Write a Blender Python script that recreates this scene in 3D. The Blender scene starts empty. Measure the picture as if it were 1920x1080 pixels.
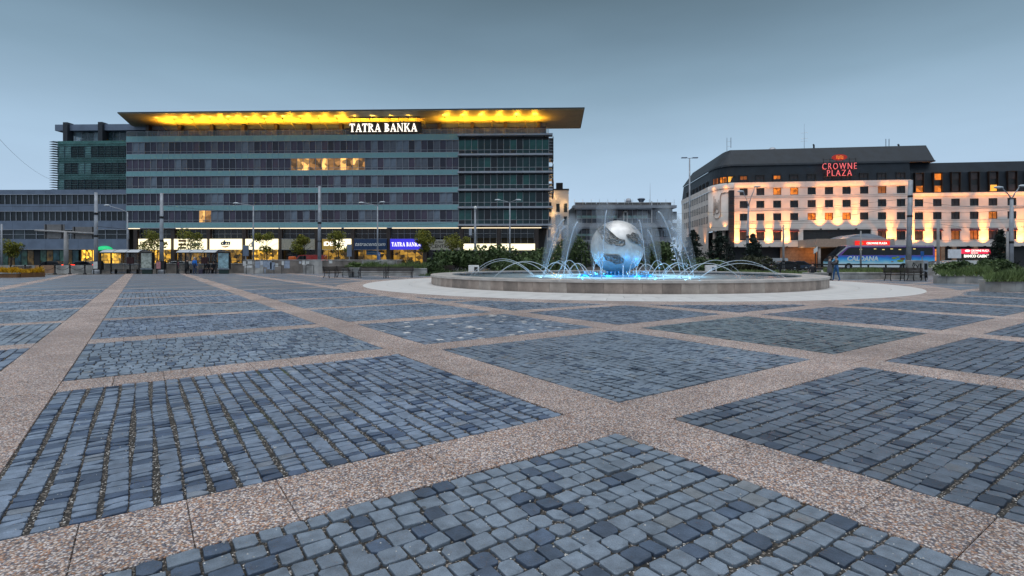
import bpy, bmesh, math, random
from mathutils import Vector, Matrix
import numpy as np

random.seed(7)
sc = bpy.context.scene
COL = sc.collection
R = math.radians

# ------------------------------------------------------------------ camera, sky, sun, exposure
FPX, HZ, CH = 981.0, 488.0, 1.42            # focal length (px of a 1920 frame), horizon row, eye height
cam_d = bpy.data.cameras.new('camera'); cam = bpy.data.objects.new('camera', cam_d); COL.objects.link(cam)
cam.location = (0, 0, CH); cam.rotation_euler = (R(90), 0, 0)
cam_d.sensor_width = 36.0; cam_d.lens = 36.0 * FPX / 1920.0
cam_d.shift_y = -(540.0 - HZ) / 1920.0
cam_d.clip_start = 0.05; cam_d.clip_end = 4000
sc.camera = cam

world = bpy.data.worlds.new('World'); sc.world = world; world.use_nodes = True
wn = world.node_tree.nodes; wl = world.node_tree.links; wn.clear()
w_out = wn.new('ShaderNodeOutputWorld'); w_bg = wn.new('ShaderNodeBackground')
sky = wn.new('ShaderNodeTexSky'); sky.sky_type = 'NISHITA'; sky.sun_disc = False
sky.sun_elevation = R(4); sky.sun_rotation = R(200); sky.air_density = 1.6; sky.dust_density = 3.0
sky_dim = wn.new('ShaderNodeMixRGB'); sky_dim.blend_type = 'MULTIPLY'; sky_dim.inputs[0].default_value = 1
sky_dim.inputs[2].default_value = (0.10, 0.10, 0.10, 1)
tc = wn.new('ShaderNodeTexCoord'); sep = wn.new('ShaderNodeSeparateXYZ')
ramp = wn.new('ShaderNodeValToRGB'); cr = ramp.color_ramp
for pos, c in ((0.0, (0.53, 0.70, 0.88)), (0.10, (0.475, 0.645, 0.84)), (0.19, (0.41, 0.58, 0.76)), (0.30, (0.26, 0.395, 0.52)),
               (0.38, (0.180, 0.280, 0.372)), (0.45, (0.124, 0.194, 0.254)), (1.0, (0.115, 0.188, 0.255))):
    e = cr.elements.new(pos); e.color = (*c, 1)
cr.elements.remove(cr.elements[0]); cr.elements.remove(cr.elements[-1])
cl_map = wn.new('ShaderNodeMapping'); cl_map.inputs['Scale'].default_value = (1.2, 1.2, 5.0)
cl = wn.new('ShaderNodeTexNoise'); cl.inputs['Scale'].default_value = 1.3; cl.inputs['Detail'].default_value = 5
cl_r = wn.new('ShaderNodeMapRange'); cl_r.inputs[1].default_value = 0.3; cl_r.inputs[2].default_value = 0.7
cl_r.inputs[3].default_value = 0.90; cl_r.inputs[4].default_value = 1.08
cl_m = wn.new('ShaderNodeMixRGB'); cl_m.blend_type = 'MULTIPLY'; cl_m.inputs[0].default_value = 1
mixs = wn.new('ShaderNodeMixRGB'); mixs.inputs[0].default_value = 0.94
wl.new(tc.outputs['Generated'], sep.inputs[0]); wl.new(sep.outputs['Z'], ramp.inputs[0])
wl.new(tc.outputs['Generated'], cl_map.inputs[0]); wl.new(cl_map.outputs[0], cl.inputs['Vector'])
wl.new(cl.outputs['Fac'], cl_r.inputs[0]); wl.new(ramp.outputs[0], cl_m.inputs[1]); wl.new(cl_r.outputs[0], cl_m.inputs[2])
wl.new(sky.outputs[0], sky_dim.inputs[1])
wl.new(sky_dim.outputs[0], mixs.inputs[1]); wl.new(cl_m.outputs[0], mixs.inputs[2])
wl.new(mixs.outputs[0], w_bg.inputs[0]); w_bg.inputs[1].default_value = 1.0
wl.new(w_bg.outputs[0], w_out.inputs[0])

# dusk under an overcast sky: a very wide, weak sun from behind the camera
sun_d = bpy.data.lights.new('sun', 'SUN'); sun_d.energy = 1.5; sun_d.angle = R(75); sun_d.color = (0.84, 0.92, 1.0)
sun = bpy.data.objects.new('sun', sun_d); COL.objects.link(sun)
sun.rotation_euler = (R(16), 0, R(-20)); sun.location = (0, -20, 60)

vs = sc.view_settings
vs.view_transform = 'Standard'; vs.look = 'None'; vs.exposure = 0.0; vs.gamma = 1.0; vs.use_curve_mapping = False
sc.cycles.use_denoising = True
sc.cycles.max_bounces = 6; sc.cycles.diffuse_bounces = 2; sc.cycles.glossy_bounces = 3
sc.cycles.transmission_bounces = 4; sc.cycles.transparent_max_bounces = 24; sc.cycles.volume_bounces = 0
sc.cycles.sample_clamp_indirect = 4.0; sc.cycles.caustics_reflective = False; sc.cycles.caustics_refractive = False

# ------------------------------------------------------------------ helpers
def PX(x, Y): return (x - 960.0) / FPX * Y
def PZ(y, Y): return CH + (HZ - y) / FPX * Y
def GY(y): return FPX * CH / (y - HZ)

def mat(name, col, rough=0.6, metal=0.0, var=0.12, scale=3.0, bump=0.0, bscale=40.0, col2=None, emit=None, estr=0.0, spec=0.5, alpha=1.0, coord='Object', evar=0.0, escale=1.5):
    m = bpy.data.materials.new(name); m.use_nodes = True
    nt = m.node_tree; n = nt.nodes; l = nt.links
    b = n['Principled BSDF']
    b.inputs['Roughness'].default_value = rough; b.inputs['Metallic'].default_value = metal
    b.inputs['Specular IOR Level'].default_value = spec; b.inputs['Alpha'].default_value = alpha
    t = n.new('ShaderNodeTexCoord')
    no = n.new('ShaderNodeTexNoise'); no.inputs['Scale'].default_value = scale; no.inputs['Detail'].default_value = 6
    l.new(t.outputs[coord], no.inputs['Vector'])
    mx = n.new('ShaderNodeMixRGB')
    c2 = col2 or tuple(max(0, c * (1 - 2 * var)) for c in col)
    c1 = col if col2 else tuple(min(1, c * (1 + var)) for c in col)
    mx.inputs[1].default_value = (*c2, 1); mx.inputs[2].default_value = (*c1, 1)
    rr = n.new('ShaderNodeMapRange'); rr.inputs[1].default_value = 0.32; rr.inputs[2].default_value = 0.68
    l.new(no.outputs['Fac'], rr.inputs[0]); l.new(rr.outputs[0], mx.inputs[0])
    l.new(mx.outputs[0], b.inputs['Base Color'])
    if bump:
        nb = n.new('ShaderNodeTexNoise'); nb.inputs['Scale'].default_value = bscale; nb.inputs['Detail'].default_value = 4
        l.new(t.outputs[coord], nb.inputs['Vector'])
        bp = n.new('ShaderNodeBump'); bp.inputs['Strength'].default_value = bump; bp.inputs['Distance'].default_value = 0.02
        l.new(nb.outputs['Fac'], bp.inputs['Height']); l.new(bp.outputs[0], b.inputs['Normal'])
    if emit:
        b.inputs['Emission Color'].default_value = (*emit, 1); b.inputs['Emission Strength'].default_value = estr
        if evar:                                     # what glows behind the glass is uneven
            ge = n.new('ShaderNodeNewGeometry'); ne = n.new('ShaderNodeTexVoronoi'); ne.inputs['Scale'].default_value = escale
            l.new(ge.outputs['Position'], ne.inputs['Vector']); se = n.new('ShaderNodeSeparateColor'); l.new(ne.outputs['Color'], se.inputs[0])
            pe = n.new('ShaderNodeMath'); pe.operation = 'POWER'; pe.inputs[1].default_value = 1.8; l.new(se.outputs[0], pe.inputs[0])
            me_ = n.new('ShaderNodeMapRange'); me_.inputs[3].default_value = estr*(1-evar); me_.inputs[4].default_value = estr*(1+2.2*evar)
            l.new(pe.outputs[0], me_.inputs[0]); l.new(me_.outputs[0], b.inputs['Emission Strength'])
    return m

class MB:
    def __init__(s): s.v = []; s.f = []; s.m = []
    def add(s, vs, fs, m=0):
        o = len(s.v); s.v += [tuple(p) for p in vs]
        for f in fs: s.f.append(tuple(i + o for i in f)); s.m.append(m)
        return s
    def box(s, x0, y0, z0, x1, y1, z1, m=0):
        return s.add([(x0,y0,z0),(x1,y0,z0),(x1,y1,z0),(x0,y1,z0),(x0,y0,z1),(x1,y0,z1),(x1,y1,z1),(x0,y1,z1)],
                     [(3,2,1,0),(4,5,6,7),(0,1,5,4),(1,2,6,5),(2,3,7,6),(3,0,4,7)], m)
    def cbox(s, cx, cy, cz, sx, sy, sz, m=0):
        return s.box(cx-sx/2, cy-sy/2, cz-sz/2, cx+sx/2, cy+sy/2, cz+sz/2, m)
    def bevbox(s, x0, y0, z0, x1, y1, z1, b, m=0):
        # box with chamfered top edges
        v = [(x0,y0,z0),(x1,y0,z0),(x1,y1,z0),(x0,y1,z0),(x0,y0,z1-b),(x1,y0,z1-b),(x1,y1,z1-b),(x0,y1,z1-b),
             (x0+b,y0+b,z1),(x1-b,y0+b,z1),(x1-b,y1-b,z1),(x0+b,y1-b,z1)]
        f = [(3,2,1,0),(8,9,10,11)]
        for i in range(4):
            j = (i+1) % 4; f += [(i,j,j+4,i+4),(i+4,j+4,j+8,i+8)]
        return s.add(v, f, m)
    def tube(s, pts, rad, n=8, m=0, cap=True):
        pts = [Vector(p) for p in pts]
        if not isinstance(rad, (list, tuple)): rad = [rad] * len(pts)
        vs = []; up = Vector((0,0,1)); prev = None
        for i, p in enumerate(pts):
            d = (pts[min(i+1, len(pts)-1)] - pts[max(i-1, 0)])
            if d.length < 1e-9: d = Vector((0,0,1))
            d.normalize()
            if prev is None:
                a = d.cross(up)
                if a.length < 1e-3: a = Vector((1,0,0))
            else:
                a = prev - d * prev.dot(d)
                if a.length < 1e-4: a = d.cross(up)
            a.normalize(); prev = a; b = d.cross(a)
            for k in range(n):
                t = 2*math.pi*k/n
                vs.append(p + (a*math.cos(t) + b*math.sin(t)) * rad[i])
        fs = []
        for i in range(len(pts)-1):
            for k in range(n):
                fs.append((i*n+k, i*n+(k+1) % n, (i+1)*n+(k+1) % n, (i+1)*n+k))
        if cap: fs += [tuple(range(n-1,-1,-1)), tuple((len(pts)-1)*n+k for k in range(n))]
        return s.add(vs, fs, m)
    def lathe(s, prof, n=24, cx=0, cy=0, m=0, a0=0, a1=2*math.pi):
        full = abs(a1-a0-2*math.pi) < 1e-6; k = n if full else n+1
        vs = [(cx+r*math.cos(a0+(a1-a0)*i/n), cy+r*math.sin(a0+(a1-a0)*i/n), z) for r, z in prof for i in range(k)]
        fs = []
        for j in range(len(prof)-1):
            for i in range(n):
                i2 = (i+1) % k
                fs.append((j*k+i, j*k+i2, (j+1)*k+i2, (j+1)*k+i))
        return s.add(vs, fs, m)
    def ext_y(s, poly, y0, y1, m=0):     # poly in (x,z), counter-clockwise seen from -y
        n = len(poly)
        return s.add([(x,y0,z) for x, z in poly] + [(x,y1,z) for x, z in poly],
                     [tuple(range(n)), tuple(range(2*n-1, n-1, -1))] + [((i+1) % n, i, i+n, (i+1) % n+n) for i in range(n)], m)
    def ext_x(s, poly, x0, x1, m=0):     # poly in (y,z)
        n = len(poly)
        return s.add([(x0,y,z) for y, z in poly] + [(x1,y,z) for y, z in poly],
                     [tuple(range(n-1,-1,-1)), tuple(range(n, 2*n))] + [(i, (i+1) % n, (i+1) % n+n, i+n) for i in range(n)], m)
    def ext_z(s, poly, z0, z1, m=0):
        n = len(poly)
        return s.add([(x,y,z0) for x, y in poly] + [(x,y,z1) for x, y in poly],
                     [tuple(range(n-1,-1,-1)), tuple(range(n, 2*n))] + [(i, (i+1) % n, (i+1) % n+n, i+n) for i in range(n)], m)
    def ball(s, c, r, n=12, k=8, m=0):
        if not isinstance(r, (tuple, list)): r = (r, r, r)
        prof = []
        vs = [(c[0], c[1], c[2]-r[2])]
        for j in range(1, k):
            t = -math.pi/2 + math.pi*j/k
            for i in range(n):
                a = 2*math.pi*i/n
                vs.append((c[0]+r[0]*math.cos(t)*math.cos(a), c[1]+r[1]*math.cos(t)*math.sin(a), c[2]+r[2]*math.sin(t)))
        vs.append((c[0], c[1], c[2]+r[2])); L = len(vs)-1
        fs = [(0, 1+(i+1) % n, 1+i) for i in range(n)]
        for j in range(k-2):
            for i in range(n):
                fs.append((1+j*n+i, 1+j*n+(i+1) % n, 1+(j+1)*n+(i+1) % n, 1+(j+1)*n+i))
        fs += [(L, 1+(k-2)*n+i, 1+(k-2)*n+(i+1) % n) for i in range(n)]
        return s.add(vs, fs, m)
    def mesh(s, name, mats, smooth=False):
        me = bpy.data.meshes.new(name); me.from_pydata(s.v, [], s.f)
        for mm in (mats if isinstance(mats, (list, tuple)) else [mats]): me.materials.append(mm)
        if max(s.m or [0]) > 0: me.polygons.foreach_set('material_index', s.m)
        if smooth: me.polygons.foreach_set('use_smooth', [True]*len(s.f))
        me.update(); return me
    def build(s, name, mats, parent=None, smooth=False, kind=None):
        o = bpy.data.objects.new(name, s.mesh(name, mats, smooth)); COL.objects.link(o)
        if parent: o.parent = parent
        if kind: o['kind'] = kind
        return o

def inst(me, name, parent=None, loc=(0,0,0), rz=0, scale=None):
    o = bpy.data.objects.new(name, me); COL.objects.link(o); o.location = loc; o.rotation_euler = (0,0,rz)
    if scale: o.scale = scale
    if parent: o.parent = parent
    return o

def tag(o, label, cat, group=None):
    o['label'] = label; o['category'] = cat
    if group: o['group'] = group
    return o
def thing(name, label, cat, loc=(0,0,0), rz=0, group=None):
    o = bpy.data.objects.new(name, None); COL.objects.link(o); o.location = loc; o.rotation_euler = (0,0,rz)
    o.empty_display_size = 0.3
    return tag(o, label, cat, group)
def struct(o): o['kind'] = 'structure'; return o
def copy_tree(o, parent=None):
    c = o.copy(); COL.objects.link(c); c.parent = parent
    for ch in list(o.children): copy_tree(ch, c)
    return c

def lamp(kind, loc, energy, color, parent=None, size=0.1, target=None, spot=60, blend=0.6, name='lamp_light'):
    d = bpy.data.lights.new(name, kind); d.energy = energy; d.color = color
    if kind != 'SUN': d.shadow_soft_size = size
    if kind == 'SPOT': d.spot_size = R(spot); d.spot_blend = blend
    o = bpy.data.objects.new(name, d); COL.objects.link(o); o.location = loc
    if target is not None:
        o.rotation_euler = (Vector(target) - Vector(loc)).to_track_quat('-Z', 'Y').to_euler()
    if parent: o.parent = parent
    return o

def text_mesh(txt, height, depth, m, bold=0.0, shear=0.0, width=None, name='lettering', spacing=1.0):
    cu = bpy.data.curves.new('t', 'FONT'); cu.body = txt; cu.size = 1.0; cu.extrude = 0.02; cu.offset = bold
    cu.shear = shear; cu.resolution_u = 3; cu.space_character = spacing
    o = bpy.data.objects.new('t', cu); COL.objects.link(o)
    dg = bpy.context.evaluated_depsgraph_get(); dg.update()
    me = bpy.data.meshes.new_from_object(o.evaluated_get(dg)); me.name = name
    COL.objects.unlink(o); bpy.data.objects.remove(o); bpy.data.curves.remove(cu)
    co = np.array([v.co[:] for v in me.vertices])
    mn, mxx = co.min(0), co.max(0)
    sy = height / (mxx[1]-mn[1]); sx = (width / (mxx[0]-mn[0])) if width else sy
    out = np.stack([(co[:,0]-(mn[0]+mxx[0])/2)*sx, -(co[:,2])/0.02*depth/2, (co[:,1]-mn[1])*sy], 1)
    me.vertices.foreach_set('co', out.ravel()); me.materials.clear(); me.materials.append(m); me.update()
    return me     # centred in x, baseline at z = 0, facing -y

def serif_text(txt, height, depth, m, name='lettering', width=None):
    def arc(cx, cz, rx, rz, tx, tz, n=8):
        return [[(cx+rx*math.cos(a), cz+rz*math.sin(a)), (cx+rx*math.cos(b), cz+rz*math.sin(b)),
                 (cx+tx*math.cos(b), cz+tz*math.sin(b)), (cx+tx*math.cos(a), cz+tz*math.sin(a))]
                for a, b in ((-math.pi/2+math.pi*i/n, -math.pi/2+math.pi*(i+1)/n) for i in range(n))]
    def rc(x0, x1, z0, z1): return [(x0,z0),(x1,z0),(x1,z1),(x0,z1)]
    G = {'T': ([rc(.3,.52,.06,.9), rc(0,.82,.9,1), rc(0,.07,.72,.9), rc(.75,.82,.72,.9), rc(.2,.62,0,.06)], .86),
         'A': ([[(.1,.06),(.2,.06),(.5,1),(.42,1)], [(.4,.97),(.56,.97),(.92,.06),(.68,.06)], rc(.26,.7,.28,.37), rc(0,.31,0,.06), rc(.58,1.0,0,.06)], 1.0),
         'R': ([rc(.1,.32,.06,.94), rc(0,.42,0,.06), rc(0,.32,.94,1), [(.38,.5),(.54,.5),(.9,.06),(.7,.06)], rc(.66,1.0,0,.06)] + arc(.32,.75,.44,.25,.25,.18), .98),
         'B': ([rc(.1,.32,.06,.94), rc(0,.32,0,.06), rc(0,.32,.94,1)] + arc(.32,.76,.36,.24,.16,.15) + arc(.32,.27,.46,.27,.23,.18), .86),
         'N': ([rc(.12,.2,.06,.94), [(.0,1),(.27,1),(.92,.0),(.78,.0)], rc(.8,.88,.1,.94), rc(.02,.32,0,.06), rc(.68,1.0,.94,1)], 1.05),
         'K': ([rc(.1,.32,.06,.94), rc(0,.42,0,.06), rc(0,.42,.94,1), [(.32,.45),(.42,.45),(.82,.94),(.7,.94)], [(.36,.56),(.52,.62),(.98,.06),(.72,.06)], rc(.6,.92,.94,1), rc(.64,1.06,0,.06)], 1.04),
         ' ': ([], .4)}
    mb = MB(); x = 0; k = 0
    for ch in txt:
        ps, w = G[ch]
        for p in ps:
            k += 1; mb.ext_y([(x+a, z) for a, z in p], -depth/height*(1+0.01*(k % 9)), 0)
        x += w + .06
    me = mb.mesh(name, m)
    sx = (width / x) if width else height
    co = np.array([v.co[:] for v in me.vertices]); co[:,0] = (co[:,0]-x/2)*sx; co[:,1] *= height; co[:,2] *= height
    me.vertices.foreach_set('co', co.ravel()); me.update()
    return me

class Front:
    """a facade line on the plan: origin (left end) and direction; u along it, v outwards to the square, z up"""
    def __init__(s, x0, Y0, x1, Y1):
        s.o = (PX(x0, Y0), Y0); e = (PX(x1, Y1), Y1)
        L = math.hypot(e[0]-s.o[0], e[1]-s.o[1]); s.L = L
        s.d = ((e[0]-s.o[0])/L, (e[1]-s.o[1])/L); s.rz = math.atan2(s.d[1], s.d[0])
        s.n = (s.d[1], -s.d[0])          # outward, to the camera
    def u(s, px, v=0.0):
        a = (px-960.0)/FPX; bx = s.o[0]+v*s.n[0]; by = s.o[1]+v*s.n[1]
        return (a*by-bx)/(s.d[0]-a*s.d[1])
    def Y(s, px, v=0.0): return s.o[1]+v*s.n[1]+s.u(px, v)*s.d[1]
    def z(s, px, py, v=0.0): return PZ(py, s.Y(px, v))
    def w(s, u, v, z): return (s.o[0]+u*s.d[0]+v*s.n[0], s.o[1]+u*s.d[1]+v*s.n[1], z)
# local coordinates of a thing rooted at a Front: x = u, y = -v (away), z
# ------------------------------------------------------------------ ground materials
def grime(n, l, g, src):
    """stains with shapes of their own: broad damp patches, dark gum spots and a few pale droppings"""
    a = n.new('ShaderNodeTexNoise'); a.inputs['Scale'].default_value = .42; a.inputs['Detail'].default_value = 9; a.inputs['Roughness'].default_value = .62; a.inputs['Distortion'].default_value = .6
    l.new(g.outputs['Position'], a.inputs['Vector'])
    ra = n.new('ShaderNodeMapRange'); ra.inputs[1].default_value = .36; ra.inputs[2].default_value = .62; ra.inputs[3].default_value = .76; ra.inputs[4].default_value = 1.1; l.new(a.outputs['Fac'], ra.inputs[0])
    m1 = n.new('ShaderNodeMixRGB'); m1.blend_type = 'MULTIPLY'; m1.inputs[0].default_value = 1; l.new(src, m1.inputs[1]); l.new(ra.outputs[0], m1.inputs[2])
    v = n.new('ShaderNodeTexVoronoi'); v.inputs['Scale'].default_value = 3.1; l.new(g.outputs['Position'], v.inputs['Vector'])
    rv = n.new('ShaderNodeMapRange'); rv.inputs[1].default_value = .045; rv.inputs[2].default_value = .06; rv.inputs[3].default_value = .75; rv.inputs[4].default_value = 0; l.new(v.outputs['Distance'], rv.inputs[0])
    m2 = n.new('ShaderNodeMixRGB'); m2.inputs[2].default_value = (.05,.05,.055,1); l.new(rv.outputs[0], m2.inputs[0]); l.new(m1.outputs[0], m2.inputs[1])
    w = n.new('ShaderNodeTexVoronoi'); w.inputs['Scale'].default_value = 1.9; l.new(g.outputs['Position'], w.inputs['Vector'])
    rw_ = n.new('ShaderNodeMapRange'); rw_.inputs[1].default_value = .018; rw_.inputs[2].default_value = .026; rw_.inputs[3].default_value = .8; rw_.inputs[4].default_value = 0; l.new(w.outputs['Distance'], rw_.inputs[0])
    m3 = n.new('ShaderNodeMixRGB'); m3.inputs[2].default_value = (.55,.55,.54,1); l.new(rw_.outputs[0], m3.inputs[0]); l.new(m2.outputs[0], m3.inputs[1])
    return m3.outputs[0]

def attr_stone(name, rough, scale):
    m = bpy.data.materials.new(name); m.use_nodes = True; nt = m.node_tree; n = nt.nodes; l = nt.links
    b = n['Principled BSDF']
    t = n.new('ShaderNodeTexCoord'); g = n.new('ShaderNodeNewGeometry')
    at = n.new('ShaderNodeAttribute'); at.attribute_name = 'col'
    n1 = n.new('ShaderNodeTexNoise'); n1.inputs['Scale'].default_value = scale; n1.inputs['Detail'].default_value = 8
    n2 = n.new('ShaderNodeTexNoise'); n2.inputs['Scale'].default_value = 2.2; n2.inputs['Detail'].default_value = 4
    n3 = n.new('ShaderNodeTexNoise'); n3.inputs['Scale'].default_value = 260; n3.inputs['Detail'].default_value = 3
    for q in (n1, n2, n3): l.new(g.outputs['Position'], q.inputs['Vector'])
    r1 = n.new('ShaderNodeMapRange'); r1.inputs[1].default_value = .3; r1.inputs[2].default_value = .7; r1.inputs[3].default_value = .72; r1.inputs[4].default_value = 1.22
    l.new(n1.outputs['Fac'], r1.inputs[0])
    r2 = n.new('ShaderNodeMapRange'); r2.inputs[1].default_value = .3; r2.inputs[2].default_value = .7; r2.inputs[3].default_value = .85; r2.inputs[4].default_value = 1.12
    l.new(n2.outputs['Fac'], r2.inputs[0])
    r3 = n.new('ShaderNodeMapRange'); r3.inputs[1].default_value = .3; r3.inputs[2].default_value = .7; r3.inputs[3].default_value = .7; r3.inputs[4].default_value = 1.3
    l.new(n3.outputs['Fac'], r3.inputs[0])
    m1 = n.new('ShaderNodeMath'); m1.operation = 'MULTIPLY'; l.new(r1.outputs[0], m1.inputs[0]); l.new(r2.outputs[0], m1.inputs[1])
    m2 = n.new('ShaderNodeMath'); m2.operation = 'MULTIPLY'; l.new(m1.outputs[0], m2.inputs[0]); l.new(r3.outputs[0], m2.inputs[1])
    mm = n.new('ShaderNodeMixRGB'); mm.blend_type = 'MULTIPLY'; mm.inputs[0].default_value = 1
    l.new(at.outputs['Color'], mm.inputs[1]); l.new(m2.outputs[0], mm.inputs[2]); l.new(grime(n, l, g, mm.outputs[0]), b.inputs['Base Color'])
    b.inputs['Roughness'].default_value = rough
    r4 = n.new('ShaderNodeMapRange'); r4.inputs[3].default_value = rough-.15; r4.inputs[4].default_value = rough+.15
    l.new(n1.outputs['Fac'], r4.inputs[0]); l.new(r4.outputs[0], b.inputs['Roughness'])
    nb = n.new('ShaderNodeTexNoise'); nb.inputs['Scale'].default_value = 55; nb.inputs['Detail'].default_value = 6
    l.new(g.outputs['Position'], nb.inputs['Vector'])
    bp = n.new('ShaderNodeBump'); bp.inputs['Strength'].default_value = .5; bp.inputs['Distance'].default_value = .006
    l.new(nb.outputs['Fac'], bp.inputs['Height']); l.new(bp.outputs[0], b.inputs['Normal'])
    return m

def aggregate(name, scale=75.0, tint=(1,1,1), bump=.8):
    m = bpy.data.materials.new(name); m.use_nodes = True; nt = m.node_tree; n = nt.nodes; l = nt.links
    b = n['Principled BSDF']; g = n.new('ShaderNodeNewGeometry')
    v = n.new('ShaderNodeTexVoronoi'); v.inputs['Scale'].default_value = scale; v.inputs['Randomness'].default_value = 1
    l.new(g.outputs['Position'], v.inputs['Vector'])
    cr_ = n.new('ShaderNodeValToRGB'); cr_.color_ramp.interpolation = 'CONSTANT'
    el = cr_.color_ramp.elements
    cols = [(.20,.13,.10),(.33,.24,.19),(.42,.36,.33),(.10,.10,.12),(.55,.50,.46),(.36,.20,.12),(.24,.23,.25),(.46,.35,.27),(.58,.54,.51),(.16,.13,.12)]
    el[0].position = 0; el[0].color = (*cols[0], 1); el[1].position = .1; el[1].color = (*cols[1], 1)
    for i, c in enumerate(cols[2:]):
        e = el.new(.2+.1*i); e.color = (*c, 1)
    for e in el: e.color = tuple(min(1, e.color[k]*tint[k]) for k in range(3)) + (1,)
    sp = n.new('ShaderNodeSeparateColor'); l.new(v.outputs['Color'], sp.inputs[0]); l.new(sp.outputs[0], cr_.inputs[0])
    nz = n.new('ShaderNodeTexNoise'); nz.inputs['Scale'].default_value = .9; nz.inputs['Detail'].default_value = 8; nz.inputs['Roughness'].default_value = .65
    l.new(g.outputs['Position'], nz.inputs['Vector'])
    rz = n.new('ShaderNodeMapRange'); rz.inputs[1].default_value = .3; rz.inputs[2].default_value = .7; rz.inputs[3].default_value = .72; rz.inputs[4].default_value = 1.15
    l.new(nz.outputs['Fac'], rz.inputs[0])
    dk = n.new('ShaderNodeMapRange'); dk.inputs[1].default_value = .35; dk.inputs[2].default_value = .75; dk.inputs[3].default_value = 1.0; dk.inputs[4].default_value = .45
    l.new(v.outputs['Distance'], dk.inputs[0])
    mu = n.new('ShaderNodeMath'); mu.operation = 'MULTIPLY'; l.new(rz.outputs[0], mu.inputs[0]); l.new(dk.outputs[0], mu.inputs[1])
    mm = n.new('ShaderNodeMixRGB'); mm.blend_type = 'MULTIPLY'; mm.inputs[0].default_value = 1
    l.new(cr_.outputs[0], mm.inputs[1]); l.new(mu.outputs[0], mm.inputs[2]); l.new(grime(n, l, g, mm.outputs[0]), b.inputs['Base Color'])
    b.inputs['Roughness'].default_value = .6
    bp = n.new('ShaderNodeBump'); bp.inputs['Strength'].default_value = bump; bp.inputs['Distance'].default_value = .008; bp.invert = True
    l.new(v.outputs['Distance'], bp.inputs['Height']); l.new(bp.outputs[0], b.inputs['Normal'])
    return m

def joint_sand(name):
    m = bpy.data.materials.new(name); m.use_nodes = True; nt = m.node_tree; n = nt.nodes; l = nt.links
    b = n['Principled BSDF']; g = n.new('ShaderNodeNewGeometry'); b.inputs['Roughness'].default_value = .95
    v = n.new('ShaderNodeTexVoronoi'); v.inputs['Scale'].default_value = 110
    l.new(g.outputs['Position'], v.inputs['Vector'])
    cr_ = n.new('ShaderNodeValToRGB'); cr_.color_ramp.interpolation = 'CONSTANT'; el = cr_.color_ramp.elements
    el[0].color = (.026,.024,.022,1); el[1].position = .62; el[1].color = (.07,.061,.053,1)
    e = el.new(.86); e.color = (.27,.235,.21,1); e = el.new(.965); e.color = (.62,.60,.58,1)
    sp = n.new('ShaderNodeSeparateColor'); l.new(v.outputs['Color'], sp.inputs[0]); l.new(sp.outputs[0], cr_.inputs[0])
    nz = n.new('ShaderNodeTexNoise'); nz.inputs['Scale'].default_value = .55; nz.inputs['Detail'].default_value = 7
    l.new(g.outputs['Position'], nz.inputs['Vector'])
    rz = n.new('ShaderNodeMapRange'); rz.inputs[1].default_value = .60; rz.inputs[2].default_value = .76; l.new(nz.outputs['Fac'], rz.inputs[0])
    mm = n.new('ShaderNodeMixRGB'); mm.inputs[2].default_value = (.05,.085,.02,1); l.new(rz.outputs[0], mm.inputs[0])
    l.new(cr_.outputs[0], mm.inputs[1]); l.new(mm.outputs[0], b.inputs['Base Color'])
    return m

TH = R(35.22); cT, sT = math.cos(TH), math.sin(TH)
def st2xy(s, t): return (s*cT - t*sT, s*sT + t*cT)     # s across the broad strips, t along them
def xy2st(x, y): return (x*cT + y*sT, -x*sT + y*cT)

def far_cobble(name):
    m = bpy.data.materials.new(name); m.use_nodes = True; nt = m.node_tree; n = nt.nodes; l = nt.links
    b = n['Principled BSDF']; g = n.new('ShaderNodeNewGeometry'); b.inputs['Roughness'].default_value = .36; b.inputs['Specular IOR Level'].default_value = .7
    mp = n.new('ShaderNodeMapping'); mp.inputs['Rotation'].default_value = (0, 0, -TH); l.new(g.outputs['Position'], mp.inputs[0])
    br = n.new('ShaderNodeTexBrick'); br.inputs['Scale'].default_value = 1; br.inputs['Brick Width'].default_value = .14; br.inputs['Row Height'].default_value = .135
    br.inputs['Mortar Size'].default_value = .010; br.inputs['Color1'].default_value = (.20,.245,.31,1); br.inputs['Color2'].default_value = (.125,.158,.22,1)
    br.inputs['Mortar'].default_value = (.05,.047,.045,1); l.new(mp.outputs[0], br.inputs['Vector'])
    nz = n.new('ShaderNodeTexNoise'); nz.inputs['Scale'].default_value = .35; nz.inputs['Detail'].default_value = 6; l.new(g.outputs['Position'], nz.inputs['Vector'])
    rz = n.new('ShaderNodeMapRange'); rz.inputs[1].default_value = .3; rz.inputs[2].default_value = .7; rz.inputs[3].default_value = .75; rz.inputs[4].default_value = 1.2
    l.new(nz.outputs['Fac'], rz.inputs[0])
    mm = n.new('ShaderNodeMixRGB'); mm.blend_type = 'MULTIPLY'; mm.inputs[0].default_value = 1
    l.new(br.outputs['Color'], mm.inputs[1]); l.new(rz.outputs[0], mm.inputs[2]); l.new(mm.outputs[0], b.inputs['Base Color'])
    bp = n.new('ShaderNodeBump'); bp.inputs['Strength'].default_value = .4; bp.inputs['Distance'].default_value = .01; bp.invert = True
    l.new(br.outputs['Fac'], bp.inputs['Height']); l.new(bp.outputs[0], b.inputs['Normal'])
    return m

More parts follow.
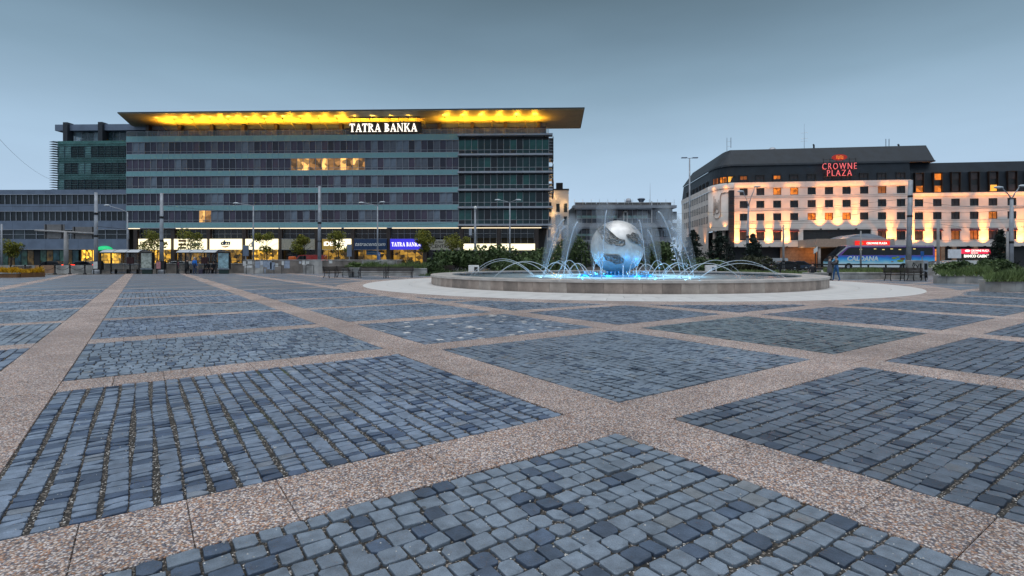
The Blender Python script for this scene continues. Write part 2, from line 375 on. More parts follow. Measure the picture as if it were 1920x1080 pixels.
M_cob = attr_stone('cobble_stone', .44, 14)
M_agg = aggregate('exposed_aggregate', 92, (1.56,1.48,1.50))
M_joint = joint_sand('joint_sand')
M_far = far_cobble('distant_cobble')
M_asph = mat('asphalt', (.055,.056,.06), .85, var=.25, scale=.4, bump=.4, bscale=60)
M_white_pave = mat('pale_stone_paving', (.66,.635,.62), .62, var=.17, scale=.35, bump=.2, bscale=30)
M_conc = mat('weathered_concrete', (.40,.385,.365), .85, var=.26, scale=1.1, bump=.4, bscale=25)
M_brown = mat('brown_concrete', (.24,.205,.18), .85, var=.25, scale=.9, bump=.4, bscale=20)
M_kerb = mat('kerb_stone', (.34,.33,.32), .8, var=.2, scale=2, bump=.3)

# ------------------------------------------------------------------ ground
FC = (6.6, 33.2)                     # fountain centre
R_IN, R_OUT, R_WHITE, R_AGG = 10.35, 11.6, 15.45, 16.6

g = MB(); g.add([(-1500,-300,-.13),(1500,-300,-.13),(1500,3000,-.13),(-1500,3000,-.13)], [(0,1,2,3)])
struct(g.build('ground', M_asph))
PLX0, PLX1, PLY1 = -75.0, 62.0, 56.2
g = MB(); g.box(PLX0, -14, -.125, PLX1, PLY1, 0.0)
pave = struct(g.build('square_pavement', M_joint))
for k in range(46):                                  # the kerb where the square ends at the road
    g = MB(); x = PLX0 + k*3.0; g.bevbox(x, PLY1+.004, -.125, x+2.985, PLY1+.26, .012, .015)
    g.build('kerb_stone', M_kerb, pave)

A_c = [-1.12 + 4.615*(k) for k in range(-14, 16)]
A_w = .70
B_c = [3.3-4.3*2, 3.3-4.3, 3.3, 7.68, 11.62] + [11.62+4.12*k for k in range(1, 14)]
B_w = [.64, .64, .64, .60, .60] + [.5]*13
def inframe(x, y, m=2.4): return y > 1.15 and abs(x) < y*1.0 + m

Y_GEO = 25.0
stones = []          # (area, dict)
rng = random.Random(11)
def stone_cols(ci, cj):
    r = random.Random(ci*97+cj*13)
    base = r.choice([(.184,.228,.292), (.178,.222,.292), (.170,.214,.290), (.192,.234,.292)])
    dark = r.choice([.10,.14,.2,.08])
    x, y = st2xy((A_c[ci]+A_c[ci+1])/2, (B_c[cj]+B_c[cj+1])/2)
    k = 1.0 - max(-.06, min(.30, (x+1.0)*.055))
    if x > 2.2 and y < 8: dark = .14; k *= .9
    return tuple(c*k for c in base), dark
far_mb = MB(); far_cells = []
WHITE_CELL = None
for ci in range(len(A_c)-1):
    for cj in range(len(B_c)-1):
        s0, s1 = A_c[ci]+A_w/2+.006, A_c[ci+1]-A_w/2-.006
        t0, t1 = B_c[cj]+B_w[cj]/2+.006, B_c[cj+1]-B_w[cj+1]/2-.006
        cx, cy = st2xy((s0+s1)/2, (t0+t1)/2)
        cor = [st2xy(a, b) for a in (s0, s1) for b in (t0, t1)]
        if max(c[1] for c in cor) < 1.1 or not any(inframe(x, y, 4) for x, y in cor + [(cx, cy)]): continue
        if min(c[1] for c in cor) > PLY1 or min(c[0] for c in cor) > PLX1 or max(c[0] for c in cor) < PLX0: continue
        white = s0 < 5.3 < s1 and t0 < 9.1 < t1
        wide = s0 < 1.0 < s1 and t0 < 5.0 < t1
        mossy = s0 < 10.3 < s1 and t0 < 5.5 < t1
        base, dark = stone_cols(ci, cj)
        if wide: dark = .26
        along_t = wide or (random.Random(ci*7+cj*31).random() < .5)
        # rows
        La, Lb = ((s1-s0), (t1-t0)) if along_t else ((t1-t0), (s1-s0))
        pitch = .137 if wide else .135
        nr = max(1, round(La/pitch)); pitch = La/nr
        for i in range(nr):
            gap = .027 if wide else .018
            a0 = i*pitch + gap/2; a1 = (i+1)*pitch - gap/2
            b = 0.0; lens = []
            while b < Lb-.03:
                q = rng.uniform(.105,.15) if not wide else rng.uniform(.074,.104); lens.append(q); b += q
            k = Lb/b; b = 0.0
            wob = rng.uniform(0, 6.28)
            for q in lens:
                b0 = b + (.006 if wide else .0075); b1 = b + q*k - (.006 if wide else .0075); b += q*k
                ws = .010*math.sin(b*2.1+wob)
                if along_t: S0,S1,T0,T1 = s0+a0+ws, s0+a1+ws, t0+b0, t0+b1
                else: S0,S1,T0,T1 = s0+b0, s0+b1, t0+a0+ws, t0+a1+ws
                S0 = max(S0, s0); S1 = min(S1, s1); T0 = max(T0, t0); T1 = min(T1, t1)
                x, y = st2xy((S0+S1)/2, (T0+T1)/2)
                if y > Y_GEO or not inframe(x, y): continue
                if math.hypot(x-FC[0], y-FC[1]) < R_AGG+.1: continue
                rr = rng.random()
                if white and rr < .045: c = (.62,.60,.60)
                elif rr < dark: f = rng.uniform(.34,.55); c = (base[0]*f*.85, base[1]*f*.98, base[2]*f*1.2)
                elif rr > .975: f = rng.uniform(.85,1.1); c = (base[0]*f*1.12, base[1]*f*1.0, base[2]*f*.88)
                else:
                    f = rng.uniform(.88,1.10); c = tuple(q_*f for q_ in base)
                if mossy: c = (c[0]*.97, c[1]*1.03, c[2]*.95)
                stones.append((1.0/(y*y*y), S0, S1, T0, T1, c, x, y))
# stones seen in the frame, ordered by the size they show
def vis(x, y):
    px = 960+FPX*x/y; py = HZ+FPX*CH/y
    return -20 < px < 1940 and py < 1090
order = sorted(range(len(stones)), key=lambda i: -stones[i][0] if vis(stones[i][6], stones[i][7]) else 1)
single = set(order[:300])
def stone_geo(S0, S1, T0, T1, near, ox=0., oy=0.):
    h = .0155 + rng.uniform(-.004, .004); tx = rng.uniform(-.0035, .0035); ty = rng.uniform(-.0035, .0035)
    j = lambda: rng.uniform(-.005, .005)
    sm, tm = (S0+S1)/2, (T0+T1)/2; hs, ht = (S1-S0)/2, (T1-T0)/2
    if near:
        cut = rng.uniform(.006, .017)
        ring = []
        for sx, sy in ((-1,-1),(1,-1),(1,1),(-1,1)):
            a, b = sx*(hs+j()*.6), sy*(ht+j()*.6); c1 = cut*(rng.uniform(.5,1.3) if rng.random() < .85 else rng.uniform(1.6,2.6))
            p1 = (a-sx*c1, b); p2 = (a, b-sy*c1)
            ring += [p2, p1] if sx*sy > 0 and False else ([p2, p1] if (sx, sy) in ((-1,-1),(1,1)) else [p1, p2])
        # order counter-clockwise by angle
        ring.sort(key=lambda p: math.atan2(p[1], p[0]))
    else:
        ring = [(-hs+j()*.5,-ht+j()*.5),(hs+j()*.5,-ht+j()*.5),(hs+j()*.5,ht+j()*.5),(-hs+j()*.5,ht+j()*.5)]
    n = len(ring); vs_ = []; 
    lv = ((1.0, -.002), (1.0, h-.0055), (.985, h-.0016), (.955, h)) if near else ((1.0, -.002), (1.0, h-.004), (.95, h))
    for sc_, z in lv:
        for a, b in ring:
            zz = z if z < 0 else z + (a/max(hs,.01))*tx + (b/max(ht,.01))*ty
            x, y = st2xy(sm+a*sc_, tm+b*sc_); vs_.append((x-ox, y-oy, zz))
    fs_ = []
    for L in range(len(lv)-1):
        for i in range(n): fs_.append((L*n+i, L*n+(i+1) % n, (L+1)*n+(i+1) % n, (L+1)*n+i))
    fs_.append(tuple((len(lv)-1)*n+i for i in range(n)))
    return vs_, fs_
def set_col(me, cols):
    a = me.attributes.new('col', 'FLOAT_COLOR', 'FACE')
    a.data.foreach_set('color', [q for c in cols for q in (*c, 1.0)])
rest = MB(); rcols = []
for i, (ar, S0, S1, T0, T1, c, x, y) in enumerate(stones):
    near = y < 8.5 and vis(x, y)
    if i in single:
        v_, f_ = stone_geo(S0, S1, T0, T1, True, x, y)
        me = bpy.data.meshes.new('cobblestone'); me.from_pydata(v_, [], f_); me.materials.append(M_cob)
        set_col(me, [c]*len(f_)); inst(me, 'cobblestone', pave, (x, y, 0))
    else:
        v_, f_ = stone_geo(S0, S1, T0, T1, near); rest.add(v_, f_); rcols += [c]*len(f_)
o = rest.build('cobblestone_field', M_cob, pave, kind='stuff'); set_col(o.data, rcols)

# far cobbles: thin fields with a procedural set pattern, one for each cell
def clip_ring(poly):          # keep fields off the fountain ring (drop), simple test
    return poly
for ci in range(len(A_c)-1):
    for cj in range(len(B_c)-1):
        s0, s1 = A_c[ci]+A_w/2+.006, A_c[ci+1]-A_w/2-.006
        t0, t1 = B_c[cj]+B_w[cj]/2+.006, B_c[cj+1]-B_w[cj+1]/2-.006
        nx = 10
        fm = MB()
        for a in range(nx):
            for b in range(nx):
                q = [(s0+(s1-s0)*(a+i)/nx, t0+(t1-t0)*(b+j)/nx) for i, j in ((0,0),(1,0),(1,1),(0,1))]
                P = [st2xy(*p) for p in q]
                mx_, my_ = sum(p[0] for p in P)/4, sum(p[1] for p in P)/4
                if my_ <= Y_GEO-.02 or my_ > PLY1-.3 or not (PLX0+.3 < mx_ < PLX1-.3): continue
                if math.hypot(mx_-FC[0], my_-FC[1]) < R_AGG: continue
                fm.add([(x, y, .012) for x, y in P], [(0,1,2,3)])
        if fm.f: fm.build('distant_cobble_panel', M_far, pave, kind='stuff')

# strips of exposed-aggregate slabs
slabs = []
def add_slabs(fixed, w, lo, hi, alongt, skip):
    L = .47; n = int((hi-lo)/L)
    for k in range(n):
        a0, a1 = lo+k*L+.002, lo+(k+1)*L-.002
        r = (fixed-w/2, fixed+w/2, a0, a1) if alongt else (a0, a1, fixed-w/2, fixed+w/2)
        x, y = st2xy((r[0]+r[1])/2, (r[2]+r[3])/2)
        if not inframe(x, y, 4) or y > PLY1-.5 or not (PLX0+.5 < x < PLX1-.5): continue
        if math.hypot(x-FC[0], y-FC[1]) < R_AGG+.05: continue
        if skip(r): continue
        slabs.append((x, y, r))
for a in A_c: add_slabs(a, A_w, -10, 70, True, lambda r: False)
for b, w in zip(B_c, B_w):
    for i in range(len(A_c)-1):
        lo, hi = A_c[i]+A_w/2+.004, A_c[i+1]-A_w/2-.004
        n = 8; L = (hi-lo)/n
        for k in range(n):
            r = (lo+k*L+.002, lo+(k+1)*L-.002, b-w/2, b+w/2)
            x, y = st2xy((r[0]+r[1])/2, b)
            if not inframe(x, y, 4) or y > PLY1-.5 or not (PLX0+.5 < x < PLX1-.5): continue
            if math.hypot(x-FC[0], y-FC[1]) < R_AGG+.05: continue
            slabs.append((x, y, r))
slabs.sort(key=lambda q: q[1] if vis(q[0], q[1]) else 1e3+q[1])
rest = MB()
def slab_geo(r, mb, ox, oy):
    z = .0135 + rng.uniform(-.0015, .0015); e = .003
    P0 = [st2xy(a, b) for a, b in ((r[0],r[2]),(r[1],r[2]),(r[1],r[3]),(r[0],r[3]))]
    P1 = [st2xy(a, b) for a, b in ((r[0]+e,r[2]+e),(r[1]-e,r[2]+e),(r[1]-e,r[3]-e),(r[0]+e,r[3]-e))]
    v_ = [(x-ox,y-oy,-.002) for x, y in P0] + [(x-ox,y-oy,z-.005) for x, y in P0] + [(x-ox,y-oy,z) for x, y in P1]
    f_ = [(8,9,10,11)]
    for i in range(4):
        j = (i+1) % 4; f_ += [(i,j,j+4,i+4),(i+4,j+4,j+8,i+8)]
    mb.add(v_, f_)
for i, (x, y, r) in enumerate(slabs):
    if i < 300:
        q = MB(); slab_geo(r, q, x, y); o = q.build('aggregate_slab', M_agg, pave); o.location = (x, y, 0)
    else: slab_geo(r, rest, 0, 0)
rest.build('aggregate_slab_field', M_agg, pave, kind='stuff')

# ring round the fountain: aggregate band, then pale stone slabs
q = MB(); q.lathe([(R_WHITE+.005, -.002), (R_WHITE+.005, .0125), (R_AGG+.25, .0125), (R_AGG+.25, -.002)], 160, FC[0], FC[1])
q.build('aggregate_ring', M_agg, pave)
for ring_i, (ra, rb) in enumerate(((R_OUT-.4, R_OUT+1.26), (R_OUT+1.272, R_OUT+2.54), (R_OUT+2.552, R_WHITE))):
    n = 72; q0 = MB(); da = 2*math.pi/n; ge = .006/ra
    vs_ = []
    for z in (.0, .019+.0008*ring_i):
        for rr_, sg in ((ra, 1), (rb, 1)):
            for i in range(4):
                a = -da/2+ge+(da-2*ge)*i/3; vs_.append((rr_*math.cos(a), rr_*math.sin(a), z))
    fs_ = []
    for i in range(3):
        fs_ += [(8+i, 12+i, 13+i, 9+i)[::1], (4+i, 5+i, 13+i, 12+i), (0+i, 8+i, 9+i, 1+i)]
    fs_ += [(0,4,12,8), (3,11,15,7)]
    me = q0.add(vs_, fs_).mesh('pale_slab', M_white_pave)
    for k in range(n):
        a = da*(k+.5*(ring_i % 2)); inst(me, 'pale_paving_slab', pave, (FC[0], FC[1], 0), a)

# loose grit and crumbs lying in the joints near the camera
rgq = random.Random(77); q = MB(); M_grit = mat('pale_grit', (.62,.59,.55), .8, var=.3, scale=30)
for _ in range(2600):
    y = 1.6+rgq.random()**1.6*7.5; x = rgq.uniform(-1.05, 1.05)*y
    r_ = rgq.uniform(.0025, .0055); z = .012+r_*.5
    q.add([(x-r_,y,z),(x,y-r_,z),(x+r_,y,z),(x,y+r_,z),(x,y,z+r_*.9),(x,y,z-r_)], [(0,1,4),(1,2,4),(2,3,4),(3,0,4),(1,0,5),(2,1,5),(3,2,5),(0,3,5)])
q.build('loose_grit', M_grit, pave, kind='stuff')
# ------------------------------------------------------------------ fountain
M_basin = mat('basin_granite', (.36,.285,.24), .6, var=.22, scale=2.0, bump=.25, bscale=50)
M_cop = mat('coping_stone', (.47,.43,.40), .42, var=.15, scale=1.6, bump=.15, bscale=40)
M_pier = mat('wet_dark_stone', (.075,.065,.06), .3, var=.2)
M_inner = mat('wet_pale_panel', (.30,.36,.42), .2, var=.15)
M_steel = mat('brushed_steel', (.5,.52,.54), .35, .9, var=.1, scale=8)
def water_mat():
    m = bpy.data.materials.new('fountain_water'); m.use_nodes = True; nt = m.node_tree; n = nt.nodes; l = nt.links
    b = n['Principled BSDF']; g = n.new('ShaderNodeNewGeometry')
    sub = n.new('ShaderNodeVectorMath'); sub.operation = 'SUBTRACT'; sub.inputs[1].default_value = (FC[0], FC[1], 0); l.new(g.outputs['Position'], sub.inputs[0])
    ln = n.new('ShaderNodeVectorMath'); ln.operation = 'LENGTH'; l.new(sub.outputs[0], ln.inputs[0])
    nz = n.new('ShaderNodeTexNoise'); nz.inputs['Scale'].default_value = 1.3; nz.inputs['Detail'].default_value = 6; l.new(g.outputs['Position'], nz.inputs['Vector'])
    ad = n.new('ShaderNodeMath'); ad.operation = 'MULTIPLY_ADD'; ad.inputs[1].default_value = 4.0; l.new(nz.outputs['Fac'], ad.inputs[0]); l.new(ln.outputs['Value'], ad.inputs[2])
    rr = n.new('ShaderNodeMapRange'); rr.inputs[1].default_value = 7.6; rr.inputs[2].default_value = 11.0; rr.inputs[3].default_value = 1; rr.inputs[4].default_value = 0; l.new(ad.outputs[0], rr.inputs[0])
    mx = n.new('ShaderNodeMixRGB'); mx.inputs[1].default_value = (.06,.10,.13,1); mx.inputs[2].default_value = (.78,.90,.96,1)
    l.new(rr.outputs[0], mx.inputs[0]); l.new(mx.outputs[0], b.inputs['Base Color'])
    b.inputs['Roughness'].default_value = .22
    trn = n.new('ShaderNodeBsdfTranslucent'); trn.inputs[0].default_value = (.75,.92,1,1); mxs = n.new('ShaderNodeMixShader')
    mf = n.new('ShaderNodeMath'); mf.operation = 'MULTIPLY'; mf.inputs[1].default_value = .6; l.new(rr.outputs[0], mf.inputs[0]); l.new(mf.outputs[0], mxs.inputs[0])
    l.new(b.outputs[0], mxs.inputs[1]); l.new(trn.outputs[0], mxs.inputs[2]); l.new(mxs.outputs[0], n['Material Output'].inputs['Surface'])
    bn = n.new('ShaderNodeTexNoise'); bn.inputs['Scale'].default_value = 5; bn.inputs['Detail'].default_value = 5; l.new(g.outputs['Position'], bn.inputs['Vector'])
    bp = n.new('ShaderNodeBump'); bp.inputs['Strength'].default_value = .35; bp.inputs['Distance'].default_value = .05
    l.new(bn.outputs['Fac'], bp.inputs['Height']); l.new(bp.outputs[0], b.inputs['Normal'])
    return m
M_water = water_mat()
def jet_mat(name, alpha):
    m = bpy.data.materials.new(name); m.use_nodes = True; nt = m.node_tree; n = nt.nodes; l = nt.links
    n.clear(); out = n.new('ShaderNodeOutputMaterial')
    d = n.new('ShaderNodeBsdfDiffuse'); d.inputs[0].default_value = (.88,.94,1,1)
    tr = n.new('ShaderNodeBsdfTranslucent'); tr.inputs[0].default_value = (.88,.94,1,1)
    tp = n.new('ShaderNodeBsdfTransparent'); m1 = n.new('ShaderNodeMixShader'); m2 = n.new('ShaderNodeMixShader')
    t = n.new('ShaderNodeTexCoord'); nz = n.new('ShaderNodeTexNoise'); nz.inputs['Scale'].default_value = 3; l.new(t.outputs['Object'], nz.inputs['Vector'])
    rr = n.new('ShaderNodeMapRange'); rr.inputs[1].default_value = .3; rr.inputs[2].default_value = .7; rr.inputs[3].default_value = alpha*.7; rr.inputs[4].default_value = min(1, alpha*1.3); l.new(nz.outputs['Fac'], rr.inputs[0])
    l.new(d.outputs[0], m1.inputs[1]); l.new(tr.outputs[0], m1.inputs[2]); l.new(rr.outputs[0], m2.inputs[0])
    l.new(tp.outputs[0], m2.inputs[1]); l.new(m1.outputs[0], m2.inputs[2]); l.new(m2.outputs[0], out.inputs[0])
    return m
M_jet = jet_mat('water_jet', .5); M_jet2 = jet_mat('thin_water_jet', .5)
def vol_mat(name, dens):
    m = bpy.data.materials.new(name); m.use_nodes = True; nt = m.node_tree; n = nt.nodes; l = nt.links
    n.clear(); out = n.new('ShaderNodeOutputMaterial'); v = n.new('ShaderNodeVolumePrincipled')
    v.inputs['Color'].default_value = (.85,.93,1,1); v.inputs['Density'].default_value = dens; v.inputs['Anisotropy'].default_value = .2
    l.new(v.outputs[0], out.inputs['Volume']); return m
M_spray = vol_mat('water_spray', .62)

Z_RIM, Z_W = .57, .42
fb = thing('fountain_basin', 'large round fountain basin with tan stone panels and pale coping', 'fountain', (FC[0], FC[1], 0))
n = 92; da = 2*math.pi/n
q = MB(); 
def ring_piece(ra, rb, da, z0, z1, gap, seg=2):
    mb = MB(); vs_ = []
    for z in (z0, z1):
        for rr_ in (ra, rb):
            ge = gap/rr_/2
            for i in range(seg+1):
                a = -da/2+ge+(da-2*ge)*i/seg; vs_.append((rr_*math.cos(a), rr_*math.sin(a), z))
    s1 = seg+1; fs_ = []
    for i in range(seg):
        fs_ += [(2*s1+i, 3*s1+i, 3*s1+i+1, 2*s1+i+1), (s1+i, s1+i+1, 3*s1+i+1, 3*s1+i), (i, 2*s1+i, 2*s1+i+1, i+1), (i, i+1, s1+i+1, s1+i)]
    fs_ += [(0, s1, 3*s1, 2*s1), (seg, 2*s1+seg, 3*s1+seg, s1+seg)]
    return mb.add(vs_, fs_)
M_basin2 = mat('basin_granite_dark', (.25,.20,.17), .6, var=.22, scale=2.0, bump=.25, bscale=50)
M_basin3 = mat('basin_granite_pale', (.40,.335,.29), .6, var=.2, scale=2.0, bump=.25, bscale=50)
pm = [ring_piece(R_OUT-.16, R_OUT-.02, da, .02, Z_RIM-.105, .012).mesh('stone_panel', m_) for m_ in (M_basin, M_basin, M_basin3, M_basin2)]
rp = random.Random(3)
for k in range(n): inst(rp.choice(pm), 'stone_panel', fb, (0,0,0), da*k)
q = MB(); q.lathe([(R_OUT-.17, .02), (R_OUT-.17, Z_RIM-.10)], 128); q.lathe([(R_OUT-.06, .022), (R_OUT-.06, Z_RIM-.106)], 128)
q.build('basin_core', M_pier, fb)
n2 = 46; db = 2*math.pi/n2
cm = ring_piece(R_IN, R_OUT+.03, db, Z_RIM-.10, Z_RIM, .008, 4).mesh('coping_stone', M_cop)
for k in range(n2): inst(cm, 'coping_stone', fb, (0,0,0), db*k)
q = MB(); q.lathe([(R_IN+.30, Z_RIM-.11), (R_IN+.30, .05), (0.01, .05)], 128); q.build('basin_floor', M_pier, fb)
n3 = 40; dc = 2*math.pi/n3
im = ring_piece(R_IN+.02, R_IN+.28, dc*.52, .06, Z_RIM-.11, .0, 2).mesh('inner_pier', M_pier)
im2 = ring_piece(R_IN+.2, R_IN+.29, dc*.48, .06, Z_RIM-.11, .0, 2).mesh('inner_panel', M_inner)
for k in range(n3):
    inst(im, 'inner_pier', fb, (0,0,0), dc*k); inst(im2, 'inner_panel', fb, (0,0,0), dc*(k+.5))
q = MB(); n_w = 96
prof = [(R_IN+.19, Z_W)] + [(r_, Z_W) for r_ in (9,8,7,6,5,4,3,2,1)] + [(.01, Z_W)]
q.lathe(prof[::-1], n_w, FC[0], FC[1]); wat = struct(q.build('fountain_water', M_water, smooth=True))

# raised inner dish with blue nozzles
M_dish = mat('blue_dish', (.05,.33,.62), .3, var=.15, scale=6)
dish = thing('globe_pedestal', 'low round blue-lit dish of small nozzles under the globe', 'pedestal', (FC[0], FC[1], Z_W))
q = MB(); q.lathe([(2.25, -.25), (2.25, .10), (2.15, .12), (1.6, .10), (.9, .12), (.55, .20), (.5, .30), (.01, .30)], 64); q.build('dish', M_dish, dish, True)
nz_me = MB().tube([(0,0,0),(0,0,.06)], [.03,.02], 6).mesh('nozzle', M_steel)
fj_me = MB().tube([(0,0,0.02),(0,0,.12),(0,0,.22)], [.012,.02,.035], 5).mesh('fine_jet', M_jet)
for k in range(56):
    a = 2*math.pi*k/56; p = (2.0*math.cos(a), 2.0*math.sin(a), .10)
    inst(nz_me, 'nozzle', dish, p); inst(fj_me, 'fine_water_jet', dish, p)

# the globe
GR, GZ = 1.68, Z_W+.16+1.68
gp = (FC[0]+.08, FC[1], GZ)
M_globe = mat('globe_steel', (.70,.69,.68), .45, .6, var=.08, scale=3, bump=.06, bscale=60)
M_relief = mat('relief_bronze', (.30,.29,.28), .45, .5, var=.3, scale=8, bump=.4, bscale=30)
gl = thing('globe_sculpture', 'silver metal globe with dark hand reliefs standing in the fountain', 'sculpture', gp)
q = MB(); q.ball((0,0,0), GR, 64, 40); q.build('sphere', M_globe, gl, True)
def globe_pt(zx, zy, off):          # a point of the photograph's globe face, laid on the sphere
    x = (zx-685)/415.0; z = -(zy-552)/415.0
    r2 = x*x+z*z
    if r2 > .985: f = math.sqrt(.985/r2); x *= f; z *= f; r2 = .985
    y = -math.sqrt(1-r2); return Vector((x, y, z))*(GR+off)
patches = [[(360,290),(430,235),(470,260),(520,330),(590,410),(640,450),(710,460),(715,530),(680,550),(590,540),(540,505),(520,530),(470,500),(400,430),(385,370)],
           [(745,385),(775,375),(800,392),(840,350),(930,375),(970,450),(1040,500),(1050,560),(1010,565),(930,520),(870,500),(800,470),(770,430)],
           [(425,670),(500,675),(620,680),(670,720),(705,740),(700,790),(650,800),(600,815),(550,780),(460,750),(435,700)]]
ridges = [[[(400,300),(440,270),(465,300),(430,330),(400,300)], [(470,430),(500,415),(520,450),(490,470),(470,430)], [(390,350),(470,350),(560,410),(640,470),(700,480)], [(430,440),(470,490),(540,520)], [(560,440),(600,470),(700,500)]],
          [[(830,370),(925,390),(950,440),(880,420),(840,400),(830,370)], [(860,480),(930,440),(1010,500),(1040,545)], [(770,390),(800,440),(880,480)], [(890,490),(940,460),(1030,540)]],
          [[(440,690),(560,700),(640,690),(680,740)], [(560,740),(620,720),(640,760),(590,780),(560,740)]]]
for pi, (poly, rd) in enumerate(zip(patches, ridges)):
    cxp = sum(p[0] for p in poly)/len(poly); cyp = sum(p[1] for p in poly)/len(poly)
    # refine the outline, then rings towards the middle, raised
    ol = []
    for a, b in zip(poly, poly[1:]+poly[:1]):
        for k in range(4): ol.append((a[0]+(b[0]-a[0])*k/4, a[1]+(b[1]-a[1])*k/4))
    q = MB(); N = len(ol); rows = [(1.0, -.01), (.97, .03), (.9, .05), (.78, .01), (.6, .045), (.4, .0), (.2, .04)]
    vs_ = [globe_pt(cxp+(x-cxp)*f, cyp+(y-cyp)*f, o_) for f, o_ in rows for x, y in ol] + [globe_pt(cxp, cyp, .045)]
    fs_ = [(L*N+i, (L+1)*N+i, (L+1)*N+(i+1) % N, L*N+(i+1) % N) for L in range(len(rows)-1) for i in range(N)]
    fs_ += [((len(rows)-1)*N+i, len(vs_)-1, (len(rows)-1)*N+(i+1) % N) for i in range(N)]
    q.add(vs_, fs_)
    po = q.build('relief', M_relief, gl)
    for line in rd + [poly+poly[:1]]:
        pts = []
        for a, b in zip(line, line[1:]):
            for k in range(4): pts.append(globe_pt(a[0]+(b[0]-a[0])*k/4, a[1]+(b[1]-a[1])*k/4, .05))
        t = MB(); t.tube(pts, .028, 6); t.build('relief_ridge', M_relief, po, True)

# jets: tall leaning ones, then arcs
def arc_pts(a, r0, r1, zpk, n=18, z0=Z_W):
    pts = []
    for i in range(n+1):
        f = i/n; r_ = r0+(r1-r0)*f; z = z0 + 4*(zpk-z0)*f*(1-f)
        pts.append((r_*math.cos(a), r_*math.sin(a), z))
    return pts
def drops(mb, pts, rg, n, sp):
    for _ in range(n):
        f = rg.uniform(.45, 1)**.6; i = min(len(pts)-1, int(f*(len(pts)-1))); p = pts[i]; s_ = sp*f*f; r_ = rg.uniform(.006, .016)
        x, y, z = p[0]+rg.gauss(0, s_), p[1]+rg.gauss(0, s_), max(Z_W, p[2]+rg.gauss(0, s_*.7)-s_*.5)
        mb.add([(x-r_,y,z),(x,y-r_,z),(x+r_,y,z),(x,y+r_,z),(x,y,z+r_),(x,y,z-r_)], [(0,1,4),(1,2,4),(2,3,4),(3,0,4),(1,0,5),(2,1,5),(3,2,5),(0,3,5)])
rj = random.Random(5)
seen_sector = {}
def ordinal(kind, a):
    h, d = place_label(a); k = (kind, h, d); seen_sector[k] = seen_sector.get(k, 0)+1
    return ('first', 'second', 'third', 'fourth')[seen_sector[k]-1] + ' counted anticlockwise on the %s %s' % (d, h)
tall_names = ['front', 'back']
lamp_col = (.26,.62,1.0)
def place_label(a):
    x, y = math.cos(a), -math.sin(a)
    h = 'right' if x > .35 else 'left' if x < -.35 else 'middle'
    d = 'front' if y > .35 else 'far' if y < -.35 else 'side'
    return h, d
NT = 12
for k in range(NT):
    a = 2*math.pi*(k+.31)/NT; r0 = 4.7; ht = rj.uniform(3.0, 3.9)
    h, d = place_label(a)
    j = thing('tall_water_jet', 'tall thin water jet leaning over the globe, ' + ordinal('tall', a), 'water jet', (FC[0], FC[1], 0), 0, 'tall fountain jets')
    top = 3.4+rj.uniform(-.3, .3)
    pts = []
    for i in range(13):
        f = i/12; r_ = r0+(top-r0)*f; z = Z_W+ht*(1-(1-f)**1.6); pts.append((r_*math.cos(a), r_*math.sin(a), z))
    q = MB(); q.tube(pts, [.014+.03*(i/12)**1.4 for i in range(13)], 6); drops(q, pts, rj, 60, .16); q.build('jet_stream', M_jet2, j, True)
    q = MB(); q.tube([(r0*math.cos(a), r0*math.sin(a), Z_W-.1), (r0*math.cos(a), r0*math.sin(a), Z_W+.06)], .04, 8); q.build('nozzle', M_steel, j)
    # falling spray as a slender body of mist
    q = MB(); ps = [(p[0]*1.04, p[1]*1.04, p[2]) for p in pts[1:]] ; ps = [Vector(p) for p in ps]
    q.tube(ps[::-1], [.10+.55*(1-(i/(len(ps)-1)))**.8 for i in range(len(ps))], 10)
    q.build('spray', M_spray, j, True, kind='stuff')
    lamp('POINT', (FC[0]+5.0*math.cos(a), FC[1]+5.0*math.sin(a), Z_W+.5), 9, lamp_col, size=.03, name='pool_lamp')
NA = 14
for k in range(NA):
    a = 2*math.pi*(k+.5)/NA; h, d = place_label(a)
    q = MB(); pk = rj.uniform(1.18, 1.52); r1 = rj.uniform(9.0, 10.1)
    ap = arc_pts(a, rj.uniform(5.1, 5.5), r1, pk, 22); drops(q, ap, rj, 46, .07)
    q.tube(ap, [.011+.014*(1-i/22) for i in range(23)], 6)
    o = q.build('outer_water_arc', M_jet, None, True); o.location = (FC[0], FC[1], 0)
    tag(o, 'long low arc of water falling to the rim, ' + ordinal('outer', a), 'water jet', 'outer water arcs')
for k in range(12):
    a = 2*math.pi*(k+.1)/12; h, d = place_label(a)
    q = MB(); q.tube(arc_pts(a, 2.9, 4.75, rj.uniform(1.15, 1.45), 16), [.02-.008*i/16 for i in range(17)], 6)
    o = q.build('inner_water_arc', M_jet, None, True); o.location = (FC[0], FC[1], 0)
    tag(o, 'short bright arc of water near the globe, ' + ordinal('inner', a), 'water jet', 'inner water arcs')
q = MB(); q.tube([(0,0,Z_W-.05),(0,0,Z_W+.3),(0,0,Z_W+.75)], [.05,.045,.03], 8)
o = q.build('short_water_jet', M_jet, None, True); o.location = (FC[0]-.13, FC[1]-2.75, 0)
tag(o, 'thick short white water jet upright before the globe', 'water jet')
for k in range(8):
    a = 2*math.pi*(k+.5)/8
    lamp('POINT', (FC[0]+2.45*math.cos(a), FC[1]+2.45*math.sin(a), Z_W+.22), 26, (.01,.34,1.0), size=.03, name='blue_pool_lamp')

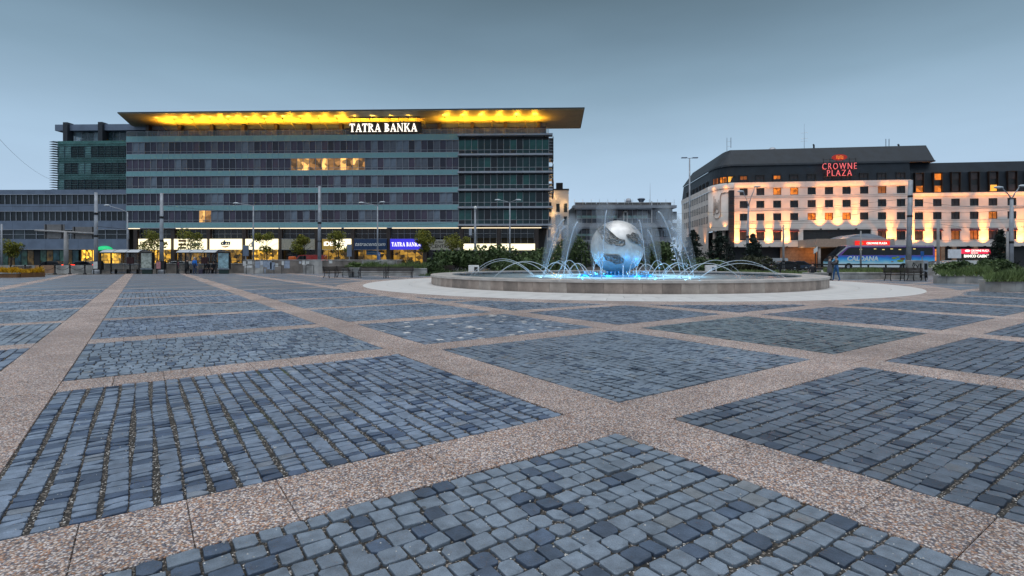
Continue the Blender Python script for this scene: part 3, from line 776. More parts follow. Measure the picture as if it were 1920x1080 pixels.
# underwater lamps: flat light panels on the basin floor shining up through the foaming water
for k in range(12):
    a = 2*math.pi*(k+.31)/12
    d = bpy.data.lights.new('underwater_lamp', 'AREA'); d.shape = 'DISK'; d.size = 2.6; d.energy = 24; d.color = (.42,.78,1.0)
    o = bpy.data.objects.new('underwater_lamp', d); COL.objects.link(o); o.location = (FC[0]+4.2*math.cos(a), FC[1]+4.2*math.sin(a), .08); o.rotation_euler = (R(180), 0, 0)
# ------------------------------------------------------------------ building materials
def glass(name, col, rough=.06, spec=.32, emit=None, estr=0, var=.25, scale=.6, evar=0, escale=1.2):
    return mat(name, col, rough, 0, var=var, scale=scale, emit=emit, estr=estr, spec=spec, evar=evar, escale=escale)
G_main = [glass('tinted_pane_a', (.055,.053,.092)), glass('tinted_pane_b', (.080,.066,.108)), glass('tinted_pane_c', (.028,.030,.052)),
          glass('blind_pane', (.19,.235,.30), .2), glass('half_blind_pane', (.12,.14,.18), .12)]
G_warm = [glass('lit_office_pane', (.3,.2,.1), .2, emit=(1,.50,.13), estr=.75, var=.5, scale=1.5, evar=.7, escale=1.0), glass('dim_lit_pane', (.2,.12,.06), .2, emit=(1,.45,.12), estr=.22, var=.5, scale=1.5, evar=.8, escale=1.0)]
G_green = [glass('green_pane_a', (.012,.042,.048)), glass('green_pane_b', (.016,.065,.07)), glass('green_pane_c', (.03,.14,.13), .15), glass('green_pane_d', (.016,.022,.03))]
G_dark = [glass('dark_pane_a', (.012,.017,.022)), glass('dark_pane_b', (.022,.03,.036)), glass('dark_pane_c', (.06,.078,.09), .15)]
M_mull = mat('mullion_metal', (.36,.38,.43), .45, .3, var=.08)
M_mullw = mat('pale_mullion', (.52,.54,.57), .45, .2, var=.08)
M_span = mat('teal_spandrel_glass', (.20,.41,.44), .16, var=.05, scale=.12)
M_span_d = mat('green_spandrel_glass', (.15,.36,.34), .18, var=.15, scale=.5)
M_alu = mat('pale_aluminium_band', (.40,.42,.47), .4, .3, var=.08, scale=.7)
M_grey = mat('grey_blue_cladding', (.175,.22,.305), .45, .1, var=.1, scale=.5)
M_dkroof = mat('dark_roof_edge', (.035,.04,.05), .5, .2)
M_col = mat('dark_brown_column', (.045,.03,.024), .4)
M_slabu = mat('soffit_paint', (.5,.43,.27), .45, .1, var=.06, scale=.8)
M_core = mat('interior_dark', (.03,.032,.036), .8)
M_core_w = mat('warm_interior', (.35,.25,.14), .8, emit=(1,.55,.12), estr=.22, var=.6, scale=.9)
M_black = mat('black_metal', (.015,.015,.017), .45, .3)
M_signdk = mat('sign_box_dark', (.03,.018,.01), .5)
def emis(name, col, s, base=(.4,.4,.4), var=.1, scale=2, evar=0, escale=1.5):
    m = mat(name, base, .5, var=var, scale=scale, emit=col, estr=s, evar=evar, escale=escale); return m
E_white = emis('lit_letter_white', (1,.93,.80), 1.5)
E_signy = emis('lit_sign_cream', (1,.86,.50), 1.9, (.5,.45,.3), .1)
E_signw = emis('lit_sign_white', (1,.87,.52), 1.6)
E_blue = emis('lit_sign_blue', (.06,.05,.95), .6, (.05,.03,.5))
E_strip = emis('light_strip', (1,.80,.50), 1.6)
E_gold = emis('floodlight_lens', (1,.70,.18), 9)
E_shop = emis('lit_shop_interior', (1,.52,.05), .95, (.5,.35,.1), .6, .9, .95, 1.6)
E_shopd = emis('dim_shop_interior', (1,.52,.06), .36, (.2,.15,.06), .6, .9, .95, 1.3)
M_signblue = mat('navy_sign', (.012,.045,.13), .35)
M_signcream = mat('cream_sign', (.46,.42,.33), .5)
M_white = mat('white_paint', (.75,.75,.74), .5, var=.06)
M_red = mat('red_print', (.5,.05,.03), .5)
M_brownp = mat('brown_print', (.20,.09,.03), .5)

def pane_mesh(w, h, m, name='pane', d=.04):
    return MB().box(0, -d, 0, w, d, h).mesh(name, m)

# ------------------------------------------------------------------ bank building
BF = Front(237, 110.2, 860, 108.0)
UB = BF.u(860)                        # main wing ends, glazed corner wing begins
UE = BF.u(1029)
bank = thing('bank_building', 'long teal glass bank office block with gold-lit overhanging roof', 'building', (BF.o[0], BF.o[1], 0), BF.rz)
ZT = 26.25; FH = 3.60; WH = 2.50
ZB = ZT-4*FH-WH-1.12                  # underside of the block
q = MB(); q.box(.02, .30, ZB+.1, UE-.1, 22, 27.4); q.build('core', M_core, bank)
NP = 54; pw = UB/NP
rb = random.Random(21)
gm = [pane_mesh(pw-.07, WH, m_) for m_ in G_main]; gw = [pane_mesh(pw-.07, WH, m_) for m_ in G_warm]
lit = {1: {36-8: 0, 29: 0, 30: 1, 31: 1, 32: 0, 33: 1, 34: 0, 35: 0, 36: 1, 37: 1}, 4: {12: 0, 13: 1}}
lit[1] = {27: 1, 28: 0, 29: 0, 30: 1, 31: 1, 32: 0, 33: 1, 34: 1, 35: 0, 36: 1, 37: 0, 38: 1}
for k in range(5):
    z1 = ZT-FH*k; z0 = z1-WH
    for i in range(NP):
        if i in lit.get(k, {}): me = gw[lit[k][i]]
        else: me = rb.choices(gm, weights=[5,4,3 if k < 3 else 9,3,4])[0]
        inst(me, 'window_pane', bank, (i*pw+.035, .10, z0))
    q = MB()
    for i in range(NP+1): q.box(i*pw-.035, -.03, z0, i*pw+.035, .12, z1)
    q.box(0, -.045, z0+.45, UB, .06, z0+.52); q.box(0, -.045, z0-.03, UB, .12, z0+.03)
    q.build('window_frame', M_mull, bank)
zt = [27.5] + [ZT-FH*k-WH-.03 for k in range(5)]
zb = [ZT] + [ZT-FH*(k+1) for k in range(4)] + [ZB]
for a, b in zip(zt, zb):
    q = MB()
    for i in range(NP): q.box(i*pw+.012, -.10, b+.03, (i+1)*pw-.012, .1, a-.03)
    q.build('spandrel_panels', M_span, bank, kind='stuff')
    q = MB(); q.box(0, -.06, b-.0, UB, .08, a); q.box(0, -.15, b-.045, UB, .08, b+.035); q.build('spandrel_rail', M_mull, bank)
# corner wing
n2 = 14; pw2 = (UE-UB)/n2
g2 = [pane_mesh(pw2-.07, 1.95, m_) for m_ in G_green]; g3 = [pane_mesh(pw2-.07, .80, m_) for m_ in G_green]
for k in range(5):
    z1 = ZT-FH*k; z0 = z1-2.95
    for i in range(n2):
        c = rb.choices(range(4), weights=[5,4,2,4])[0]
        inst(g2[c], 'corner_pane', bank, (UB+i*pw2+.035, .02, z0+.9)); inst(g3[rb.choice((0,3,0,1))], 'lower_corner_pane', bank, (UB+i*pw2+.035, .02, z0))
    q = MB()
    for i in range(n2+1): q.box(UB+i*pw2-.03, -.10, z0-.05, UB+i*pw2+.03, .06, z1+.1)
    q.box(UB, -.11, z0+.82, UE, .05, z0+.88); q.build('corner_window_frame', M_mullw, bank)
for k in range(6):
    z = [27.35, ZT-2.95, ZT-FH-2.95, ZT-2*FH-2.95, ZT-3*FH-2.95, ZT-4*FH-2.95][k]
    q = MB(); q.ext_x([(-.95, z-.42), (.2, z-.55), (.2, z+.02), (-.95, z-.04)], UB-.1, UE+.75); q.build('ledge', M_alu, bank)
    q = MB()
    for i in range(5): q.box(UB+.3+i*4.3, -.8, z-.72, UB+.5+i*4.3, .1, z-.5)
    q.build('ledge_bracket', M_black, bank)
# louvre screen on the right flank
for z0, z1 in ((21.9, 26.9), (17.9, 21.3), (14.4, 17.4)):
    q = MB(); q.box(UE+.85, .3, z0, UE+.98, 3.5, z1); q.build('flank_screen_post', M_black, bank)
    me = MB().box(UE+.02, .25, -.06, UE+.84, 3.4, .06).mesh('flank_louvre', M_alu)
    z = z0+.3
    while z < z1-.1: inst(me, 'flank_louvre', bank, (0,0,z)); z += .62
q = MB(); q.box(UE-.1, .5, 8.2, UE+.02, 20, 27.2); q.build('flank_wall', mat('brown_flank', (.14,.075,.04), .5), bank)
lamp('POINT', BF.w(UE+1.6, -2.5, 17.6), 160, (1,.55,.15), size=.3, name='flank_lamp')
lamp('POINT', BF.w(UE+1.6, -2.5, 9.0), 160, (1,.55,.15), size=.3, name='flank_lamp')
# penthouse under the roof
ZS = 30.80
q = MB(); q.box(.8, 4.7, 27.45, UE-.4, 20, ZS-.03); q.build('penthouse_core', M_core, bank)
npn = 66; wpn = (UE-1.4)/npn
pp = [pane_mesh(wpn-.08, 2.35, m_) for m_ in G_main[:3]+[G_main[4]]]
for i in range(npn): inst(rb.choice(pp), 'penthouse_pane', bank, (1.0+i*wpn, 4.6, 27.55))
q = MB()
for i in range(npn+1): q.box(1.0+i*wpn-.04, 4.48, 27.5, 1.0+i*wpn+.03, 4.62, 29.95)
q.build('penthouse_frame', M_mull, bank)
q = MB(); q.box(.9, 4.4, 29.95, UE-.5, 4.75, ZS-.02); q.build('penthouse_fascia', M_grey, bank)
for i in range(13):
    u_ = 2.0+i*(UE-4)/12; q = MB(); q.box(u_-.35, 3.3, 27.42, u_+.35, 4.3, ZS-.02); q.build('penthouse_pier', M_col, bank)
# balustrade
q = MB(); nb = 40
for i in range(nb+1): q.box(i*UE/nb-.02, .05, 27.5, i*UE/nb+.02, .10, 28.55)
q.box(0, .04, 28.52, UE, .11, 28.58); q.build('balustrade', M_mull, bank)
me = MB().box(0, .07, 0, UE/nb-.06, .08, .95).mesh('balustrade_pane', mat('clear_glass_panel', (.35,.42,.45), .05, alpha=.22))
for i in range(nb): inst(me, 'balustrade_pane', bank, (i*UE/nb+.03, 0, 27.55))
# roof plate
def bl(px, v): return BF.u(px, v)
roof_poly = [(bl(222, 5.2), -5.2), (bl(1095, 5.6), -5.6), (bl(1088, -9.5), 9.5), (-.5, 9.5), (-2.0, 4.0)]
q = MB(); q.ext_z(roof_poly, ZS, ZS+.10); q.build('roof_soffit', M_slabu, bank)
rp2 = [(x+.02*(1 if x > 40 else -1), y) for x, y in roof_poly]
q = MB(); q.ext_z([(roof_poly[0][0]-.12, -5.32), (roof_poly[1][0]+.12, -5.72), (roof_poly[2][0]+.12, 9.6), (-.6, 9.6), (-2.15, 4.0)], ZS+.103, ZS+.30)
ro = q.build('roof', M_dkroof, bank)
q = MB(); q.tube([(bl(700, -6), 6, ZS+.42), (bl(700, -6), 6, ZS+4.2)], [.06,.02], 6); q.build('antenna', M_steel, ro)
for i in range(12):                                    # brackets that carry the overhang
    u_ = bl(286, 0)+i*(bl(985, 0)-bl(286, 0))/11
    q = MB(); q.tube([(u_, 4.4, ZS-.9), (u_, 2.2, ZS-.05)], .09, 6); q.build('roof_strut', M_slabu, bank)
# gold floodlights under the overhang, plus added fill lamps
lights_px = [293+33.8*i for i in range(22)]
for i, px in enumerate(lights_px):
    u_ = bl(px, 2.6); dim = 0.6 if 700 < px < 790 else 1.0
    if 770 < px < 810: continue
    q = MB(); q.box(u_-.08, -2.70, ZS-.66, u_+.08, -2.5, ZS-.54); q.lathe([(.07, ZS-.54), (.08, ZS-.46)], 8, u_, -2.6)
    f = q.build('floodlight', M_black, bank)
    q = MB(); q.lathe([(.01, ZS-.465), (.07, ZS-.465)], 8, u_, -2.6); q.build('lens', E_gold, f)
    q = MB(); q.tube([(u_, -2.5, ZS-.6), (u_, -.1, 27.6)], .02, 5); q.build('bracket_arm', M_black, f)
    lamp('SPOT', BF.w(u_, 2.6, ZS-.42), 190*dim, (1,.66,.10), size=.08, target=BF.w(u_, 2.4, ZS), spot=150, blend=1.0, name='gold_flood')
    lamp('SPOT', BF.w(u_, -.9, ZS-2.3), 1900*dim, (1,.50,.035), size=.1, target=BF.w(u_, -.6, ZS), spot=160, blend=1.0, name='gold_flood')  # added fill lamp without a fixture, brightens the inner soffit
for i in range(11):                                    # small warm lamps at the foot of the penthouse piers
    u_ = 2.0+i*2*(UE-4)/24+ (UE-4)/24*0
    lamp('POINT', BF.w(2.0+(i+1)*(UE-4)/12, -2.9, 27.9), 14, (1,.62,.12), size=.08, name='pier_lamp')
# big sign on the penthouse
sg = tag(thing('rooftop_sign', '', '', BF.w(bl(722, .4), .4, 0), BF.rz), 'glowing TATRA BANKA letters on a dark box at the roof terrace', 'sign')
sw = bl(790, .4)-bl(655, .4)
q = MB(); q.box(-sw/2, .10, 27.75, sw/2, .55, 30.0); q.build('sign_box', M_signdk, sg)
o = inst(serif_text('TATRA BANKA', 1.72, .14, E_white, width=sw*.945), 'lettering', sg, (-.02*sw, .08, 27.98))
q = MB()
for i in range(8): q.tube([(-sw/2+.4+i*sw/7.6, .3, 30.0), (-sw/2+.6+i*sw/7.6, -1.0, 30.7)], .04, 5)
q.tube([(-sw/2, -1.0, 30.7), (sw/2, -1.0, 30.7)], .05, 5); q.build('sign_frame', M_black, sg)
# ground storey: columns, upper glazing, signs, shopfronts
ZG = ZB-.02
q = MB(); q.box(.1, -.3, ZG-.12, UE, 6, ZG); q.build('arcade_ceiling', M_alu, bank)
for a, b in ((240, 262), (330, 522), (525, 640), (645, 725), (735, 860), (865, 1015)):
    q = MB(); q.box(bl(a, .3), -.36, ZG-.2, bl(b, .3), -.22, ZG-.07); q.build('light_strip', E_strip, bank)
q = MB(); q.box(.1, 3.0, 0, UE-.3, 3.2, ZG-.1); q.build('arcade_back_wall', M_core, bank)
edges = [253, 323, 390, 457, 524.5, 593, 660.5, 728, 796, 865, 935, 1006]
for px in edges:
    u_ = bl(px, 0); q = MB(); q.box(u_-.42, .1, -.12, u_+.42, 1.0, ZG-.13); q.build('column', M_col, bank)
shop_i = [E_shop, E_shopd, E_shopd, E_shop, M_core, E_shopd, E_shopd, E_shopd, M_core, M_core, M_core]
for i in range(11):
    u0, u1 = bl(edges[i], 0)+.5, bl(edges[i+1], 0)-.5
    w = u1-u0
    for j in range(5):
        pm_ = pane_mesh(w/5-.05, 1.95, G_dark[rb.choice((0,0,1))])
        inst(pm_, 'transom_pane', bank, (u0+j*w/5+.025, .9, 6.05))
    q = MB()
    for j in range(6): q.box(u0+j*w/5-.025, .78, 3.4, u0+j*w/5+.025, .95, 8.0)
    q.box(u0, .77, 6.95, u1, .95, 7.01); q.build('arcade_frame', M_mull, bank)
    q = MB(); q.box(u0, 2.4, .0, u1, 2.5, 3.6); q.build('shop_interior', shop_i[i], bank)
    for j in range(4):
        pm_ = pane_mesh(w/4-.08, 3.3, mat('shop_glass_%d_%d' % (i, j), (.02,.025,.03), .04, alpha=.28), d=.015); inst(pm_, 'shopfront_pane', bank, (u0+j*w/4+.04, 1.2, .2))
    q = MB()
    for j in range(5): q.box(u0+j*w/4-.04, 1.15, 0, u0+j*w/4+.04, 1.25, 3.55)
    q.box(u0, 1.14, 2.5, u1, 1.26, 2.58); q.build('shopfront_frame', M_col, bank)
def shop_sign(px0, px1, py0, py1, panel, label, texts, v=.25):
    u0, u1 = bl(px0, v), bl(px1, v); z1 = BF.z(px0, py0, v); z0 = BF.z(px0, py1, v); um = (u0+u1)/2
    t = tag(thing('shop_sign', '', '', BF.w(um, v, z0), BF.rz), label, 'sign', 'signs over the shopfronts')
    W = u1-u0; Hh = z1-z0
    q = MB(); q.box(-W/2, 0, 0, W/2, .22, Hh); q.build('panel', panel, t)
    q = MB(); q.box(-W/2-.05, -.012, -.06, W/2+.05, .2, -.004); q.box(-W/2-.05, -.012, Hh+.004, W/2+.05, .2, Hh+.06); q.build('sign_trim', M_mull, t)
    for tx in texts: tx(t, W, Hh)
    return t
def T(txt, m, h, x=0, z=.3, w=None, bold=.02, shear=0, serif=False):
    def f(t, W, Hh):
        me = serif_text(txt, h*Hh, .05, m, width=(w*W if w else None)) if serif else text_mesh(txt, h*Hh, .05, m, bold=bold, shear=shear, width=(w*W if w else None))
        inst(me, 'lettering', t, (x*W, -.03, z*Hh))
    return f
def Bx(x0, x1, z0, z1, m, name='logo_block'):
    def f(t, W, Hh):
        q = MB(); q.box(x0*W, -.02, z0*Hh, x1*W, -.002, z1*Hh); q.build(name, m, t)
    return f
def Swoosh(m):
    def f(t, W, Hh):
        q = MB(); pts = [(-.12+.24*i/10, .28-.12*math.sin(i/10*math.pi)+.05*(i/10)) for i in range(11)]
        poly = [(x*W, z*Hh) for x, z in pts] + [(x*W, (z+.10*math.sin(max(.05, i/10)*math.pi))*Hh+.05) for i, (x, z) in reversed(list(enumerate(pts)))]
        q.ext_y(poly, -.025, -.004); q.build('swoosh', m, t)
    return f
shop_sign(259.5, 319, 448, 467.8, E_signw, 'lit cream DELIKATESA shop sign, leftmost under the bank', [T('DELIKATESA', M_brownp, .36, 0, .40, .88, .04)])
shop_sign(326, 387, 448, 467.8, E_signw, 'lit cream shop sign with stacked brown and orange blocks', [Bx(-.36,-.12,.72,.92,M_brownp), Bx(-.36,-.12,.36,.58,M_brownp), Bx(-.36,-.12,.06,.24,M_col), Bx(.05,.3,.3,.6,M_signcream)])
shop_sign(393, 453, 448, 467.8, E_signw, 'lit cream shop sign with blue dm letters over red swoosh', [T('dm', M_signblue, .46, 0, .42, .30, .05, .25), Swoosh(M_red)])
shop_sign(460, 521, 448, 467.8, E_signw, 'lit cream shop sign with small pale blue mark behind a tree', [T('d', M_alu, .5, -.33, .25, None, .02)])
shop_sign(528, 590, 448, 467.8, M_signcream, 'blank unlit beige sign panel between lit shop signs', [])
shop_sign(604, 658, 448, 467.8, E_signy, 'golden iDENTIC shop sign half hidden by a tree', [Bx(-.5,-.02,0,1,mat('ochre_panel', (.42,.27,.06), .5, emit=(1,.6,.1), estr=.15),'ochre_block'), T('iDENTIC', E_white, .42, -.03, .34, .82, .03)])
shop_sign(664, 725, 448, 467.8, M_signblue, 'navy tatracentrum shop sign with white italic letters', [T('tatracentrum', M_white, .30, 0, .34, .93, .015, .3)])
shop_sign(731.5, 792, 448, 467.8, E_blue, 'glowing blue TATRA BANKA sign over the bank entrance', [T('TATRA BANKA', E_white, .38, 0, .3, .9, serif=True)])
shop_sign(801, 862, 449.5, 468.5, M_signcream, 'unlit cream CENTRUM sign partly behind tree crown', [T('CENTRUM', M_black, .34, -.02, .2, .7, .0), T('TATRA', M_black, .2, -.16, .66, .3, .0)])
shop_sign(869, 931, 457, 469, E_signw, 'plain glowing yellow-white light panel left of a brown column', [])
shop_sign(939, 1003, 457, 469, E_signw, 'plain glowing yellow-white light panel at the building corner', [])
shop_sign(687, 710, 470, 477, mat('blue_board', (.02,.16,.34), .4), 'small blue board below the tatracentrum sign', [T('TATRACENTRUM', M_white, .3, 0, .35, .8, .0)], v=-.6)
lamp('AREA', BF.w(bl(480, 1), .2, 3.4), 40, (1,.55,.12), size=1, target=BF.w(bl(480, 1), .2, 0), name='shop_glow')

# left louvred glass wing
LW = -3.2
u0, u1 = BF.u(107, LW), .0
q = MB(); q.box(u0+.3, -LW+.4, 15.0, -.02, 24, 27.4); q.build('wing_core', M_core, bank)
G_wing = [glass('wing_pane_a', (.05,.06,.075)), glass('wing_pane_b', (.075,.095,.11)), glass('wing_pane_c', (.42,.70,.70), .1)]
nl = 12; pl = (u1-u0)/nl
for k in range(4):
    z1 = ZT-FH*k-.05; z0 = z1-2.35
    if z0 < 14: break
    for i in range(nl):
        c = 2 if (i in (0,) or (k, i) in ((0,1),(0,4),(1,3),(1,4))) else rb.choice((0,1,0))
        inst(pane_mesh(pl-.06, 2.35, G_wing[c]), 'wing_pane', bank, (u0+i*pl+.03, -LW+.3, z0))
    for a, b in ((z1+1.2, z1+.03),) + (((z0-.03, 14.6),) if k == 3 else ()):
        q = MB()
        for i in range(nl): q.box(u0+i*pl+.012, -LW+.15, b, u0+(i+1)*pl-.012, -LW+.35, a)
        q.build('wing_spandrel_panels', M_span_d, bank, kind='stuff')
    q = MB()
    for i in range(nl+1): q.box(u0+i*pl-.03, -LW+.12, z0, u0+i*pl+.03, -LW+.3, z1)
    q.build('wing_frame', M_grey, bank)
bl_me = MB().ext_x([(-LW-.75, -.03), (-LW+.1, -.05), (-LW+.1, .05), (-LW-.75, .03)], u0-.1, -.05).mesh('louvre_blade', mat('louvre_glass', (.12,.28,.27), .25, alpha=.4))
tip = MB().add([(u0-.1, -LW-.75, -.06), (u0-.1, -LW+1.6, -.06), (u0-1.7, -LW-.2, .0), (u0-.1, -LW-.75, .06), (u0-.1, -LW+1.6, .06)], [(0,2,1),(3,4,2),(0,3,2),(1,2,4),(0,1,4,3)]).mesh('louvre_tip', M_dkroof)
z = 15.2
while z < 27.3:
    inst(bl_me, 'louvre_blade', bank, (0,0,z)); inst(tip, 'louvre_tip', bank, (0,0,z)); z += .52
q = MB(); q.box(BF.u(106, -5), 4.6, 30.0, .8, 14, 31.35); q.build('wing_roof', M_grey, bank)
for px in (123.5, 189): 
    u_ = BF.u(px, -4.2); q = MB(); q.box(u_-.5, 4.0, 27.4, u_+.5, 5.6, 31.7); q.build('wing_pier', M_dkroof, bank)
q = MB(); q.box(BF.u(128, -9), 12.2, 27.4, .2, 12.4, 30.0); q.build('wing_attic_back', M_core, bank)
for i in range(9):
    uu = BF.u(130, -6)+i*1.45; q = MB(); q.box(uu-.03, 5.9, 27.4, uu+.03, 6.0, 30.0); q.build('attic_mullion', M_mull, bank)
    inst(pane_mesh(1.37, 2.5, mat('attic_pane_%d' % i, (.10,.16,.19) if i not in (0,1,4) else (.35,.48,.56), .06, alpha=.6)), 'attic_pane', bank, (uu+.04, 5.95, 27.45))

# ------------------------------------------------------------------ low annex on the left
AF = Front(-140, 112.6, 241, 111.6)
ax = thing('office_annex', 'low grey-blue office wing with ribbon windows left of the bank', 'building', (AF.o[0], AF.o[1], 0), AF.rz)
def az(py): return PZ(py, 111.8)
L0, L1 = -6.0, AF.u(240)
q = MB(); q.box(L0, .4, 3.6, L1, 20, az(356)-.15); q.build('core', M_core, ax)
for a, b in ((355.5, 364.4), (382.6, 396), (413.8, 430.5), (448, 467.5)):
    np_ = 14; w_ = (L1-L0)/np_
    for i in range(np_):
        q = MB(); q.box(L0+i*w_+.012, 0, az(b), L0+(i+1)*w_-.012, .5, az(a)); q.build('cladding_panel', M_grey, ax)
    q = MB(); q.box(L0, -.08, az(b)-.05, L1, .3, az(b)+.06); q.build('sill_rail', M_alu, ax)
for a, b, pwid in ((364.4, 382.6, 1.225), (396, 413.8, 1.225), (430.5, 448, 2.45)):
    h_ = az(a)-az(b); n_ = int((L1-L0)/pwid); w_ = (L1-L0)/n_
    gp_ = [pane_mesh(w_-.10, h_, m_) for m_ in G_dark]
    for i in range(n_): inst(rb.choices(gp_, weights=[5,4,2])[0], 'window_pane', ax, (L0+i*w_+.05, .32, az(b)))
    mu_ = MB().box(-.06, .15, az(b), .06, .4, az(a)).mesh('mullion', M_mull)
    for i in range(n_+1): inst(mu_, 'mullion', ax, (L0+i*w_, 0, 0))
    if pwid > 2: q = MB(); q.box(L0, .2, (az(a)+az(b))/2-.04, L1, .36, (az(a)+az(b))/2+.04); q.build('transom', M_mull, ax)
q = MB(); q.box(L0, 2.0, -.12, L1, 2.2, 3.7); q.build('ground_floor_wall', M_core, ax)
dis = [mat('display_green', (.06,.14,.10), .3, var=.6, scale=.8), mat('display_ochre', (.22,.12,.03), .3, var=.7, scale=.9), mat('display_teal', (.03,.10,.12), .3, var=.5, scale=.7)]
for i in range(13):
    a = AF.u(4+12*i, -.8)
    if 4+12*i > 136: break
    q = MB(); q.box(a, .8, -.12, a+1.28, .9, 3.65); q.build('display_window', dis[i % 3] if i not in (5,) else M_core, ax)
q = MB(); q.box(AF.u(152, -.6), .6, -.12, AF.u(179, -.6), .7, 3.6); q.build('lit_entrance', E_shop, ax)
q = MB()
for px in (152, 161, 173, 179): q.box(AF.u(px, -.5)-.06, .45, -.12, AF.u(px, -.5)+.06, .58, 3.62)
q.box(AF.u(152, -.5), .44, 2.3, AF.u(179, -.5), .59, 2.4); q.build('entrance_frame', M_col, ax)
q = MB(); q.box(AF.u(190, -.6), .6, -.12, AF.u(226, -.6), .7, 3.4); q.build('lit_shop_window', E_shop, ax)
q = MB(); q.box(AF.u(181, -.5), .5, 2.9, AF.u(240, -.5), .6, 3.6); q.build('shop_fascia', mat('dark_green_fascia', (.01,.10,.07), .4), ax)
q = MB()
prof = [(2.0*math.cos(t), 1.0*math.sin(t)) for t in [math.pi/2*i/6 for i in range(7)]]
c_ = AF.u(196, 0)
vs_ = [(c_+r_*math.cos(math.pi+math.pi*i/12), .5+r_*.8*math.sin(math.pi+math.pi*i/12), 3.55+z_) for r_, z_ in prof for i in range(13)]
q.add(vs_, [(j*13+i, j*13+i+1, (j+1)*13+i+1, (j+1)*13+i) for j in range(6) for i in range(12)])
q.build('domed_awning', emis('lit_green_awning', (.0,.85,.25), .45, (.02,.5,.2)), ax, True)
# ------------------------------------------------------------------ hotel
HF = Front(1376, 120.25, 1690, 115.9)
M_lime = mat('pale_limestone', (.80,.72,.665), .7, var=.06, scale=.5, bump=.15, bscale=8)
M_limeb = mat('limestone_band', (.50,.41,.36), .7, var=.12, scale=.8)
M_roof = mat('slate_mansard', (.013,.021,.032), .6, .1, var=.15, scale=.7)
M_hwin = [glass('hotel_pane', (.022,.022,.024), .08), glass('hotel_pane_brown', (.05,.036,.034), .1)]
M_hlit = [glass('lit_hotel_pane', (.3,.12,.03), .3, emit=(1,.25,.02), estr=.62, var=.5, scale=1.2, evar=.5), glass('bright_hotel_pane', (.4,.2,.05), .3, emit=(1,.42,.05), estr=1.3, var=.4, scale=1.2),
          glass('dim_hotel_pane', (.2,.09,.04), .3, emit=(1,.25,.03), estr=.25, var=.5, scale=1.2)]
M_hframe = mat('dark_window_frame', (.02,.017,.016), .4)
M_awn = mat('maroon_awning', (.11,.018,.03), .7)
M_peach = mat('warm_brick_stone', (.36,.21,.13), .75, var=.15, scale=1.5, bump=.3, bscale=15)
hotel = thing('hotel_building', 'pale stone hotel with dark mansard roof lit by orange uplights', 'building', (HF.o[0], HF.o[1], 0), HF.rz)
cH, sH = math.cos(-HF.rz), math.sin(-HF.rz)
def toloc(X, Y): dx, dy = X-HF.o[0], Y-HF.o[1]; return (dx*cH-dy*sH, dx*sH+dy*cH)
def hz(px, py, v=0): return HF.z(px, py, v)
UM = HF.u(1708); UR = HF.u(2080)
# plan of the left corner: far end of the flank -> corner curve -> main front
pa, pb = toloc(50.6, 156), toloc(47.9, 127.6)
ctrl = toloc(47.5, 121.2); pc = (.0, 0.0)
curve = [((1-t)**2*pb[0]+2*t*(1-t)*ctrl[0]+t*t*pc[0], (1-t)**2*pb[1]+2*t*(1-t)*ctrl[1]+t*t*pc[1]) for t in [i/8 for i in range(9)]]
path = [pa] + [(pa[0]+(pb[0]-pa[0])*i/4, pa[1]+(pb[1]-pa[1])*i/4) for i in (1,2,3)] + curve + [(UM, 0.0)]
def offset(path, d):
    out = []
    for i, p in enumerate(path):
        a = path[max(i-1, 0)]; b = path[min(i+1, len(path)-1)]
        dx, dy = b[0]-a[0], b[1]-a[1]; L = math.hypot(dx, dy); out.append((p[0]-dy/L*d, p[1]+dx/L*d))
    return out                       # +d is inwards (to the left of travel = away from the street)
def skin(path, levels):
    mb = MB(); N = len(path); vs_ = []
    for d, z in levels: vs_ += [(x, y, z) for x, y in offset(path, d)]
    mb.add(vs_, [(j*N+i, j*N+i+1, (j+1)*N+i+1, (j+1)*N+i) for j in range(len(levels)-1) for i in range(N-1)])
    return mb
ZWB, ZWT, ZC = 4.45, 18.0, 19.25      # wall foot, wall top, cornice top
rows_z = [17.1, 14.2, 11.3]
def hole_wall(u0, u1, z0, z1, holes, y0=0.0, th=.45):
    """wall built of stone blocks round its window openings (u0,u1,z0,z1 each)"""
    us = sorted({u0, u1} | {h[0] for h in holes} | {h[1] for h in holes}); zs = sorted({z0, z1} | {h[2] for h in holes} | {h[3] for h in holes})
    mb = MB()
    for a, b in zip(us, us[1:]):
        run = None
        for c, d in list(zip(zs, zs[1:])) + [(None, None)]:
            solid = c is not None and not any(h[0] < (a+b)/2 < h[1] and h[2] < (c+d)/2 < h[3] for h in holes)
            if solid: run = (run[0], d) if run else (c, d)
            elif run: mb.box(a, y0, run[0], b, y0+th, run[1]); run = None
    return mb
cols_l = [1394.5,1425.8,1457.3,1489.2,1522,1554.4,1587.4,1620.5,1654,1689.6]
cols_r = [1723.2,1757.7,1791.7,1826.8,1862,1897.4,1933,1969,2006]
VR = -.9
holes = []; wins = []
for i, px in enumerate(cols_l):
    u_ = HF.u(px)
    for k, zc in enumerate(rows_z):
        holes.append((u_-.88, u_+.88, zc-.82, zc+.82)); wins.append((u_, zc, 1.76, 1.64, 0.0, ('L', i, k)))
    if i < 4 or i > 7:
        holes.append((u_-.88, u_+.88, 5.95, 8.45)); wins.append((u_, 7.2, 1.76, 2.5, 0.0, ('L', i, 3)))
ve0, ve1 = HF.u(1506), HF.u(1634)
holes.append((ve0, ve1, ZWB, 8.35))
hole_wall(0.0, UM, ZWB, ZWT, holes).build('wall', M_lime, hotel)
holes = []
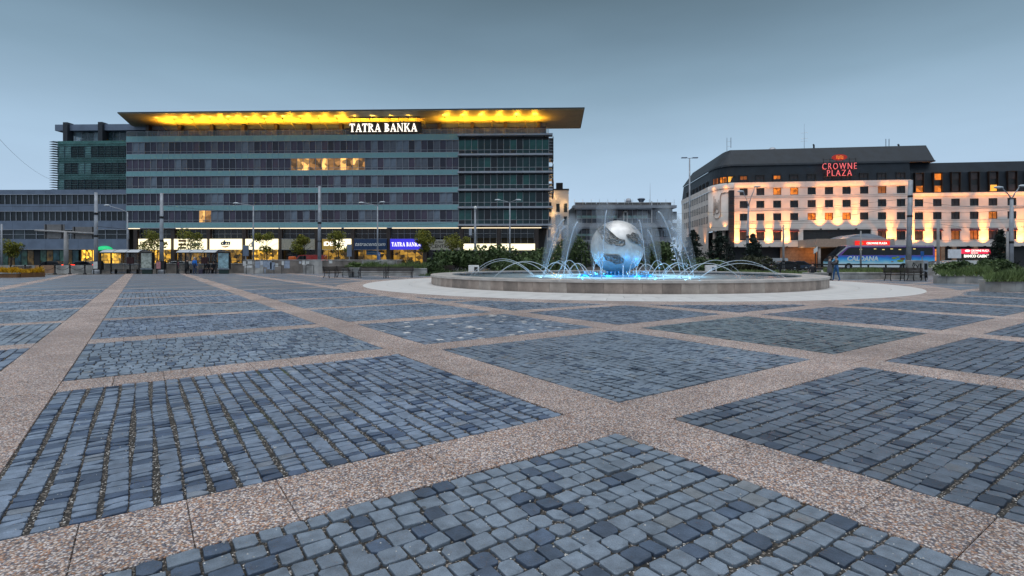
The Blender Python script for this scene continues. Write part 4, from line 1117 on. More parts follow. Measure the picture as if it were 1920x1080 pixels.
for i, px in enumerate(cols_r):
    u_ = HF.u(px, VR)
    for k, zc in ((1, rows_z[1]), (2, rows_z[2])):
        holes.append((u_-.88, u_+.88, zc-.82, zc+.82)); wins.append((u_, zc, 1.76, 1.64, -VR, ('R', i, k)))
    holes.append((u_-.88, u_+.88, 5.95, 8.45)); wins.append((u_, 7.2, 1.76, 2.5, -VR, ('R', i, 3)))
hole_wall(UM, UR, ZWB, 15.6, holes, -VR).build('wall', M_lime, hotel)
q = MB(); q.box(.2, .5, ZWB, UM, 16, ZC+3); q.box(UM, 1.4, ZWB, UR, 16, 20); q.build('core', M_core, hotel)
# horizontal grooves / courses in the stone
for z_ in (5.75, 8.62, 9.75, 10.25, 12.75, 13.15, 15.6, 16.0):
    if z_ > 15.5:
        q = MB(); q.box(0, -.018, z_-.05, UM, -.003, z_+.05)
    else:
        q = MB()
        if z_ < 8.4: q.box(0, -.018, z_-.05, ve0-.1, -.003, z_+.05); q.box(ve1+.1, -.018, z_-.05, UM, -.003, z_+.05)
        else: q.box(0, -.018, z_-.05, UM, -.003, z_+.05)
        q.box(UM, -VR-.018, z_-.05, UR, -VR-.003, z_+.05)
    q.build('string_course', M_limeb, hotel)
for z0, z1, a, b, y in ((ZWT+.003, ZC, 0.0, UM, 0), (15.603, 16.35, UM, UR, -VR)):
    n_ = int((b-a)/2.1)
    for i in range(n_):
        q = MB(); w_ = (b-a)/n_; q.box(a+i*w_+.01, y-.14, z0, a+(i+1)*w_-.01, y+.4, z1); q.build('cornice_block', M_lime, hotel)
lit_w = {('L',2,0): 0, ('L',3,0): 0, ('L',8,0): 2, ('L',4,2): 0, ('L',5,2): 0, ('L',6,2): 0, ('R',4,2): 0, ('R',2,3): 2, ('R',3,3): 2}
fr_me = {}
def window(u_, zc, w_, h_, y, m_, parent, name='window', rz=0):
    key = (w_, h_)
    if key not in fr_me:
        q = MB(); t = .10
        q.box(-w_/2, .10, -h_/2, -w_/2+t, .26, h_/2); q.box(w_/2-t, .10, -h_/2, w_/2, .26, h_/2)
        q.box(-w_/2+t, .10, -h_/2, w_/2-t, .26, -h_/2+t); q.box(-w_/2+t, .10, h_/2-t, w_/2-t, .26, h_/2); q.box(-.03, .12, -h_/2+t, .03, .24, h_/2-t)
        fr_me[key] = q.mesh('window', M_hframe)
    f = inst(fr_me[key], name, parent, (u_, y, zc), rz)
    inst(MB().box(-w_/2+.08, .2, -h_/2+.08, w_/2-.08, .23, h_/2-.08).mesh('pane', m_), 'pane', f)
    return f
rh = random.Random(2)
aw_me = MB().ext_x([(-.55, -.55), (.08, 0.0), (.08, -.6)], -.95, .95).mesh('awning', M_awn)
for u_, zc, w_, h_, y, key in wins:
    m_ = M_hlit[lit_w[key]] if key in lit_w else M_hwin[0 if rh.random() < .75 else 1]
    f = window(u_, zc, w_, h_, y, m_, hotel)
    if h_ > 2: inst(aw_me, 'awning', f, (0, -.02, h_/2+.05))
# corner: curved panel wall, flank wall with narrow windows
cp = offset(curve, 0)
q = skin(curve, [(0, 8.35), (0, ZWT), (.4, ZWT), (.4, 8.35), (0, 8.35)]); q.build('curved_corner_wall', M_lime, hotel, True)
q = skin(curve, [(-.12, ZWT+.004), (-.12, ZC), (.3, ZC)]); q.build('curved_cornice', M_lime, hotel, True)
q = skin([pa, pb], [(0, 0.0), (0, ZWT), (.4, ZWT)]); q.build('flank_wall', M_lime, hotel)
q = skin([pa, pb], [(-.12, ZWT+.004), (-.12, ZC), (.3, ZC)]); q.build('flank_cornice', M_lime, hotel)
q = skin([pa]+curve, [(1.4, 0), (1.4, 8.35)]); q.build('corner_recess', M_core, hotel)
for t_ in (2, 5):
    q = MB(); q.tube([(curve[t_][0]+.6, curve[t_][1]+.9, -.12), (curve[t_][0]+.6, curve[t_][1]+.9, 8.35)], .45, 10); q.build('corner_column', M_limeb, hotel, True)
q = MB(); q.box(-1.15, -.25, 4.45, .02, .5, ZWT-.6); q.build('stair_glazing', glass('dark_stair_glass', (.03,.022,.022)), hotel)
q = MB()
for i in range(9): q.box(-1.16, -.32, 4.6+i*1.6, .03, -.24, 4.7+i*1.6)
q.build('stair_glazing_bars', M_hframe, hotel)
fl = math.hypot(pa[0]-pb[0], pa[1]-pb[1]); fd = ((pa[0]-pb[0])/fl, (pa[1]-pb[1])/fl); frz = math.atan2(-fd[1], -fd[0])
for i in range(11):
    d_ = 1.2+i*2.35; x_, y_ = pb[0]+fd[0]*d_, pb[1]+fd[1]*d_
    for zc in rows_z: window(x_+fd[1]*.24*0+(-.28 if True else 0), y_, zc, 1.3, 1.64, y_, M_hwin[0], hotel, rz=frz) if False else None
    for zc in rows_z:
        f = window(0, 0, 1.3, 1.64, 0, M_hwin[0], hotel); f.location = (x_ + fd[1]*-.13 if False else x_-.16*abs(fd[1]), y_, zc); f.rotation_euler = (0, 0, frz)
# paperclip relief on the curved panel
def on_curve(t, z, d=-.05):
    i = min(7, int(t*8)); f = t*8-i; a, b = curve[i], curve[i+1]; dx, dy = b[0]-a[0], b[1]-a[1]; L = math.hypot(dx, dy)
    return (a[0]+dx*f-dy/L*d, a[1]+dy*f+dx/L*d, z)
clip_lines = []
for t0, t1, ztop, zbot in ((.30, .56, 16.6, 11.6), (.36, .50, 15.9, 12.4), (.42, .45, 15.2, 13.0)):
    pts = [on_curve(t0, ztop)] + [on_curve(t0, zbot+.5)]
    for k in range(7):
        a = math.pi+math.pi*k/6; pts.append(on_curve((t0+t1)/2+(t1-t0)/2*math.cos(a), zbot+.5+.9*math.sin(a)*(t1-t0)/.26))
    pts += [on_curve(t1, ztop-.3)]
    clip_lines.append(pts)
clip_lines[0] += [on_curve(.60, 17.0), on_curve(.7, 17.1), on_curve(.93, 17.0)]
q = MB()
for pts in clip_lines: q.tube(pts, .13, 6)
q.build('looped_wall_relief', M_limeb, hotel, True)
# mansard
mp = path
q = skin(mp, [(.10, ZC-.01), (.55, 23.15)]); q.build('mansard_lower', M_roof, hotel)
q = skin(mp, [(.30, 23.1), (.30, 23.16), (.42, 23.55), (3.2, 27.4), (9.0, 27.5)]); up_ = q.build('mansard_upper', M_roof, hotel)
u_t = HF.u(1735, -3.4); u_b = HF.u(1752, -.5)
q = MB(); q.add([(UM-.1, .42, 23.5), (u_b, .42, 23.5), (u_b, 14, 23.5), (u_t, 3.2, 27.4), (u_t, 11, 27.4), (UM-.1, 3.2, 27.4), (UM-.1, 11, 27.4)],
                [(0,1,3,5), (1,2,4,3), (5,3,4,6)]); q.build('mansard_end', M_roof, hotel)
q = MB(); q.box(UM, .3, 23.2, u_b+.1, 14, 23.5); q.build('roof_ledge', M_dkroof, hotel)
q = MB(); q.add([(UM, 1.0, 16.3), (UR, 1.0, 16.3), (UR, 1.35, 20.9), (UM, 1.35, 20.9), (UR, 2.2, 23.2), (UM, 2.2, 23.2), (UR, 14, 23.25), (UM, 14, 23.25), (UM, 14, 16.3)],
                [(0,1,2,3), (3,2,4,5), (5,4,6,7)]); q.build('right_mansard', M_roof, hotel)
q = MB(); q.add([(UM, 0, ZWB), (UM, .95, ZWB), (UM, .95, ZC), (UM, 0, ZC)], [(0,1,2,3)]); q.build('wall_return', M_lime, hotel)
q = MB(); q.add([(UM, .1, ZC), (UM, 2.3, ZC), (UM, 2.3, 23.2), (UM, .55, 23.2)], [(0,1,2,3)]); q.build('mansard_return', M_roof, hotel)
dl = {1372: 1, 1394.5: 2, 1457.3: 0}
for px in [1372] + cols_l:
    u_ = HF.u(px)
    if u_ < -.2: x_ = u_
    m_ = M_hlit[dl[px]] if px in dl else M_hwin[1]
    f = window(u_, 20.05, 1.62, 1.45, -.02 if px != 1372 else .12, m_, hotel, 'dormer_window')
    q = MB(); q.box(-.95, .02, -.82, -.82, .9, .86); q.box(.82, .02, -.82, .95, .9, .86); q.box(-.95, .02, .76, .95, .9, .9); q.build('dormer_frame', M_hframe, f)
for t_ in (.30, .40, .62, .74):
    p_ = on_curve(t_, 20.05, -.08); a_ = on_curve(min(1, t_+.05), 0)
    ang = math.atan2(a_[1]-on_curve(t_, 0)[1], a_[0]-on_curve(t_, 0)[0])
    f = window(0, 0, 1.3, 1.5, 0, M_hlit[0] if t_ > .5 else M_hlit[2], hotel, 'dormer_window'); f.location = p_; f.rotation_euler = (0, 0, ang)
for i in range(7):
    d_ = 1.5+i*3.4; f = window(0, 0, 1.3, 1.5, 0, M_hwin[1], hotel, 'dormer_window'); f.location = (pb[0]+fd[0]*d_-.15, pb[1]+fd[1]*d_, 20.05); f.rotation_euler = (0, 0, frz)
dr = {(0,1): 0, (1,0): 0, (1,1): 0, (4,1): 1}
for i, px in enumerate(cols_r):
    u_ = HF.u(px, VR)
    q = MB(); q.box(u_-.95, .55, 16.6, u_-.8, 1.5, 20.75); q.box(u_+.8, .55, 16.6, u_+.95, 1.5, 20.75); q.box(u_-.95, .55, 20.75, u_+.95, 1.5, 20.9); q.box(u_-.8, 1.0, 16.6, u_+.8, 1.05, 20.75)
    s_ = q.build('dormer_bay', M_hframe, hotel)
    for k, zc in ((0, 19.9), (1, 17.25)):
        m_ = M_hlit[dr[(i, k)]] if (i, k) in dr else M_hwin[1]
        inst(MB().box(u_-.72, .9, zc-.68, u_+.72, .97, zc+.68).mesh('pane', m_), 'pane', s_)
# roof top details
def roofpt(px, py, v): return (HF.u(px, v), -v, HF.z(px, py, v))
q = MB(); a = roofpt(1363, 285, -3.6)
q.tube([a, (a[0], a[1], a[2]+3.4)], .07, 6); q.tube([(a[0]+.9, a[1], a[2]+1.0), (a[0]+.9, a[1], a[2]+3.4)], .09, 6); q.tube([(a[0], a[1], a[2]+1.3), (a[0]+.9, a[1], a[2]+1.3)], .03, 5); q.tube([(a[0], a[1], a[2]+2.5), (a[0]+.9, a[1], a[2]+2.5)], .03, 5)
q.build('roof_antenna', M_steel, hotel)
q = MB(); a = roofpt(1508, 281, -6); q.tube([a, (a[0], a[1], a[2]+6.2)], [.07,.02], 6)
for h_ in (2.0, 2.6, 4.0): q.tube([(a[0]-.8, a[1], a[2]+h_), (a[0]+.8, a[1], a[2]+h_+.1)], .03, 5)
q.build('roof_antenna', M_steel, hotel)
for px in (1661, 1667):
    q = MB(); a = roofpt(px, 279, -6); q.tube([a, (a[0], a[1], a[2]+2.3)], .10, 6); q.build('roof_antenna', M_steel, hotel)
q = MB(); a = roofpt(1448, 283, -7); q.lathe([(.01, .9), (.5, .75), (.85, .35), (.95, 0)], 14, a[0], a[1]); o = q.build('satellite_dish', M_alu, hotel, True); o.location = (0, 0, a[2])
for px in (1526, 1685):
    q = MB(); a = roofpt(px, 279, -6); q.tube([a, (a[0], a[1], a[2]+.9), (a[0]-.2, a[1], a[2]+1.0)], .2, 8); q.build('roof_vent', M_black, hotel)
# lettering on the roof
E_pink = emis('lit_letter_pink', (1,.17,.19), .75, (.5,.1,.1)); E_redoval = mat('red_oval', (.35,.02,.015), .4, emit=(1,.05,.02), estr=.18)
E_orange = emis('oval_wave', (1,.28,.05), .55, (.4,.1,.02))
hs = thing('hotel_roof_sign', 'pink-lit CROWNE PLAZA letters with red oval emblem on hotel roof', 'sign', HF.w(HF.u(1574, .6), .6, 0), HF.rz)
zc1, zc2 = hz(1574, 317, .6), hz(1574, 329.5, .6)
ww = HF.u(1606, .6)-HF.u(1542, .6)
for tx, zz, w_, h_ in (('CROWNE', zc1, ww, 1.35), ('PLAZA', zc2, ww*.72, 1.3)):
    inst(text_mesh(tx, h_, .16, E_pink, bold=-.016, width=w_, spacing=1.3), 'lettering', hs, (0, 0, zz))
q = MB(); zo = hz(1574, 295, .6); ov = [(1.6*math.cos(2*math.pi*i/28), zo+.68*math.sin(2*math.pi*i/28)) for i in range(28)]; q.ext_y(ov, -.1, .12); em = q.build('oval_emblem', E_redoval, hs)
for s_ in (-.28, 0, .28):
    q = MB(); q.tube([(-.75+1.5*i/12, -.14, zo+s_*.9+.10*math.sin(i/12*4*math.pi)) for i in range(13)], .075, 5); q.build('emblem_wave', E_orange, em)
q = MB()
for i in range(6): q.tube([(-ww/2+.3+i*ww/5.3, .15, zc2-.1), (-ww/2+.3+i*ww/5.3, .15, zo-.2)], .05, 5)
for zz in (zc1-.1, zc2-.1, zo-.4): q.tube([(-ww/2, .15, zz), (ww/2, .15, zz)], .05, 5)
for i in range(4): q.tube([(-ww/2+.5+i*ww/3.5, .15, zc1), (-ww/2+.5+i*ww/3.5, 1.6, zc1)], .05, 5)
q.build('sign_frame', M_black, hs)
# uplights
def uplight(px, z0, v=0.0, e=300, spot=62, top=None):
    u_ = HF.u(px, v); q = MB(); q.box(u_-.15, -v-.75, z0-.12, u_+.15, -v-.35, z0+.06); q.build('uplight', M_black, hotel)
    lamp('SPOT', HF.w(u_, v+1.25, z0-.2), e*1.15, (1,.34,.075), size=.1, target=HF.w(u_, v+.2, z0+8), spot=95, blend=1.0, name='orange_beam')
    lamp('SPOT', HF.w(u_, v+1.1, z0-.1), e*3.4, (1,.36,.08), size=.1, target=HF.w(u_, v, z0+8.5), spot=26, blend=1.0, name='orange_beam')
    lamp('SPOT', HF.w(u_, v+.55, z0+.1), e*.035, (1,.40,.10), size=.08, target=HF.w(u_, v+.02, z0+5), spot=spot, blend=.7, name='orange_uplight')
for px in (1381, 1411, 1441, 1474, 1668.5): uplight(px, ZWB+.05, 0, 4200)
for px in (1537, 1570, 1603): uplight(px, 8.45, 0, 2800)
for px in (1713, 1740, 1843, 1913, 1985): uplight(px, ZWB+.05, VR, 4200)
for px in (1774, 1812): uplight(px, ZWB+.05, VR, 500)
for t_ in (.12, .72):
    a = on_curve(t_, 8.3, -.5); dx, dy = HF.d
    W_ = HF.w(a[0], -a[1], 8.3); lamp('SPOT', W_, 900, (1,.40,.10), size=.08, target=HF.w(on_curve(t_, 0, -.1)[0], -on_curve(t_, 0, -.1)[1], 14.5), spot=62, blend=.7, name='orange_uplight')
    q = MB(); q.cbox(a[0], a[1], 8.2, .3, .3, .16); q.build('uplight', M_black, hotel)
for d_ in (3.0, 11.5, 20):
    a = (pb[0]+fd[0]*d_-.7, pb[1]+fd[1]*d_); lamp('SPOT', HF.w(a[0], -a[1], 4.5), 1000, (1,.40,.10), size=.08, target=HF.w(a[0]+.4, -a[1], 10.5), spot=62, blend=.7, name='orange_uplight')
    q = MB(); q.cbox(a[0], a[1], 4.4, .3, .3, .16); q.build('uplight', M_black, hotel)
# warm wash along the cornices: linear lamps under the roof edge
def strip_lamp(u0, u1, v, z, e):
    d = bpy.data.lights.new('cornice_strip', 'AREA'); d.shape = 'RECTANGLE'; d.size = u1-u0; d.size_y = .12; d.energy = e; d.color = (1,.36,.06)
    o = bpy.data.objects.new('cornice_strip', d); COL.objects.link(o); o.location = HF.w((u0+u1)/2, v+.75, z)
    n_ = Vector((-HF.n[0], -HF.n[1], .35)).normalized(); x_ = Vector((HF.d[0], HF.d[1], 0)); y_ = n_.cross(x_)*-1
    zax = -n_; yax = zax.cross(x_); o.rotation_euler = Matrix((x_, yax, zax)).transposed().to_euler()
for a, b in ((1378, 1440), (1470, 1500), (1530, 1620), (1650, 1706)): strip_lamp(HF.u(a), HF.u(b), 0, 18.35, (HF.u(b)-HF.u(a))*6)
for a, b in ((1712, 1770), (1780, 1815), (1830, 1960)): strip_lamp(HF.u(a, VR), HF.u(b, VR), VR, 15.75, (HF.u(b)-HF.u(a))*6)
for t_ in (.3, .75):
    a = on_curve(t_, 18.3, -.7); lamp('POINT', HF.w(a[0], -a[1], 18.3), 36, (1,.36,.06), size=.1, name='cornice_lamp')
# ground storey
q = MB(); q.box(0, 1.6, -.12, UR, 1.9, ZWB-.01); q.build('ground_floor_wall', M_core, hotel)
q = MB(); q.box(.0, -.02, ZWB-.02, UM, 1.6, ZWB-.002); q.build('overhang_soffit', M_core, hotel)
a, b = HF.u(1463, -.6), HF.u(1532, -.6)
nr = 6; ncol = 12
for r_ in range(nr):
    for c_ in range(ncol):
        x0 = a+(b-a)*c_/ncol; q = MB(); q.box(x0+.01, .6, -.12+r_*.755+.01, x0+(b-a)/ncol-.01, 1.0, -.12+(r_+1)*.755-.01); q.build('stone_block', M_peach, hotel)
q = MB(); q.box(a, .72, -.12, b, 1.1, 4.4); q.build('stone_backing', M_col, hotel)
lamp('POINT', HF.w(HF.u(1531, 1.5), 1.5, 3.0), 130, (1,.45,.12), size=.15, name='porch_lamp')
lamp('POINT', HF.w(HF.u(1500, 1.8), 2.0, 3.6), 90, (1,.5,.2), size=.15, name='porch_lamp')
q = MB(); q.box(HF.u(1736, -.9), .9, .0, HF.u(1757, -.9), 1.0, 3.9); lo = q.build('lit_doorway', emis('lit_door', (1,.27,.03), .9, (.4,.15,.03), .5, 1.2), hotel)
q = MB()
for px in (1736, 1743, 1750, 1757): q.box(HF.u(px, -.8)-.06, .8, 0, HF.u(px, -.8)+.06, .88, 3.95)
for z_ in (1.2, 2.3, 3.3): q.box(HF.u(1736, -.8), .8, z_, HF.u(1757, -.8), .88, z_+.08)
q.build('door_frame', M_hframe, lo)
for px in (1722, 1768, 1790, 1830, 1880):
    q = MB(); q.box(HF.u(px, -.5)-.4, .5, -.12, HF.u(px, -.5)+.4, 1.3, ZWB-.03); q.build('ground_floor_pier', M_peach, hotel)
# entrance canopy
M_can = mat('canopy_panel', (.40,.38,.35), .5, var=.08); M_cano = mat('canopy_peach', (.45,.31,.23), .55, var=.08)
ca0, ca1 = HF.u(1530, 9), HF.u(1678, 9); czt, czb = HF.z(1600, 447.5, 9), HF.z(1600, 463, 9)
q = MB(); q.box(ca0, -9, czb, ca1, .2, czt); q.build('entrance_canopy', M_can, hotel)
q = MB(); q.box(ca0, -9.02, czb+.02, HF.u(1587, 9), -9.003, czt-.02); q.build('canopy_fascia', M_cano, hotel)
q = MB(); x0, x1 = HF.u(1587, 8.5), HF.u(1660, 8.5); n_ = 14
arcp = [(x0+(x1-x0)*i/n_, czt+1.05*math.sin(math.pi*i/n_)**.8) for i in range(n_+1)]
q.ext_y([arcp[i] for i in range(n_+1)][::-1], -8.5, .0); q.build('canopy_barrel_roof', M_alu, hotel)
for px in (1536, 1600, 1672):
    q = MB(); q.tube([(HF.u(px, 8.5), -8.5, -.12), (HF.u(px, 8.5), -8.5, czb)], .28, 10); q.build('canopy_column', M_limeb, hotel, True)
lamp('POINT', HF.w(HF.u(1575, 6), 6, czt+.6), 40, (1,.5,.15), size=.2, name='canopy_lamp')
cs = thing('canopy_sign', 'red glowing CROWNE PLAZA box sign on the entrance canopy', 'sign', HF.w(HF.u(1635, 9.05), 9.05, HF.z(1635, 461, 9)), HF.rz)
W_ = HF.u(1667, 9)-HF.u(1603, 9); H_ = HF.z(1635, 451.5, 9)-HF.z(1635, 461, 9)
E_redp = emis('lit_red_panel', (1,.02,.01), .85, (.5,.02,.02))
q = MB(); q.box(-W_/2, -.25, 0, W_/2, .02, H_); q.build('panel', E_redp, cs)
inst(text_mesh('CROWNE PLAZA', H_*.42, .05, E_white, bold=.02, width=W_*.6), 'lettering', cs, (.12*W_, -.28, H_*.3))
q = MB(); q.ext_y([(-.34*W_+.42*math.cos(2*math.pi*i/20), H_*.5+.26*math.sin(2*math.pi*i/20)) for i in range(20)], -.28, -.252); q.build('oval_emblem', E_orange, cs)

# ------------------------------------------------------------------ glass pavilion in the middle
CF = Front(1076, 127, 1262, 127)
cb = thing('terraced_office_block', 'grey glass office block with terraces behind the fountain globe', 'building', (CF.o[0], CF.o[1], 0), 0)
def cz(py, v=0): return PZ(py, 127-v)
Wc = CF.L
M_band = mat('slate_band', (.30,.33,.38), .5, var=.1); M_pfr = mat('pale_window_frame', (.55,.58,.62), .45, var=.05)
q = MB(); q.box(.6, 1.2, 0, Wc-.3, 18, cz(382)); q.build('core', M_core, cb)
for a, b, v in ((386, 391, 1.6), (419, 427, 1.6), (450, 454, .5)):
    q = MB(); q.box(-.3, -v, cz(b), Wc+.4, 2, cz(a)); q.build('floor_slab', M_band, cb)
    q = MB(); q.box(.2, -v+.3, cz(b)-.28, Wc*.77, 1.0, cz(b)-.02); q.build('slab_light_band', M_alu, cb)
G_pav = [glass('pavilion_pane_a', (.10,.085,.10)), glass('pavilion_pane_b', (.07,.08,.105)), glass('pavilion_pane_c', (.30,.36,.43), .15), glass('pavilion_pane_teal', (.42,.66,.63), .1)]
npv = 15
for a, b, r_ in ((392, 419, 0), (429, 450, 1), (456, 490, 2)):
    w_ = Wc*.77/npv; h_ = cz(a)-cz(b); zl = cz(b)
    for i in range(npv):
        c = rb.choices(range(3), weights=[4,5,1])[0]
        inst(pane_mesh(w_-.08, h_*.36, G_pav[1] if r_ < 2 else G_dark[1]), 'pane', cb, (.8+i*w_, .9, zl)); 
        inst(pane_mesh(w_-.08, h_*.2, G_pav[3] if (r_ == 0 and i < 14 and i != 8) or (r_ == 1 and i < 6) else G_pav[c]), 'pane', cb, (.8+i*w_, .9, zl+h_*.37))
        inst(pane_mesh(w_-.08, h_*.42, G_pav[c]), 'pane', cb, (.8+i*w_, .9, zl+h_*.58))
    q = MB()
    for i in range(npv+1): q.box(.8+i*w_-.05, .7, zl, .8+i*w_+.03, .95, zl+h_)
    q.box(.8, .72, zl+h_*.36, Wc*.77+.8, .94, zl+h_*.38); q.build('window_frame', M_pfr, cb)
for k, (a, b) in enumerate(((392, 419), (429, 450))):
    x0 = Wc*.80; q = MB(); q.box(x0, .5, cz(b), Wc, 1.2, cz(a)); q.build('side_wall', M_band, cb)
    for i in range(3):
        f = window(x0+1.2+i*2.2*.9, (cz(a)+cz(b))/2+.2, 1.3, (cz(a)-cz(b))*.55, .22, G_pav[2], cb)
q = MB(); x_ = Wc*.52; q.box(x_-.5, -.2, cz(418), x_-.35, .4, cz(396)); q.box(x_+.35, -.2, cz(418), x_+.5, .4, cz(396)); q.box(x_-.5, -.2, cz(398), x_+.5, .4, cz(396)); q.build('terrace_door_frame', M_white, cb)
q = MB(); x_ = Wc*.775; q.box(x_-.12, -1.0, cz(450), x_+.12, -.7, cz(378)); q.build('corner_post', M_pfr, cb)
q = MB()
for i in range(13): q.tube([(i*(Wc-.2)/12, -1.5, cz(386)), (i*(Wc-.2)/12, -1.5, cz(375))], .035, 5)
for py in (381, 384): q.tube([(0, -1.5, cz(py)), (Wc, -1.5, cz(py))], .025, 5)
q.build('roof_railing', M_steel, cb)
for i in range(9):
    q = MB(); q.box(.3+i*(Wc-.6)/9+.05, .3, cz(386), .3+(i+1)*(Wc-.6)/9-.05, .5, cz(379)); q.build('parapet_panel', M_core if i % 3 else M_hwin[1], cb)
x_ = Wc*(1210-1076)/186
q = MB(); q.lathe([(.5, cz(377)), (.55, cz(375)), (1.0, cz(370)), (1.0, cz(369.4)), (.6, cz(368))], 10, x_, 4); q.box(x_-.6, 3.5, cz(380), x_+.6, 4.5, cz(376.8)); q.build('roof_ventilator', M_grey, cb)
x_ = Wc*(1187-1076)/186; q = MB(); q.lathe([(.75, cz(380)), (.78, cz(372)), (.5, cz(368)), (.05, cz(367))], 10, x_, 5); q.build('roof_tank', M_alu, cb)
q = MB(); x_ = Wc*(1225-1076)/186; q.tube([(x_, 3, cz(380)), (x_, 3, cz(340))], [.07,.02], 5); q.build('roof_antenna', M_steel, cb)

# ------------------------------------------------------------------ white apartment house
wh = thing('apartment_house', 'narrow white apartment house with projecting bay windows beside the bank', 'building', (PX(1024, 124), 124, 0), R(-4))
a0 = (PX(1024, 124), 124); Lw = (PX(1066, 124)-PX(1024, 124)); dx, dy = Lw*math.cos(R(-4)), Lw*math.sin(R(-4))
M_render = mat('white_render', (.78,.75,.72), .8, var=.06, scale=.4)
zt_ = PZ(357, 124)
q = MB(); q.box(-6, 0, 0, Lw, 12, zt_); q.build('wall', M_render, wh)
q = MB(); q.box(-6, -.1, zt_+.003, Lw+.1, 12.1, zt_+.35); q.build('roof', M_dkroof, wh)
q = MB(); q.box(Lw*.45, 1.5, zt_+.35, Lw*.75, 4, zt_+2.0); q.tube([(Lw*.3, 2, zt_+.3), (Lw*.3, 2, zt_+2.6)], .25, 8); q.build('chimney', M_black, wh)
rw = random.Random(9)
for k in range(5):
    for i in range(6):
        x_ = .9+i*1.75+rw.uniform(-.2, .2)
        if x_ > Lw-.6: continue
        z_ = 1.8+k*3.0
        if (i+k) % 3 == 1:
            q = MB(); q.box(x_-.55, -.6, z_-1.1, x_+.55, -.003, z_+1.3); b_ = q.build('bay_window', M_grey, wh)
            inst(MB().box(x_-.45, -.64, z_-.9, x_+.45, -.603, z_+1.1).mesh('pane', rw.choice(G_dark+[G_main[3]])), 'pane', b_)
        else:
            q = MB(); q.box(x_-.4, -.06, z_-1, x_+.4, .02, z_+1); b_ = q.build('window', M_hframe, wh)
            inst(MB().box(x_-.32, -.09, z_-.9, x_+.32, -.062, z_+.9).mesh('pane', rw.choice(G_dark)), 'pane', b_)
for x_, z_ in ((1.7, 16.5), (1.7, 12.4), (1.9, 8.4), (2.0, 4.5), (4.2, 14.6)):
    c_, s_ = dx/Lw, dy/Lw; lamp('POINT', (a0[0]+c_*x_+s_*1.1, a0[1]+s_*x_-c_*1.1, z_), 70, (1,.58,.22), size=.15, name='wall_lamp')
# ------------------------------------------------------------------ walls at the edge of the square
M_poster = [mat('paper_poster_a', (.55,.57,.62), .8), mat('paper_poster_b', (.33,.38,.47), .8), mat('paper_poster_c', (.70,.70,.68), .8)]
Yp = 55.6
pw_ = thing('parapet_wall', 'long grey concrete parapet covered in paper posters behind the bike stands', 'wall', (PX(457, Yp), Yp, 0))
Lp = PX(752, Yp)-PX(457, Yp); n_ = 8
for i in range(n_):
    q = MB(); q.box(i*Lp/n_+.01, 0, 0, (i+1)*Lp/n_-.01, .35, 1.40); q.build('wall_panel', M_brown if i % 3 else M_conc, pw_)
q = MB(); q.box(-.05, -.05, 1.403, Lp+.05, .40, 1.49); q.build('coping', M_conc, pw_)
rq = random.Random(4)
for px, py, w_, h_, c in [(460,494,.5,.5,2),(467,491,.6,.5,2),(466,500,.8,.25,2),(483,496,.5,.7,1),(490,492,.35,.6,0),(497,494,.4,.8,1),(505,497,.5,.9,1),(511,499,.5,.8,1),(519,497,.3,.35,2),(531,493,.3,.45,2),(538,496,.6,.8,1),(563,492,.25,.25,0),(570,492,.4,.5,2),(574,492,.2,.4,2),(578,492,.2,.3,2),(620,491,.35,.3,2),(497,508,.12,.5,1)]:
    x_ = PX(px, Yp)-PX(457, Yp); z_ = PZ(py, Yp)
    q = MB(); q.box(x_-w_/2, -.012, z_-h_/2, x_+w_/2, -.003, z_+h_/2); q.build('poster', M_poster[c], pw_)
Ys = 51.5
sw_ = thing('stair_wall', 'sloping stairway wall with pale slanted coping beside the parapet', 'wall', (PX(655, Ys), Ys, 0))
x1 = PX(735, Ys)-PX(655, Ys)
q = MB(); q.ext_y([(0, 0), (x1, 0), (x1, 1.38), (x1-1.0, 1.38), (0, .55)], 0, 2.2); q.build('wall', M_conc, sw_)
q = MB(); q.ext_y([(-.05, .553), (x1-1.0, 1.383), (x1-1.0, 1.50), (-.05, .67)], -.06, 2.3); q.build('slanted_coping', mat('pale_coping', (.52,.51,.49), .6), sw_)
Ym = 61.0
mw = thing('underpass_wall', 'brown concrete wall behind the bus shelters', 'wall', (PX(186, Ym), Ym, -.13))
Lm = PX(470, Ym)-PX(186, Ym)
for i in range(9):
    q = MB(); q.box(i*Lm/9+.01, 0, 0, (i+1)*Lm/9-.01, .4, 1.12); q.build('wall_panel', M_brown, mw)
q = MB(); q.box(0, -.06, 1.123, Lm, .46, 1.2); q.build('coping', M_conc, mw)
q = MB(); q.tube([(0, .2, 1.55), (Lm, .2, 1.55)], .03, 6)
for i in range(14): q.tube([(i*Lm/13, .2, 1.2), (i*Lm/13, .2, 1.55)], .025, 5)
q.build('handrail', M_black, mw)
Yl = 58.0
lw_ = thing('roadside_wall', 'low beige concrete wall behind the chained bollards', 'wall', (PX(-160, Yl), Yl, -.13))
Ll = PX(178, Yl)-PX(-160, Yl)
for i in range(9):
    q = MB(); q.box(i*Ll/9+.01, 0, 0, (i+1)*Ll/9-.01, .35, 1.0); q.build('wall_panel', M_conc if i != 6 else M_peach, lw_)

